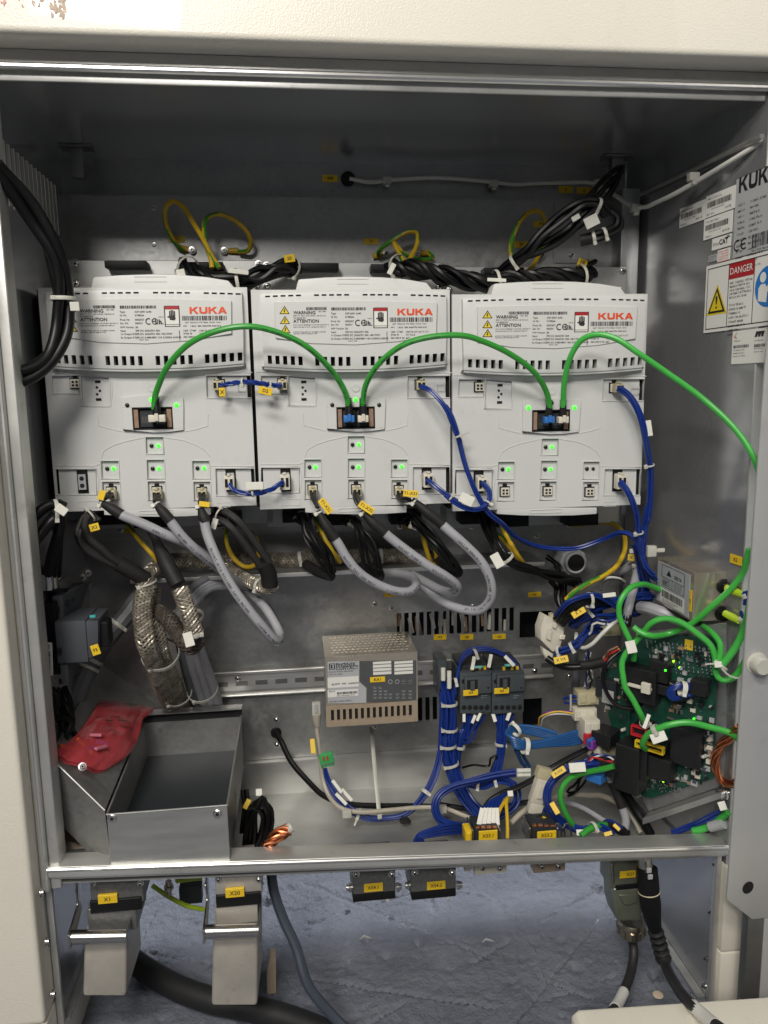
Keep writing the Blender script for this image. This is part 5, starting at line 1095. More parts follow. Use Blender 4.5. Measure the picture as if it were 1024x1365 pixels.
dplug(r, 'm1', 803, 588); dplug(r, 'm2', 165, 648); tie(r, p, .38, .0042); flag(r, P('m2', 84, 675, .090), .0155, .0085, -14, 'tag_yellow', 'D2'); flag(r, P('m1', 820, 617, .100), .007, .010, 0, 'tag_yellow', 'X'); tie(r, p, .80, .0040)
r, p = pair('twisted blue wires joining the lower sockets of left and middle drives', W('m1',(850,1010,.104),(880,1040,.096),(930,1048,.092),(990,1040,.090))+W('m2',(0,1158,.090),(60,1155,.090),(120,1135,.096),(168,1100,.104)), 3, .0015, twist=2.2)
dplug(r, 'm1', 852, 1000, 'connector_white', .012, .016); dplug(r, 'm2', 176, 1100, 'connector_white', .012, .018); flag(r, P('m2', 33, 1122, .086), .0200, .0090, 0, 'tag_white'); tie(r, p, .5, .0044)
r, p = pair('blue wires from the middle drive crossing the gap down past the right drive', W('m2',(815,655,.106),(860,675,.095),(915,730,.088),(962,810,.086),(1000,910,.088))+W('m3',(15,720,.088),(45,775,.090),(75,880,.092),(105,1000,.092),(150,1110,.090),(205,1200,.092))+W('u4',(55,85,.095),(120,155,.10),(210,240,.12),(320,290,.14),(440,306,.15),(560,300,.15),(700,250,.14),(810,212,.12),(875,240,.11),(915,330,.105),(945,410,.10),(990,455,.10)), 3, .0016, twist=.9)
dplug(r, 'm2', 812, 648); tie(r, p, .165, .0044, tail=.008)
r, p = pair('short blue wires hooking from the middle drive to the right drive below', W('m2',(845,1095,.104),(880,1120,.096),(935,1162,.090),(1000,1205,.086))+W('m3',(5,1118,.086),(70,1168,.084),(130,1190,.084),(190,1180,.086),(216,1140,.092),(205,1095,.100),(178,1068,.106)), 3, .0016, twist=.7)
dplug(r, 'm2', 845, 1092, 'connector_white', .012, .017); dplug(r, 'm3', 172, 1072, 'connector_white', .012, .017); flag(r, P('m3', 110, 1146, .080), .0170, .0120, -28, 'tag_white'); tie(r, p, .38, .0044); tie(r, p, .80, .0046)
r, p = pair('blue wires from the upper right socket of the right drive falling to the board', W('m3',(800,640,.106),(840,665,.096),(880,720,.090),(910,800,.088),(928,900,.090),(945,1010,.094),(945,1150,.10),(932,1250,.105))+W('u4',(955,60,.108),(940,180,.11),(930,280,.115),(925,380,.12),(935,450,.125),(960,520,.13)), 4, .0017, twist=.5)
dplug(r, 'm3', 790, 640); tie(r, p, .34, .0052); q = along(p, .34)[0]; flag(r, P('m3', 940, 822, .088), .0065, .0190, 8, 'tag_white')
r, p = pair('blue wires from the lower right socket of the right drive', W('m3',(808,1065,.104),(840,1105,.095),(870,1170,.092),(888,1240,.095))+W('u4',(885,110,.098),(905,220,.10),(920,340,.105),(955,440,.108),(1000,480,.11)), 4, .0016, twist=.6)
dplug(r, 'm3', 800, 1062, 'connector_white', .012, .018); tie(r, p, .50, .0050)

# ------------------------------------------------------------------ motor feedback cables of the drives
FB_ = 'grey feedback cables hanging from the drives'
def feedback(label, v, start, shrink, grey, tagpos=None, tagtext=None, mt='grey_cable', r=.0056, grp=FB_, plugp=None):
    root = thing('feedback_cable', label, 'cable', shrink[0], grp); dplug(root, *plugp) if plugp else None
    bundle(root, start, 2, .0020, 'black_cable_matt', twist=.3)
    sp = spline(shrink, .003); n = len(sp); MB().tube(sp, [.0034+(r*1.12-.0034)*min(1, i/(n*.5)) for i in range(n)], 12).build('shrink_sleeve', 'shrink', root)
    gp = spline([shrink[-1]-(shrink[-1]-shrink[-2]).normalized()*.006]+grey, .004); MB().tube(gp, r, 14).build('sheath', mt, root)
    if tagpos: flag(root, *tagpos, 'tag_yellow', tagtext)
    tie(root, sp, .08, .0042); jacket_print(root, gp, r, .12, .62); return root, gp
feedback('leftmost grey feedback cable sweeping right under the left drive', 'm1', W('m1',(345,1050,.106),(325,1065,.092),(300,1088,.085)), W('m1',(300,1088,.085),(335,1105,.082),(390,1140,.080)), W('u1',(625,135,.080),(780,200,.082),(950,280,.086))+W('u2',(130,260,.088),(250,330,.10),(360,400,.13),(440,450,.16),(520,520,.185),(640,590,.205),(740,680,.215),(850,850,.20),(885,960,.17),(870,1000,.14)), (P('m1',306,1056,.080), .007, .011, -20), None, plugp=('m1',352,1050))
feedback('second grey feedback cable crossing under the first, left drive', 'm1', W('m1',(545,1055,.106),(535,1075,.094),(535,1090,.088)), W('m1',(535,1090,.088),(565,1125,.084),(600,1165,.082)), W('u2',(125,170,.082),(210,270,.084),(310,370,.090),(420,460,.105),(520,540,.13),(620,600,.16),(700,640,.19)), None, None, plugp=('m1',547,1050))
feedback('longest grey feedback cable hanging straight from the left drive', 'm1', W('m1',(738,1055,.106),(728,1080,.094),(728,1105,.088)), W('m1',(728,1105,.088),(735,1135,.084),(750,1170,.082)), W('u2',(390,265,.080),(430,370,.076),(490,500,.072),(570,640,.070),(680,790,.070),(780,910,.074),(850,985,.082),(885,985,.095),(880,930,.115),(800,790,.14),(700,680,.17),(620,600,.19)), (P('m1',744,1095,.082), .006, .012, 80), None, plugp=('m1',738,1048))
feedback('left grey feedback cable of the middle drive ending in a small loop', 'm2', W('m2',(307,1155,.106),(315,1185,.092),(330,1225,.086)), W('u3',(160,75,.086),(195,140,.082),(245,215,.080)), W('u3',(262,240,.080),(310,320,.080),(370,385,.082),(450,435,.086),(540,468,.092),(605,470,.10),(640,440,.115),(625,405,.135),(570,385,.16),(490,378,.19)), (P('m2',368,1217,.078), .0195, .0085, -55), 'T1-X31', plugp=('m2',307,1148))
feedback('centre grey feedback cable of the middle drive with looped end', 'm2', W('m2',(510,1155,.106),(512,1185,.092),(535,1225,.086)), W('u3',(375,75,.086),(420,125,.082),(488,185,.080)), W('u3',(510,205,.080),(600,275,.080),(700,345,.080),(790,400,.084),(840,445,.094),(825,475,.11),(760,462,.13),(690,425,.155),(620,390,.185)), (P('m2',560,1225,.078), .0195, .0085, -35), 'T1-X32', plugp=('m2',512,1146))
feedback('right grey feedback cable of the middle drive making a wide round loop', 'm2', W('m2',(712,1165,.106),(730,1185,.092),(770,1187,.086)), W('u3',(620,22,.086),(690,80,.080),(770,145,.076)), W('u3',(790,165,.074),(880,245,.070),(960,330,.068),(1005,430,.070),(1000,510,.076),(950,560,.086),(880,560,.10),(790,530,.12),(700,470,.15),(630,420,.18)), (P('m2',768,1158,.080), .0175, .0080, -6), 'T1-X33', plugp=('m2',712,1150))

# ------------------------------------------------------------------ black loop at upper left
r = thing('power_cable_loop', 'thick black cables looping out of the left side wall', 'cables', P('l', 60, 815, .03)); 
bp_ = bundle(r, W('l',(-25,110,.01),(12,150,.018),(60,200,.028),(115,275,.040),(170,370,.050),(200,470,.056),(214,560,.058),(205,670,.056),(170,745,.048),(120,790,.036),(60,815,.024),(0,820,.014)), 3, .0056, 'black_cable', R=.0060, wob=.5, sides=12, seed=5); tie(r, bp_, .53, .0122, w=.004); flag(r, P('l', 252, 578, .045), .009, .009, 0, 'tag_white', name='tie_head')
r = thing('breaker_feed', 'thick black cables with metal ferrules feeding the motor breaker', 'cables', P('u1', 105, 660, .08)); 
for k, (dx, dd) in enumerate(((0,0),(35,.016),(68,.032))):
    pth = W('u1',(215-k*22,130,.05+k*.006),(200-k*5,240,.055+dd*.4),(150+dx*.55,400,.07+dd*.6),(118+dx*.9,560,.082+dd)); pp = spline(pth, .004); MB().tube(pp, .0056, 12).build('cable_end', 'black_cable', r); e_ = pth[-1]
    MB().tube([e_+V((0,0,.004)), e_+V((-.0005,0,-.014))], [.0066,.0072], 14).build('ferrule', 'screw', r); m_ = MB(); m_.box((e_.x-.010,e_.y-.002,e_.z-.0175), (e_.x+.016,e_.y+.003,e_.z-.0142)); m_.build('clamp_lug', 'black', r)
pw = bundle(r, W('u1',(-20,300,.035),(40,220,.04),(110,140,.045),(170,105,.05),(215,125,.052)), 2, .0058, 'black_cable', R=.008, sides=12, wob=.1); tie(r, pw, .86, .0125, w=.004); flag(r, P('u1', 215, 100, .036), .012, .009, -38, 'tag_white', name='tie_head')
pw = bundle(r, W('u1',(-20,400,.04),(40,300,.045),(120,190,.05),(180,130,.052)), 1, .0058, 'black_cable', R=.0, sides=12)
r = thing('breaker_outlet', 'black wires curling down below the motor breaker', 'cables', P('b1', 180, 420, .1)); bundle(r, W('b1',(180,380,.10),(150,420,.095),(190,500,.09),(240,590,.09),(270,690,.085),(285,760,.08)), 3, .0034, 'black_cable', R=.007, wob=.8, seed=3); bundle(r, W('b1',(220,400,.11),(255,500,.10),(250,620,.10),(180,640,.10),(140,590,.10),(170,520,.11)), 2, .0034, 'black_cable', R=.004, seed=4)
r, p = cable('conduit_hose', 'thick grey hose rising diagonally behind the motor breaker', W('b1',(300,560,.165),(330,420,.17),(400,260,.185),(500,90,.20))+W('u1',(590,900,.205),(680,790,.215),(760,690,.222),(860,620,.228)), .0125, 'grey_cable_dark'); tie(r, p, .35, .0138, w=.005, head=-1); tie(r, p, .64, .0138, w=.005)
tie(r, p, .30, .0138, w=.004)

# ------------------------------------------------------------------ screened (braided) cables
def braid(root, path, R, mt='tin_braid', n=9, pitch=.032, flat=1., name='braid_strand', core='brown_braid', rs=None, w=.6):
    L = sum((path[i+1]-path[i]).length for i in range(len(path)-1)); pts = resample(spline(path, .004), max(20, int(L/.0022))); fr = frames(pts); N = len(pts); out = MB()
    MB().tube(pts, [R*.93]*N, 12, flat=flat).build('braid_core', core, root)
    LL = [0.]
    for i in range(1, N): LL.append(LL[-1]+(pts[i]-pts[i-1]).length)
    for d in (1, -1):
        for k in range(n):
            c = []
            for i, (p_, T, A, B) in enumerate(fr):
                a = d*2*math.pi*LL[i]/pitch+2*math.pi*k/n; rr = R*(1.0+.10*math.sin(2*math.pi*LL[i]/pitch*n*.5+(0 if d > 0 else math.pi)+k*math.pi)); c.append(p_+A*(math.cos(a)*rr)+B*(math.sin(a)*rr*flat))
            out.tube(c, R*2.0/n*w, 5, cap=False)
    o = out.build('braid_strands', mt, root); o['kind'] = 'stuff'; return pts
BRD = 'braided screened cables'
r = thing('braided_cable', 'braided tinned screen lying along the shelf below the drives', 'cable', P('u2', 100, 470, .22), BRD)
sh_ = braid(r, W('u1',(760,600,.165),(830,520,.185),(900,470,.205))+W('u2',(100,450,.218),(260,450,.222),(420,452,.224),(600,450,.224),(800,440,.224),(1000,440,.224))+W('u3',(130,300,.222),(260,300,.224),(400,298,.224),(540,296,.226),(640,300,.23),(760,305,.235)), .0085, 'tin_braid', n=8, pitch=.034)
tie(r, sh_, .28, .0098, w=.005); tie(r, sh_, .55, .0098, w=.005); tie(r, sh_, .80, .0098, w=.005)
r = thing('braided_cable', 'braided cable with black shrink sleeve hooking up beside the left drive', 'cable', P('u1', 800, 650, .15), BRD)
bw_ = W('u1',(430,120,.11),(385,160,.105),(375,220,.10),(400,290,.10),(480,360,.104),(560,430,.11),(630,475,.116))
bundle(r, bw_, 1, .0045, 'black_cable_matt', R=.0, sides=10); bundle(r, W('u1',(470,180,.115),(400,130,.118),(340,210,.112),(325,280,.106),(380,340,.106),(500,410,.112),(620,480,.118)), 1, .0045, 'black_cable_matt', R=.0, sides=10); bundle(r, W('u1',(350,240,.11),(340,310,.104),(390,375,.104),(500,440,.110),(610,490,.117)), 1, .0045, 'black_cable_matt', R=.0, sides=10)
sp = spline(W('u1',(600,465,.115),(700,520,.12),(790,575,.126)), .004); MB().tube(sp, .0095, 14).build('shrink_sleeve', 'shrink', r)
flag(r, P('u1', 440, 220, .095), .0105, .0085, 14, 'tag_yellow', 'X2'); tie(r, spline(bw_), .05, .0085)
bd = braid(r, W('u1',(780,570,.127),(800,620,.128),(775,700,.122),(765,800,.115),(775,900,.11),(790,1000,.108))+W('b1',(830,180,.125),(880,330,.16),(940,460,.215),(990,545,.256),(1030,600,.258)), .0105, 'tin_braid', n=8, pitch=.034); tie(r, bd, .02, .0125)
r = thing('braided_cable', 'second braided cable side by side with the hooked one, slightly behind', 'cable', P('u1', 850, 800, .14), BRD)
bd = braid(r, W('u1',(830,640,.15),(820,740,.14),(830,840,.13),(860,950,.126))+W('b1',(880,130,.135),(930,260,.165),(990,400,.21),(1040,520,.256),(1075,590,.258)), .0105, 'tin_braid', n=8, pitch=.034); tie(r, bd, .34, .023, w=.006); tie(r, bd, .74, .021, w=.006)
r = thing('braided_cable', 'dark brown braided cable curling between braids and grey cables', 'cable', P('u1', 900, 850, .13), BRD)
bd = braid(r, W('u1',(840,760,.145),(890,800,.13),(960,860,.11),(1024,960,.098))+W('u2',(190,930,.092),(240,1000,.09),(280,1040,.09),(320,990,.092)), .0088, 'brown_braid', n=8, pitch=.034)
r = thing('braided_cable', 'short bright braid below a black sleeve, white tag at its end', 'cable', P('u2', 290, 900, .08), BRD)
sp = spline(W('u1',(800,190,.14),(850,290,.12),(900,400,.105),(950,500,.094),(1010,610,.086)), .004); n_ = len(sp); MB().tube(sp, [.0052+.0042*min(1,max(0,(i/n_-.3)*3)) for i in range(n_)], 14).build('shrink_sleeve', 'shrink', r)
bd = braid(r, W('u2',(205,640,.086),(235,720,.082),(265,810,.080),(290,890,.080),(300,960,.082)), .0092, 'tin_braid', n=8, pitch=.034, core='tin_braid'); bundle(r, W('u2',(300,930,.084),(310,1000,.088),(290,1040,.096),(250,1040,.11)), 1, .008, 'black_cable_matt', R=.0, sides=12); tie(r, bd, .93, .0110, w=.005, head=-1); flag(r, P('u2', 265, 985, .068), .0105, .0165, 14, 'tag_white', name='tie_head')
r = thing('braided_cable', 'braid climbing from the shelf into a black sleeve right of the left drive', 'cable', P('u2', 800, 600, .15), BRD)
bd = braid(r, W('u2',(480,480,.205),(560,520,.19),(660,580,.165),(750,620,.145),(810,630,.135),(835,600,.13)), .0085, 'tin_braid', n=8, pitch=.034, core='brown_braid'); sp = spline(W('u2',(815,610,.13),(810,540,.126),(770,460,.12)), .004); MB().tube(sp, [.0100]*len(sp), 14).build('shrink_sleeve', 'shrink', r); tie(r, bd, .78, .0105, w=.004)
bw_ = W('u2',(790,480,.12),(720,380,.115),(640,270,.112),(560,180,.112),(490,140,.12),(440,130,.14)); bundle(r, bw_, 2, .0046, 'black_cable_matt', R=.0056, sides=10, wob=.1); tie(r, spline(bw_), .78, .0105); flag(r, P('u2', 440, 196, .10), .0065, .0125, -18, 'tag_white', name='tie_head')

# ------------------------------------------------------------------ grey cables behind, going down past the tray
r = thing('grey_cable_bunch', 'bunch of grey cables bending under the shelf down behind the tray', 'cables', P('f', 700, 780, .2))
for k in range(4):
    o_ = k*22; bundle(r, W('u2',(640+o_,650-o_*.6,.225),(520+o_*.3,570+o_*.7,.215),(400+o_*.2,570+o_*.9,.20),(290+o_*.5,640+o_,.185),(215+o_*.8,760+o_*.6,.17))+W('f',(608+k*17,500,.165),(625+k*22,600,.18),(650+k*26,700,.22),(690+k*22,800,.259),(705+k*22,835,.262)), 1, .0062, 'grey_cable_dark' if k == 0 else 'grey_cable', R=.0, sides=12)
cc = W('f',(635,440,.16),(640,500,.165),(665,600,.18),(690,710,.22),(730,800,.25)); tie(r, spline(cc), .05, .021, w=.005); tie(r, spline(cc), .72, .021, w=.005)

# ------------------------------------------------------------------ black looms under the drives
LM = 'black looms hanging under the drives'
def loom(label, paths, nn, R, sleeve=None, ring=None, seed=1, r_=.0022):
    root = thing('wire_loom', label, 'wires', paths[0][0], LM)
    for k, pth in enumerate(paths): pp = bundle(root, pth, nn, r_, 'black_cable', R=R, wob=.7, seed=seed+k)
    if ring is not None: tie(root, pp, ring, R+.004, w=.003)
    return root, pp
loom('black loom under the left part of the middle drive', [W('u3',(20,95,.19),(60,110,.16),(95,140,.14),(110,200,.13),(150,270,.125),(200,340,.125),(225,390,.13)), W('u3',(60,90,.19),(110,140,.14),(165,230,.12),(215,300,.12),(235,370,.126))], 3, .0040, ring=.2)
loom('black loom under the middle of the middle drive', [W('u3',(300,130,.19),(330,120,.15),(360,180,.13),(380,260,.125),(400,340,.125),(430,385,.13)), W('u3',(320,115,.18),(365,150,.14),(420,240,.12),(450,320,.12),(465,390,.126))], 3, .0036, ring=.22, seed=7)
loom('black loom under the right part of the middle drive', [W('u3',(560,110,.19),(620,108,.15),(690,170,.125),(760,250,.115),(810,320,.115),(845,375,.12)), W('u3',(600,130,.18),(660,150,.14),(740,250,.12),(800,340,.118),(850,370,.12))], 4, .0042, ring=.25, seed=9)
r, p = loom('black loom dropping from the right drive towards the conduit fitting', [W('u4',(10,110,.18),(30,190,.15),(80,270,.13),(130,340,.12),(200,395,.125),(300,425,.14),(420,455,.16),(540,500,.19)), W('u4',(45,120,.18),(75,200,.14),(110,290,.122),(170,375,.12),(280,420,.135),(420,470,.155),(560,490,.19))], 3, .0036, ring=None, seed=12, r_=.0027); flag(r, P('u4', 98, 372, .108), .0115, .0185, 26, 'tag_white', name='tie_head'); tie(r, p, .36, .0088, w=.004)
loom('thin black wires falling in front of the conduit fitting', [W('u4',(430,400,.2),(460,470,.19),(455,560,.19),(445,600,.2)), W('u4',(380,350,.22),(450,410,.19),(480,500,.185),(478,600,.19))], 2, .0022, seed=15, r_=.0016)
for nm, q, lab in (('sleeve',W('u3',(105,340,.20),(165,375,.155),(225,395,.13)),'dark sleeve joining the loom to the screened cable, left'),('sleeve',W('u3',(380,350,.20),(430,385,.15),(462,398,.13)),'dark sleeve joining the loom to the screened cable, centre'),('sleeve',W('u3',(745,310,.20),(800,355,.15),(845,378,.124)),'dark sleeve joining the loom to the screened cable, right')):
    r, p = cable('cable_sleeve', lab, q, .0068, 'shrink', 'dark sleeves at the shelf', n=12, cat='sleeve')

# ------------------------------------------------------------------ upper black wiring
UB = 'black wiring above the drives'
r = thing('wire_loom', 'black loom tied across the tops of left and middle drives', 'wires', P('t1', 240, 520, .19), UB)
p = bundle(r, W('t1',(205,500,.205),(235,500,.19),(300,550,.18),(380,580,.178),(480,585,.176),(580,575,.176),(680,540,.178),(780,505,.182),(860,490,.19),(900,510,.205)), 9, .0033, 'black_cable', R=.0105, twist=.8, wob=.8, seed=2); tie(r, p, .10, .0142, w=.004); tie(r, p, .50, .0142, w=.004); tie(r, p, .92, .0140, w=.004); flag(r, P('t1', 195, 548, .16), .0100, .0150, 10, 'tag_white', name='tie_head'); flag(r, P('t1', 548, 522, .16), .0240, .0050, -6, 'tag_white', name='tie_head'); flag(r, P('t1', 866, 440, .18), .0130, .0090, 8, 'tag_yellow', 'S0')
r = thing('wire_loom', 'black braided-looking loom across the tops of middle and right drives', 'wires', P('t2', 270, 290, .19), UB)
p = bundle(r, W('t2',(230,300,.205),(290,290,.185),(380,310,.178),(500,340,.176),(620,360,.174),(720,385,.172),(830,385,.172),(940,370,.174))+W('t3',(200,745,.176),(320,725,.178),(440,725,.18),(550,720,.184),(620,700,.19),(615,660,.20)), 9, .0034, 'black_cable', R=.0108, twist=3.2, wob=.6, seed=3); tie(r, p, .06, .0145, w=.004); tie(r, p, .50, .0145, w=.004); tie(r, p, .90, .0145, w=.004); flag(r, P('t2', 232, 305, .16), .0060, .0140, -28, 'tag_white', name='tie_head'); flag(r, P('t3', 95, 739, .155), .0230, .0042, -3, 'tag_white', name='tie_head'); flag(r, P('t3', 582, 642, .185), .0120, .0100, -18, 'tag_yellow', 'E8')
r = thing('wire_loom', 'black loom climbing diagonally to the upper right corner', 'wires', P('t3', 130, 690, .19), UB)
p = bundle(r, W('t3',(110,710,.19),(180,650,.175),(260,590,.165),(360,480,.155),(480,370,.145),(590,310,.14),(680,320,.14),(720,370,.142)), 3, .0036, 'black_cable', R=.0048, wob=.4, seed=5); tie(r, p, .16, .0095, w=.004)
p2 = bundle(r, W('t3',(140,680,.185),(240,610,.17),(380,545,.16),(500,470,.15),(600,380,.142),(660,320,.142)), 3, .0036, 'black_cable', R=.0048, wob=.4, seed=6); bundle(r, W('t3',(610,310,.14),(680,220,.15),(750,150,.17),(800,110,.20)), 2, .0034, 'black_cable', R=.004, seed=8); bundle(r, W('t3',(690,310,.142),(730,260,.15),(775,180,.17),(805,100,.20)), 1, .004, 'black_cable', R=.0)
flag(r, P('t3', 635, 405, .13), .0165, .0130, 28, 'tag_white'); flag(r, P('t3', 545, 385, .132), .0100, .0060, 30, 'tag_white', name='tie_head'); tie(r, p, .90, .0085, w=.004)
r = thing('wire_loom', 'black cable hooking back with white ties near the right corner post', 'wires', P('t3', 590, 510, .15), UB)
p = bundle(r, W('t3',(570,515,.15),(640,500,.145),(730,470,.142),(790,435,.142),(790,385,.145),(720,330,.15),(640,310,.155)), 2, .0036, 'black_cable', R=.0036, wob=.3, seed=6); tie(r, p, .30, .0078, w=.004); tie(r, p, .16, .0078, w=.004); sp = resample(p, 30)[0:6]; MB().tube(sp, .0068, 12).build('end_sleeve', 'shrink', r)
# white sensor cable along the top
r, p = cable('sensor_cable', 'white cable clipped along the top strip and down the right wall', W('A',(466,238,YB+.014),(495,243,YB+.013),(520,240,YB+.013),(580,237,YB+.013),(640,241,YB+.013),(690,246,YB+.013))+W('t3',(300,190,YB+.012),(500,185,YB+.01),(620,185,.26),(700,215,.245),(780,265,.225),(850,310,.205),(930,325,.185),(1010,295,.155))+W('A',(900,258,.12),(940,235,.08),(990,205,.03),(1030,180,.0)), .0027, 'white_wire'); 
q = P('A', 464, 238, YB+.018); MB().lathe(q+V((0,.003,0)), (0,-1,0), [(0,.0095),(.004,.0095),(.007,.0080),(.007,.0040)], 18).build('grommet', 'black', r)
for v, x, y, d_ in (('A',516,241,YB+.012),('A',658,245,YB+.012),('t3',670,190,.252),('t3',885,330,.195),('A',925,236,.095)): q = P(v, x, y, d_); MB().box((q.x-.006,q.y-.003,q.z-.0045), (q.x+.006,q.y+.006,q.z+.005)).build('cable_clip', 'nylon', r, bevel=.0012); MB().box((q.x-.003,q.y-.0045,q.z-.009), (q.x+.003,q.y+.002,q.z-.0046)).build('clip_foot', 'nylon', r, bevel=.0008)
# earth wires above
EG = 'yellow and green earth wires'
def lug(root, q, d, n=(0,-1,0)):
    q = V(q); d = V(d).normalized(); m_ = MB(); m_.ring(q, n, .0036, .0013, 16, 6); m_.build('ring_lug', 'screw', root); screw(root, q+V(n)*.001, n, .0030); s_ = MB().tube([q+d*.005, q+d*.018], [.0036,.0040], 10, flat=.75).build('lug_sleeve', 'yellow', root)
r, p = earth('earth_wire', 'tall loop of earth wire left above the left drive', W('t1',(205,385,.262),(160,345,.255),(115,270,.245),(92,180,.24),(110,105,.235),(155,85,.23),(210,125,.225),(270,220,.215),(330,320,.20),(380,420,.19),(430,500,.185)), .0030, EG); lug(r, P('t1', 262, 390, YB-.004), (-1,0,.2))
r, p = earth('earth_wire', 'rounder loop of earth wire above the gap of left and middle drives', W('t1',(550,400,.262),(610,390,.255),(625,330,.245),(590,260,.235),(510,195,.23),(420,165,.225),(355,190,.22),(335,260,.21),(345,350,.20),(375,430,.19),(385,500,.185)), .0030, EG); lug(r, P('t1', 462, 392, YB-.004), (1,0,0))
r, p = earth('earth_wire', 'earth wire folded in a pointed loop above the middle drive', W('t2',(155,225,.262),(160,195,.25),(230,140,.24),(330,85,.235),(380,90,.23),(385,150,.22),(355,220,.20),(330,265,.185)), .0030, EG); lug(r, P('t2', 198, 215, YB-.004), (-1,0,-.2))
r, p = earth('earth_wire', 'earth wire hooking right with yellow lug above the middle drive', W('t2',(450,210,.262),(475,235,.255),(440,252,.245),(370,240,.235),(300,210,.225),(250,155,.22),(275,210,.20),(305,265,.185)), .0030, EG); lug(r, P('t2', 382, 216, YB-.004), (1,0,.1))
r, p = earth('earth_wire', 'oval loop of earth wire behind the diagonal black loom', W('t3',(330,590,.25),(365,500,.24),(372,420,.235),(345,355,.23),(290,350,.225),(225,410,.22),(185,500,.215),(175,580,.20),(190,650,.19)), .0030, EG); lug(r, P('t3', 352, 598, YB-.004), (-.3,0,.9)); bundle(r, W('t3',(335,600,.24),(300,660,.21),(265,695,.19)), 1, .0030, 'yellow', R=.0)
# earth wires below the drives
for lab, pth, lg in (('earth wire slanting behind the sleeves under the left drive', W('u1',(610,150,.20),(680,220,.19),(750,310,.175),(830,400,.17),(870,450,.175)), ('u1',620,235,(1,0,-.2))),
    ('earth wire looping under the right side of the left drive', W('u2',(540,205,.21),(520,260,.20),(535,360,.19),(580,440,.18),(650,490,.175),(710,480,.18),(740,400,.20),(735,320,.215),(690,250,.225)), None),
    ('earth wire beside the left loom of the middle drive', W('u3',(140,100,.20),(170,160,.18),(205,230,.17),(240,285,.175),(268,325,.19)), ('u3',150,165,(.6,0,-1))),
    ('earth wire behind the right loom of the middle drive', W('u3',(650,90,.20),(665,160,.19),(680,230,.185),(700,300,.19),(715,335,.20)), ('u3',560,152,(1,0,-.1))),
    ('second earth wire behind the right loom of the middle drive', W('u3',(690,180,.20),(720,240,.19),(738,290,.19),(735,335,.20)), None),
    ('earth wire under the left part of the right drive, bright green', W('u4',(120,170,.17),(150,230,.15),(190,300,.14),(220,350,.145),(245,385,.16)), None),
    ('earth wire under the left part of the right drive, duller and lower', W('u4',(80,215,.20),(130,250,.18),(180,310,.165),(215,360,.165),(235,385,.17)), None)):
    r, p = earth('earth_wire', lab, pth, .0030, EG)
    if lg: lug(r, P(lg[0], lg[1], lg[2], YB-.006), lg[3])
r, p = earth('earth_wire', 'earth wire curving round the conduit fitting to the board', W('u4',(580,165,.25),(680,155,.235),(760,165,.22),(815,215,.205),(825,300,.19),(780,400,.17),(700,460,.155),(600,510,.15),(530,555,.15),(490,595,.155)), .0033, EG); lug(r, P('u4', 505, 168, YB-.004), (1,0,0))
def WB(v, *pts):
    """points measured off the circuit board's own plane: x, y in a view, height over the board"""
    return [fg.at(v, x, y, c) for x, y, c in pts]
# ------------------------------------------------------------------ wiring at the right: board, filter
LG = 'bright green network cables at the board'
r, p = cable('network_cable', 'bright green cable sweeping in front of the tin filter box', W('r2',(900,60,-.020),(880,140,-.015),(850,230,-.006),(760,340,.004),(640,450,.016),(500,565,.035),(350,628,.05),(230,638,.04),(160,610,.046),(122,580,.050)), .0036, 'lime_cable', LG)
r, p = cable('network_cable', 'bright green cable curving round left of the tin filter box', W('r2',(300,330,.11),(240,308,.105),(180,295,.095),(95,325,.085),(32,420,.08),(30,510,.08),(70,610,.075),(105,680,.07),(125,750,.066),(125,800,.07)), .0036, 'lime_cable', LG); flag(r, P('r2', 108, 715, .055), .0115, .0150, 8, 'tag_white', name='tie_head')
r, p = cable('network_cable', 'long bright green cable looping from the board over to the door', WB('r3',(455,275,.028),(452,190,.040),(412,80,.046),(375,0,.050))+WB('r2',(175,850,.050),(160,740,.046))+W('r2',(180,630,.055),(250,550,.045),(340,525,.038),(440,550,.028),(550,625,.015),(640,705,.004),(672,800,.0),(675,890,-.003),(710,935,-.006),(790,920,-.010),(860,830,-.016),(905,740,-.025)), .0036, 'lime_cable', LG); tie(r, p, .015, .0060, w=.005); flag(r, fg.at('r3', 500, 225, .045), .0045, .0180, -28, 'tag_white', name='tie_head')
r, p = cable('network_cable', 'short bright green cable dropping under the tin filter box', W('r2',(590,575,.035),(650,620,.012),(702,690,-.002),(705,760,-.005),(685,830,-.006)), .0034, 'lime_cable', LG)
r, p = cable('network_cable', 'bright green cable rising along the door edge', W('r2',(915,380,-.026),(895,480,-.022),(855,620,-.016),(790,740,-.012),(720,830,-.009),(690,860,-.008)), .0042, 'lime_cable', LG); tie(r, p, .95, .0075, w=.004); flag(r, P('r2', 690, 832, -.014), .008, .007, 0, 'tag_white', name='tie_head'); bundle(r, W('r2',(690,835,-.014),(760,905,-.018),(830,925,-.020),(885,880,-.026)), 1, .0011, 'nylon', R=.0, name='tie_tail'); bundle(r, W('r2',(605,832,-.006),(650,828,-.010),(690,832,-.014)), 1, .0011, 'nylon', R=.0, name='tie_tail')
r, p = cable('network_cable', 'bright green cable arching from the yellow socket to the door edge', WB('r3',(462,425,.030),(466,380,.042),(525,295,.050),(620,248,.048),(740,245,.036),(860,300,.022))+W('r3',(950,378,-.008),(1000,420,-.020)), .0038, 'lime_cable', LG); tie(r, p, .34, .0056, w=.006); flag(r, fg.at('r3', 592, 312, .052), .0180, .0115, 14, 'tag_white')
r, p = cable('network_cable', 'green cable hanging in a curve from the blue plug to the rail', W('b4',(830,5,.055),(780,20,.06),(640,50,.075),(545,90,.068),(500,170,.062),(518,270,.06),(570,360,.06),(620,405,.065)), .0036, 'green_cable', LG)
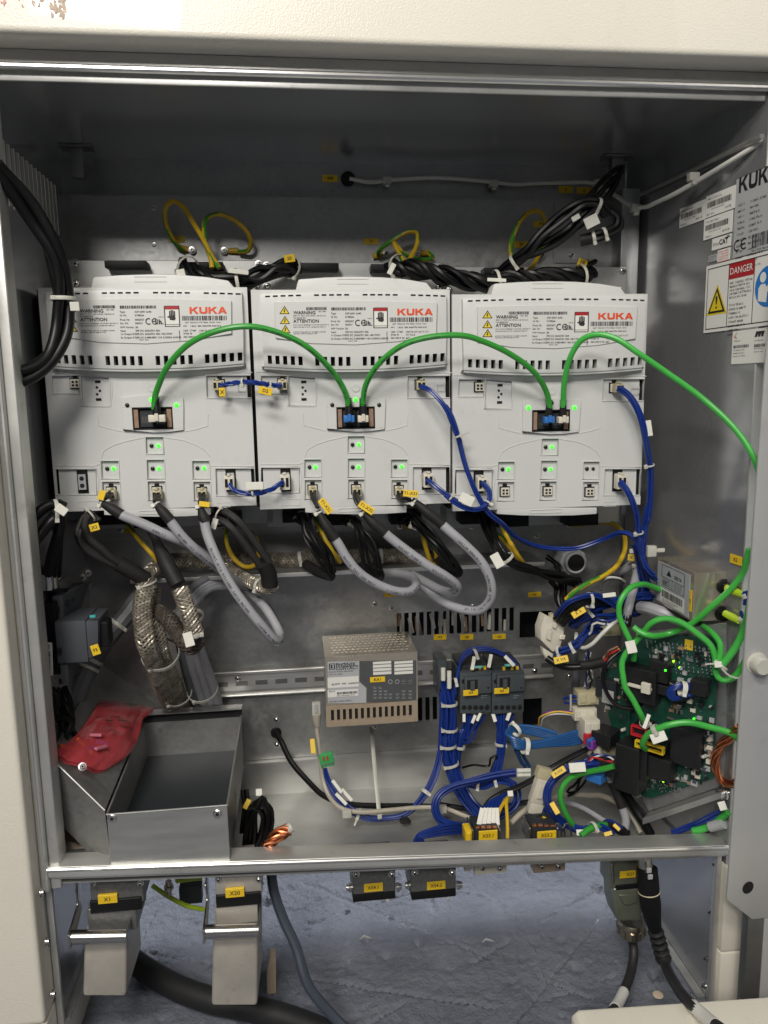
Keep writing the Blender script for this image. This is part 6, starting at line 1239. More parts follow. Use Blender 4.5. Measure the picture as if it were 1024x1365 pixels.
r, p = cable('network_cable', 'short green cable end tied with blue wires behind the rail', W('b4',(625,440,.04),(665,405,.045),(720,378,.05),(790,372,.06),(850,385,.07)), .0042, 'green_cable', LG); tie(r, p, .3, .0064, w=.004); sp = W('b4',(780,370,.058),(850,390,.068),(905,420,.08)); MB().tube(spline(sp), .0064, 12).build('end_sleeve', 'shrink', r)
r, p = cable('network_cable', 'green and blue leads leaving low at the door corner', W('r3',(700,1015,.03),(790,990,.022),(860,950,.010),(930,890,-.002)), .0044, 'lime_cable', LG); bundle(r, W('r3',(560,1024,.04),(680,985,.035),(800,930,.018),(900,880,.002)), 2, .0022, 'blue_wire'); flag(r, P('r3', 893, 850, -.004), .0085, .010, 8, 'tag_white', name='tie_head'); MB().tube(W('r3',(815,985,.014),(905,965,.0)), .0062, 12).build('end_sleeve', 'paper_grey', r)
r = thing('copper_strap', 'coil of bare copper strands beside the board', 'strap', P('r3', 940, 700, .02)); bundle(r, W('r3',(1000,330,-.016),(940,405,-.004),(880,460,.006),(845,540,.012),(845,610,.012),(880,680,.006),(930,705,-.002),(985,700,-.012)), 7, .0016, 'copper', R=.0046, twist=1.2, name='strand', seed=4)
q = P('r3', 885, 768, .006); BT = thing('wall_bolt', 'zinc bolt with washer on the side wall below the copper strap', 'bolt', q); MB().lathe(q+V((.012,0,0)), (-1,-.1,0), [(0,.004),(.008,.004),(.009,.0085),(.011,.0085),(.0115,.006),(.017,.006)], 12).build('bolt_shank', 'screw', BT)

RW = 'wires at the control board'
r = thing('wire_bundle', 'black and blue wires arching out of the large white connector', 'wires', P('r1', 240, 370, .12), RW)
for k in range(4): bundle(r, W('r1',(200+k*19,330+k*16,.125),(250+k*22,265+k*18,.11),(330+k*10,215+k*14,.105),(430,190+k*12,.105),(540,205+k*8,.115),(640,235+k*6,.13),(720,260,.15)), 1, .0024, 'black_cable', R=.0)
p = bundle(r, W('r1',(210,310,.12),(290,225,.10),(390,180,.098),(480,170,.10),(560,205,.105),(640,260,.11)), 2, .0019, 'blue_wire'); tie(r, spline(W('r1',(330,215,.10),(430,205,.10),(530,210,.105))), .5, .0095, w=.004); flag(r, P('r1', 575, 170, .10), .0160, .0055, 4, 'tag_white')
r = thing('wire_bundle', 'upper thick blue bundle behind the white connector', 'wires', P('r1', 330, 370, .13), RW); p = bundle(r, W('r1',(310,380,.14),(390,330,.13),(450,275,.125),(540,235,.125),(640,215,.13),(760,185,.135),(870,180,.14)), 6, .0020, 'blue_wire', R=.0052, seed=3); tie(r, p, .26, .0080, w=.004); flag(r, P('r1', 365, 288, .105), .0180, .0085, 28, 'tag_yellow', 'X X')
r = thing('wire_bundle', 'lower blue bundle running right to the green cable', 'wires', P('r1', 380, 380, .13), RW); bundle(r, W('r1',(330,385,.14),(400,340,.13),(480,315,.125),(600,310,.125),(700,300,.13),(780,290,.14)), 5, .0020, 'blue_wire', R=.0042, seed=5)
r = thing('wire_bundle', 'blue bundle tied twice slanting from the connector foot', 'wires', P('r1', 220, 560, .13), RW); p = bundle(r, W('r1',(210,560,.135),(280,545,.125),(350,510,.12),(400,450,.12),(450,410,.125),(510,405,.13)), 4, .0020, 'blue_wire', R=.0040, seed=6); tie(r, p, .08, .0068, w=.004); tie(r, p, .33, .0068, w=.004)
r = thing('wire_bundle', 'dark tapering cable with yellow tag below the connector, bare ends', 'wires', P('r1', 170, 620, .125), RW); p = bundle(r, W('r1',(150,600,.128),(210,640,.12),(290,662,.115),(380,660,.11),(450,650,.108)), 1, .0044, 'black_cable', R=.0, sides=12); MB().tube(spline(W('r1',(375,650,.110),(450,645,.108),(530,625,.108))), [.0062]*len(spline(W('r1',(375,650,.110),(450,645,.108),(530,625,.108)))), 12).build('end_sleeve', 'shrink', r)
bundle(r, W('r1',(530,625,.108),(560,590,.106),(590,555,.090),(635,530,.085)), 4, .0012, ['tan_copper','red_frame','tag_yellow','orange_part'], R=.0028); flag(r, P('r1', 246, 611, .10), .0180, .0085, 8, 'tag_yellow', 'X VX')
r, p = cable('white_wire', 'single white wire curving below the wide cream plug', W('r1',(350,430,.14),(352,490,.13),(390,530,.12),(450,510,.11),(530,430,.105),(600,365,.105),(640,340,.11)), .0026, 'white_wire', cat='wire')
r, p = cable('black_wire', 'thin black wire bowing down across the left of the board', WB('r1',(700,520,.02),(640,590,.034),(620,680,.036),(650,800,.034),(710,880,.03),(790,915,.02)), .0026, 'black_cable', cat='wire')
r, p = cable('grey_lead', 'grey lead with clamp ring coming down beside the blue bundle', W('u4',(780,440,.20),(830,420,.185),(880,380,.175),(898,400,.165),(885,480,.15),(865,560,.135),(845,640,.12),(830,720,.12)), .0058, 'grey_cable', cat='cable'); tie(r, p, .38, .0072, w=.006); sp = spline(W('u4',(852,610,.126),(838,680,.12),(828,740,.122))); MB().tube(sp, .0066, 12).build('end_sleeve', 'shrink', r); flag(r, P('u4', 860, 355, .16), .0090, .0090, -10, 'tag_yellow', 'X'); flag(r, P('u4', 868, 318, .165), .0080, .0060, 0, 'tag_white', name='tie_head')
r, p = cable('grey_lead', 'thick pale grey cable end lying under the tin filter box', W('r2',(140,450,.14),(220,455,.12),(300,480,.105),(400,520,.095),(480,555,.09)), .0082, 'grey_cable', cat='cable'); sp = spline(W('r2',(40,430,.17),(110,440,.15),(170,448,.132))); MB().tube(sp, .0090, 12).build('end_sleeve', 'shrink', r)
r = thing('wire_bundle', 'vertical blue wires dropping behind the tin filter box', 'wires', P('r2', 190, 350, .14), RW); bundle(r, W('r2',(150,20,.14),(180,130,.14),(195,240,.145),(200,380,.15)), 5, .0022, 'blue_wire', R=.0065, seed=8); bundle(r, W('r2',(60,400,.15),(130,380,.14),(240,370,.135)), 3, .0020, 'blue_wire', R=.004, seed=9)
WC = thing('wall_clip', 'white cable clip on the wall above the tin filter box', 'clip', P('r2', 240, 90, .11)); q = P('r2', 240, 72, .115); MB().box((q.x-.006,q.y-.004,q.z-.007), (q.x+.006,q.y+.004,q.z+.007)).build('clip_body', 'nylon', WC, bevel=.0012); MB().box((q.x+.0062,q.y-.002,q.z-.002), (q.x+.018,q.y+.002,q.z+.003)).build('clip_tongue', 'nylon', WC, bevel=.0008)
RBN = thing('flat_cable', 'brown and white flat cable curling above the board', 'cable', P('r1', 530, 110, .17)); 
fp_ = W('r1',(520,130,.18),(525,80,.165),(570,50,.155),(640,55,.155),(680,80,.165))
for k, mt in enumerate(('white_wire','tan_copper','tan_copper','brown_braid','white_wire')): MB().tube([q+V((.0012*k,.003*k,-.0012*k)) for q in spline(fp_)], .0016, 6).build('wire', mt, RBN)
r = thing('wire_bundle', 'loop of blue wires tied to the top terminal block of the board', 'wires', P('r3', 660, 120, .08), RW)
for k in range(5): o_ = k*9; bundle(r, WB('r3',(730,40+o_,.012),(670,20+o_*.6,.026),(620+o_*.5,35+o_*.3,.030),(600+o_,75,.030),(630+o_*.5,115-o_*.4,.028),(730,95+o_*.3,.012)), 1, .0021, 'blue_wire', R=.0)
tie(r, spline(WB('r3',(640,20,.028),(680,45,.026),(712,60,.020))), .6, .0085, 'tag_white', w=.006)
r = thing('wire_bundle', 'thin yellow and purple wires curving into the flat white plug', 'wires', P('r1', 110, 1010, .15), RW); bundle(r, W('b3',(705,30,.17),(712,5,.16))+W('r1',(110,1005,.155),(170,975,.145),(250,970,.14),(340,980,.138)), 3, .0011, ['tag_yellow','white_wire','purple'], R=.0022)
r = thing('wire_bundle', 'short blue wires entering the yellowish plug', 'wires', P('r1', 300, 870, .14), RW); bundle(r, W('r1',(280,890,.15),(320,880,.142),(365,875,.138)), 4, .0018, ['blue_wire','blue_wire','white_wire'], R=.0045); MB().tube(W('r1',(312,850,.135),(312,960,.135)), .0013, 6).build('cable_tie', 'nylon', r)

# ------------------------------------------------------------------ blue looms round the contactors
CB = 'blue looms by the contactors'
r = thing('wire_loom', 'thick blue loom tied with white ties left of the contactors', 'wires', P('b3', 260, 330, .2), CB)
p = bundle(r, W('b2',(600,230,.205),(610,310,.20),(612,420,.198),(608,520,.196))+W('b3',(225,80,.195),(228,170,.193),(245,250,.19),(275,330,.185),(310,400,.18),(370,470,.17),(420,510,.165)), 14, .0021, 'blue_wire', R=.0095, wob=.5, seed=2)
for t in (.14,.30,.50,.62,.74): tie(r, p, t, .0112, w=.004)
for k, (x, y, h_) in enumerate(((583,200,60),(611,225,85))): q = P('b2', x, y, .188); MB().tube([q+V((0,0,h_/2/3.413*.99/1025)), q-V((0,0,h_/2/3.413*.99/1025))], .0032, 10).build('wire_marker', 'tag_white', r)
r = thing('wire_loom', 'blue wires arching over the tops of both contactors', 'wires', P('b2', 640, 300, .2), CB)
for k in range(4): bundle(r, W('b2',(620+k*6,300,.20),(636+k*5,220-k*6,.20),(680,135-k*12,.205),(760,100-k*8,.21),(840,115-k*6,.212),(900,150-k*4,.21),(935,185,.205)), 1, .0019, 'blue_wire' if k else 'black_cable', R=.0)
for x, y, a in ((720,150,-14),(796,140,-16),(885,140,40)): flag(r, P('b2', x, y, .195), .0050, .0185, a, 'tag_white', name='wire_marker')
tie(r, spline(W('b2',(700,120,.205),(740,105,.207),(770,100,.209))), .4, .0075, w=.004); tie(r, spline(W('b2',(600,245,.2),(640,235,.2),(680,230,.2))), .5, .006, w=.004)
r = thing('wire_loom', 'narrower blue loom with printed markers under the left contactor', 'wires', P('b3', 290, 150, .2), CB)
p = bundle(r, W('b2',(700,378,.205),(690,440,.205),(670,510,.205))+W('b3',(298,60,.204),(285,140,.202),(275,220,.20),(285,320,.195)), 5, .0020, 'blue_wire', R=.005, seed=3); bundle(r, W('b2',(760,378,.205),(725,440,.205),(690,500,.205))+W('b3',(300,90,.204)), 3, .0019, 'blue_wire', R=.005, seed=4); tie(r, p, .62, .0080, w=.004)
for x, y, a in ((678,398,-5),(722,405,-28),(745,395,-30)): flag(r, P('b2', x, y, .196), .0042, .0120, a, 'tag_white', name='wire_marker')
r = thing('wire_loom', 'blue loom dropping from under the right contactor', 'wires', P('b3', 500, 120, .2), CB)
p = bundle(r, W('b2',(850,378,.205),(850,440,.20),(845,520,.20))+W('b3',(508,60,.20),(510,130,.195),(500,210,.19),(480,270,.18),(440,330,.17)), 6, .0020, 'blue_wire', R=.006, seed=5); bundle(r, W('b2',(820,380,.205),(835,430,.202),(845,500,.2)), 2, .0019, 'blue_wire', seed=6); bundle(r, W('b2',(900,378,.205),(880,430,.202),(855,500,.2)), 2, .0019, 'blue_wire', seed=7); tie(r, p, .33, .0086, w=.004)
for x, y, a in ((880,392,-25),(815,398,12)): flag(r, P('b2', x, y, .196), .0050, .0120, a, 'tag_white', name='wire_marker')
r = thing('wire_coil', 'coil of light blue wires leading to the tall white plug', 'wires', P('b3', 540, 110, .17)); 
for k in range(6):
    o_ = k*13; bundle(r, W('b3',(950,45+o_,.135),(860,70+o_*.9,.135),(760,100+o_*.5,.13),(650,118+o_*.4,.128),(570,95+o_*.7,.13),(530+o_*.5,70+o_*.5,.14),(555,40+o_*.3,.15),(620,30+o_*.5,.155),(720,45+o_*.6,.15),(800,70+o_*.3,.145)), 1, .0024, 'light_blue_wire', R=.0, sides=8)
tie(r, spline(W('b3',(560,115,.128),(628,135,.126),(700,140,.128))), .5, .0105, 'tag_white', w=.006); tie(r, spline(W('b3',(600,30,.15),(570,55,.145),(545,80,.14))), .4, .0095, 'tag_white', w=.005); bundle(r, W('b3',(590,150,.14),(610,200,.15),(640,250,.16)), 3, .0024, 'light_blue_wire', R=.004)
r = thing('wire_loom', 'blue wires swinging from the green terminal block up to the contactors', 'wires', P('k', 260, 335, .19), CB)
p = bundle(r, W('k',(250,335,.185),(262,380,.18),(290,430,.17),(340,480,.16),(400,508,.155),(460,512,.155),(540,498,.155),(600,440,.165),(640,370,.18),(662,280,.195),(668,180,.205),(672,60,.21)), 5, .0019, 'blue_wire', R=.0042, wob=.5, seed=6); tie(r, p, .24, .0070, w=.004, tail=.008); tie(r, p, .56, .0070, w=.005)
for x, y, a in ((295,400,35),(330,430,40),(310,445,42)): flag(r, P('k', x, y, .15), .0045, .0200, a, 'tag_white', name='wire_marker')
r = thing('terminal_plug', 'green four-pole terminal plug with red bridges on the blue wires', 'connector', P('k', 260, 335, .18)); fo2 = Fr(P('k', 258, 308, .178), (1,0,.16)); MB().fbox(fo2, -.0095, -.0085, .0095, .0085, -.010, 0).build('plug_body', 'terminal_green', r, bevel=.0008)
for k in range(4): MB().lathe(fo2.p(-.0069+k*.0046, -.0045, 0), fo2.n, [(0,.0017),(.0008,.0017)], 10).build('terminal_screw', 'screw', r)
for k in range(2): MB().fbox(fo2, -.0045+k*.0052, .001, -.0025+k*.0052, .0072, .0001, .0016).build('bridge', 'red_frame', r)
r, p = cable('patch_cable', 'beige patch cable with loose plug hanging beside the switch', W('k',(222,190,.19),(228,240,.188),(235,310,.185),(245,380,.18),(270,440,.165),(310,478,.15),(380,492,.145),(480,485,.15),(600,475,.155),(680,478,.15),(740,500,.14),(790,520,.13)), .0030, 'beige_cable'); q = P('k', 220, 120, .192); MB().tube([q+V((.001,0,-.026)), q+V((0,0,-.016)), q+V((0,0,-.008))], [.0034,.0056,.0062], 10).build('boot', 'beige_cable', r); MB().box((q.x-.0056,q.y-.004,q.z-.008), (q.x+.0056,q.y+.004,q.z+.009)).build('plug', 'nylon', r, bevel=.0008); MB().box((q.x-.0022,q.y-.006,q.z-.004), (q.x+.0022,q.y-.0042,q.z+.008)).build('latch', 'paper_grey', r, bevel=.0004, seg=1); flag(r, P('k', 208, 255, .175), .0065, .0190, 3, 'tag_yellow', None); 
for x, y in ((330,495),(672,478)): q = P('k', x, y, .14); MB().box((q.x-.006,q.y-.003,q.z-.006), (q.x+.006,q.y+.003,q.z+.004)).build('cable_clip', 'nylon', r, bevel=.001)
r, p = cable('black_cable', 'black cable leaving a grommet low on the back panel', W('k',(75,207,YB-.006),(95,240,.25),(130,310,.235),(190,380,.215),(250,435,.195),(330,462,.185),(450,470,.18),(560,470,.18),(700,475,.18)), .0040, 'black_cable', cat='cable'); q = P('k', 76, 207, YB-.001); MB().lathe(q+V((0,.002,0)), (0,-1,0), [(0,.008),(.003,.008),(.006,.0062),(.006,.004)], 16).build('grommet', 'black', r)
ST = thing('cable_strap', 'long white nylon strap hanging from a hole below the switch', 'strap', P('k', 448, 505, .15)); MB().tube(spline(W('k',(420,190,.262),(424,260,.22),(432,350,.185),(440,430,.165),(447,505,.148))), .0030, 8, flat=.35).build('strap_band', 'nylon', ST); q = P('k', 448, 508, .148); MB().box((q.x-.003,q.y-.002,q.z-.003), (q.x+.003,q.y+.002,q.z+.004)).build('strap_tip', 'nylon', ST, bevel=.001)
q = P('k', 540, 527, .15); CR = MB(); rr_ = random.Random(2); CR.tube([q+V((-.007,0,0)), q+V((-.003,0,.003)), q+V((.002,0,.002)), q+V((.007,0,-.001))], [.002,.006,.005,.002], 7); one(CR.build('dirt_lump', 'rubber', None), 'small dark clump of dirt below the blue wires', 'dirt')
r = thing('wire_coil', 'coil of thin black wire beside the metal tray', 'wires', P('c', 880, 590, .08))
cr = random.Random(8)
for k in range(16):
    ax_, bx_ = 838+cr.uniform(-6,34), 905+cr.uniform(-20,24); yt = 412+abs(k-8)*5+cr.uniform(0,10); dd_ = .055+cr.uniform(0,.03)
    bundle(r, W('c',(ax_-4,608,dd_+.02),(ax_+4,540,dd_+.012),((ax_+bx_)/2-14,460,dd_+.006),((ax_+bx_)/2+8,yt,dd_+.002),(bx_,yt+22,dd_),(bx_+6,480,dd_),(bx_-10,560,dd_+.004),(bx_-40,612,dd_+.01)), 1, .0024, 'black_cable', R=.0)
bundle(r, W('c',(835,390,.12),(840,450,.11),(830,540,.10)), 2, .0026, 'black_cable'); flag(r, P('c', 884, 400, .075), .0075, .0080, 0, 'tag_white', name='tie_head'); flag(r, P('c', 843, 440, .09), .006, .012, -30, 'tag_yellow')
r = thing('copper_strap', 'frayed copper strap end with clear sleeve beside the wire coil', 'strap', P('c', 910, 590, .06)); bundle(r, W('c',(905,605,.03),(922,570,.03),(950,545,.032),(985,525,.035)), 14, .0017, 'copper', R=.0072, twist=.6, name='strand', seed=5); MB().tube(W('c',(980,528,.034),(994,518,.036)), .0062, 12).build('end_sleeve', 'nylon', r)

# ------------------------------------------------------------------ tangle behind the bottom rail
BT_ = 'loose wiring behind the bottom rail'
r = thing('wire_loom', 'blue wires circling in a wide ring behind the first yellow connector', 'wires', P('b3', 170, 480, .12), BT_)
p = bundle(r, W('b3',(590,275,.13),(480,290,.13),(360,320,.125),(250,350,.12),(180,395,.115),(158,460,.11),(185,525,.105),(250,550,.10),(330,560,.10)), 3, .0021, 'blue_wire', R=.0036, seed=7); p2 = bundle(r, W('b3',(320,330,.15),(420,345,.14),(480,320,.135),(560,330,.13),(590,390,.125),(570,450,.12),(500,500,.115),(420,540,.11)), 3, .0021, 'blue_wire', R=.0036, seed=8); tie(r, p2, .12, .006, w=.004); tie(r, p2, .30, .006, w=.004)
for k in range(2): q = P('b3', 622, 265+k*22, .12); MB().tube([q+V((-.009,0,.0005)), q+V((.009,0,-.0005))], .0032, 8).build('wire_marker', 'tag_white', r)
r = thing('wire_loom', 'loose blue wires looping low left of the first yellow connector', 'wires', P('b3', 60, 620, .06), BT_)
for k in range(4): o_ = k*16; bundle(r, W('b3',(300,545+o_*.9,.08),(220,548+o_,.065),(130,575+o_*.7,.055),(70+o_*.3,600+o_*.4,.052),(50+o_,640,.055)), 1, .0021, 'blue_wire', R=.0)
r = thing('wire_loom', 'blue wires with white markers and yellow wire into the first connector', 'wires', P('b3', 440, 560, .05), BT_)
for k in range(5): x_ = 380+k*22; bundle(r, W('b3',(500+k*9,400-k*4,.11),(450+k*14,425-k*3,.095),(405+k*20,480,.075),(385+k*20,530,.062),(375+k*20,570,.055)), 1, .0020, 'blue_wire', R=.0); flag(r, P('b3', 398+k*21, 505, .056), .0062, .0200, -20+k*4, 'tag_white', name='wire_marker')
for k in range(2): bundle(r, W('b3',(545,400,.10),(520-k*-12,430,.085),(490+k*45,490,.068),(480+k*58,560,.056),(480+k*58,620,.05)), 1, .0022, 'yellow', R=.0)
flag(r, P('b3', 553, 385, .095), .007, .007, 0, 'tag_white', name='tie_head')
def multi(name, label, x0, y0, x1, y1, tx0, ty0, tx1, ty1, body, dep):
    R = thing(name, label, 'connector', P('b3', (x0+x1)/2, y1, dep), 'yellow-tagged connectors behind the bottom rail'); m_ = MB(); pbox(m_, 'b3', x0, y0+8, x1, y1, dep, dep+.03); m_.build('insert', 'contactor_dark', R, bevel=.001)
    for k in range(4): xx = x0+(x1-x0)*(k+.5)/4; m_ = MB(); pbox(m_, 'b3', xx-11, y0, xx+11, y0+7, dep-.001, dep+.004); m_.build('contact', 'copper', R, bevel=.0004, seg=1)
    for xx in (x0-14, x1+4): m_ = MB(); pbox(m_, 'b3', xx, y0+12, xx+9, y1, dep-.004, dep+.026); m_.build('lock_bar', 'screw', R, bevel=.0006, seg=1)
    o = MB(); pbox(o, 'b3', tx0, ty0, tx1, ty1, dep-.0022, dep-.0005); o = o.build('marker_plate', 'tag_yellow', R, bevel=.0004, seg=1); f_ = Fr((0, dep-.0023, 0)); a, b = f_.uv('b3', (tx0+tx1)/2, (ty0+ty1)/2); text(body, .0062, f_, a, b, 'print_black', o, bold=.012, c=.0004)
    return R
multi('wire_connector', 'left connector tagged XS3.1 standing behind the rail', 365, 565, 490, 660, 388, 585, 486, 628, 'XS3.1', .040); multi('wire_connector', 'right connector tagged XS3.2 standing behind the rail', 665, 555, 792, 650, 695, 588, 793, 620, 'XS3.2', .040)
r = conn('half_connector', 'small yellow-tagged terminal left of the XS3.1 connector', 'b3', 318, 588, 352, 650, .040, .06, 'tag_yellow', 1, None)
r = thing('wire_loom', 'short black and yellow wires arching into the right tagged connector', 'wires', P('b3', 720, 540, .06), BT_)
for k in range(5): bundle(r, W('b3',(672+k*18,580,.055),(680+k*12,525-k*2,.06),(705+k*8,505,.065),(730+k*6,530,.07),(750+k*5,570,.075)), 1, .0022, 'black_cable', R=.0)
bundle(r, W('b3',(720,512,.06),(750,525,.058),(770,560,.055)), 1, .0024, 'yellow', R=.0)
r = thing('inline_connector', 'white inline plug pair with blue wires above the right tagged connector', 'connector', P('b3', 720, 460, .08)); fo3 = Fr(P('b3', 705, 395, .085), (.95,0,-.30)); MB().fbox(fo3, -.0085, -.012, .0085, .020, -.012, 0).build('plug_housing', 'connector_white', r, bevel=.001); MB().fbox(fo3, -.007, -.026, .0105, -.0123, -.011, .001).build('plug_housing', 'connector_white', r, bevel=.001); MB().fbox(fo3, -.003, -.004, .004, .014, .0002, .0025).build('latch', 'connector_white', r, bevel=.0006, seg=1); MB().fbox(fo3, -.010, .0203, .009, .034, -.014, -.003).build('plug_housing', 'connector_cream', r, bevel=.001)
p = bundle(r, W('b3',(722,455,.09),(745,500,.088),(790,545,.085),(840,560,.08)), 4, .0021, 'blue_wire', R=.0045); tie(r, p, .25, .0070, 'tag_white', w=.004)
r = thing('wire_loom', 'blue pair with yellow tag curving down right of the inline plug', 'wires', P('b3', 745, 400, .08), BT_); p = bundle(r, W('b3',(1010,232,.09),(930,235,.085),(860,255,.08),(800,295,.075),(755,350,.072),(745,420,.07),(775,490,.07),(850,550,.07),(930,585,.07)), 3, .0022, 'blue_wire', R=.0036, seed=3); flag(r, P('b3', 806, 272, .06), .0185, .0075, 26, 'tag_yellow', 'X-XX'); flag(r, P('b3', 905, 248, .065), .0200, .0115, 0, 'tag_white'); flag(r, P('b3', 786, 462, .055), .0065, .0150, 24, 'tag_yellow')
r = thing('wire_loom', 'blue wire ends with yellow marks on the rail at the right', 'wires', P('b4', 700, 390, .05), BT_); bundle(r, W('b4',(570,375,.06),(640,400,.055),(720,378,.05),(780,395,.05),(825,430,.05)), 2, .0022, 'blue_wire'); bundle(r, W('b4',(780,350,.06),(820,360,.06),(870,400,.06)), 2, .0022, 'blue_wire'); flag(r, P('b4', 848, 385, .05), .0045, .0095, 40, 'tag_yellow'); flag(r, P('b4', 795, 425, .045), .0100, .0050, 10, 'tag_yellow'); flag(r, P('b4', 620, 418, .045), .0085, .0070, -5, 'tag_white', name='tie_head')
for x_ in (485, 545): 
    R = thing('wire_clip', 'left bent wire lock clip right of the XS3.2 connector' if x_ < 500 else 'right bent wire lock clip right of the XS3.2 connector', 'clip', P('b4', x_, 440, .045), 'wire lock clips'); MB().tube(spline(W('b4',(x_-18,440,.045),(x_-22,380,.045),(x_-8,362,.045),(x_+12,372,.045),(x_+22,440,.045))), .0012, 6).build('clip_wire', 'screw', R)
r, p = cable('black_wire', 'pair-like black cable stretched diagonally from the board to the left', W('b3',(965,145,.12),(880,185,.115),(790,235,.11),(700,290,.11),(600,345,.115),(500,385,.12),(440,425,.12),(405,480,.115)), .0028, 'black_cable', BT_, cat='wire'); bundle(r, W('b3',(965,152,.115),(880,195,.11),(790,246,.105),(700,300,.105),(600,355,.11),(500,395,.115)), 1, .0024, 'black_cable', R=.0)
r, p = cable('black_wire', 'black lead running left to right low behind the beige cable', W('b3',(150,435,.19),(260,455,.185),(380,470,.18),(520,455,.17),(640,430,.16),(760,420,.15)), .0034, 'black_cable', BT_, cat='wire')
r, p = cable('black_wire', 'thin black wires tangled beside the hanging blue loom', W('b3',(300,250,.21),(360,235,.20),(440,240,.195),(450,200,.19),(480,185,.19),(470,230,.19),(450,270,.195)), .0016, 'black_cable', BT_, cat='wire')
r, p = cable('beige_cable', 'beige cable rising in an arch behind the green curve', W('b3',(555,540,.09),(620,480,.10),(690,435,.11),(780,405,.12),(880,388,.125),(980,395,.125))+W('b4',(740,185,.125),(840,225,.12),(920,285,.11),(970,360,.10),(1000,420,.09)), .0036, 'beige_cable', BT_)
r, p = cable('grey_cable', 'thin grey cable crossing under the beige arch', W('b4',(480,235,.15),(540,230,.14),(640,265,.13),(740,325,.12),(830,380,.11)), .0034, 'grey_cable', BT_)
r, p = cable('grey_cable', 'grey cable with black sleeve dropping below the blue plug', W('b4',(780,25,.10),(820,110,.095),(855,190,.09),(885,270,.085),(905,340,.08),(895,400,.078),(870,440,.08)), .0052, 'grey_cable', BT_); sp = spline(W('b4',(815,100,.096),(855,190,.09),(882,262,.085))); MB().tube(sp, .0060, 12).build('end_sleeve', 'shrink', r)
r, p = cable('grey_cable', 'dark cable running steeply beside the grey one to the rail', W('b4',(800,20,.11),(880,140,.10),(960,270,.09),(1020,360,.08),(1060,430,.075)), .0062, 'black_cable', BT_)
SA = MB(); sa = W('r3',(150,620,.13),(395,890,.09),(440,1020,.075),(330,1020,.10),(200,740,.14)); 
r = thing('support_bar', 'narrow black metal bar slanting below the control board', 'bar', sa[1]); MB().prism([sa[0], sa[1], sa[2], sa[2]+V((-.008,0,0)), sa[0]+V((-.006,0,-.004))], (0,.004,0)).build('bar_plate', 'contactor_dark', r, bevel=.0005, seg=1)

r, p = cable('grey_cable', 'grey cable dropping straight behind the yellowish plug', W('r1',(318,470,.21),(335,600,.205),(345,740,.205),(340,870,.21)), .0058, 'grey_cable_dark', RW)
r = thing('wire_bundle', 'fine white and black wires crossing above the flat white plug', 'wires', P('r1', 400, 640, .12), RW); bundle(r, W('r1',(430,560,.15),(410,620,.14),(440,700,.135),(430,780,.14),(400,835,.15)), 4, .0012, ['white_wire','black_cable','blue_wire','white_wire'], R=.004, wob=1.2, seed=3)
r = thing('wire_bundle', 'mixed thin wires entering the board from the inline terminal blocks', 'wires', P('r3', 150, 470, .09), RW); bundle(r, WB('r3',(-10,480,.05),(40,520,.055),(100,500,.05),(150,460,.045),(210,470,.035),(250,500,.03)), 5, .0013, ['black_cable','white_wire','black_cable','blue_wire','red_frame'], R=.004, wob=1.0, seed=6)
r = thing('wire_bundle', 'thin black wires hanging below the cream plug at the board edge', 'wires', P('b3', 990, 200, .1), RW); bundle(r, W('b3',(1000,180,.10),(960,230,.10),(940,300,.105),(890,360,.11),(850,385,.115)), 3, .0016, 'black_cable', R=.004, wob=1.0, seed=7)
r = thing('wire_bundle', 'blue and white wires slung between the white connector and the wide plug', 'wires', P('r1', 520, 300, .12), RW); bundle(r, W('r1',(420,420,.12),(470,370,.112),(540,345,.108),(620,350,.11),(690,330,.12)), 4, .0015, ['blue_wire','white_wire','blue_wire','black_cable'], R=.0045, wob=1.0, seed=9)
r = thing('wire_bundle', 'dark bundle bridging from the conduit fitting down to the connector', 'wires', P('r1', 250, 160, .17), RW); bundle(r, W('r1',(190,60,.20),(230,120,.19),(240,200,.18),(270,260,.17),(330,300,.16),(420,300,.15),(520,280,.15)), 5, .0026, 'black_cable', R=.006, wob=.8, seed=10)
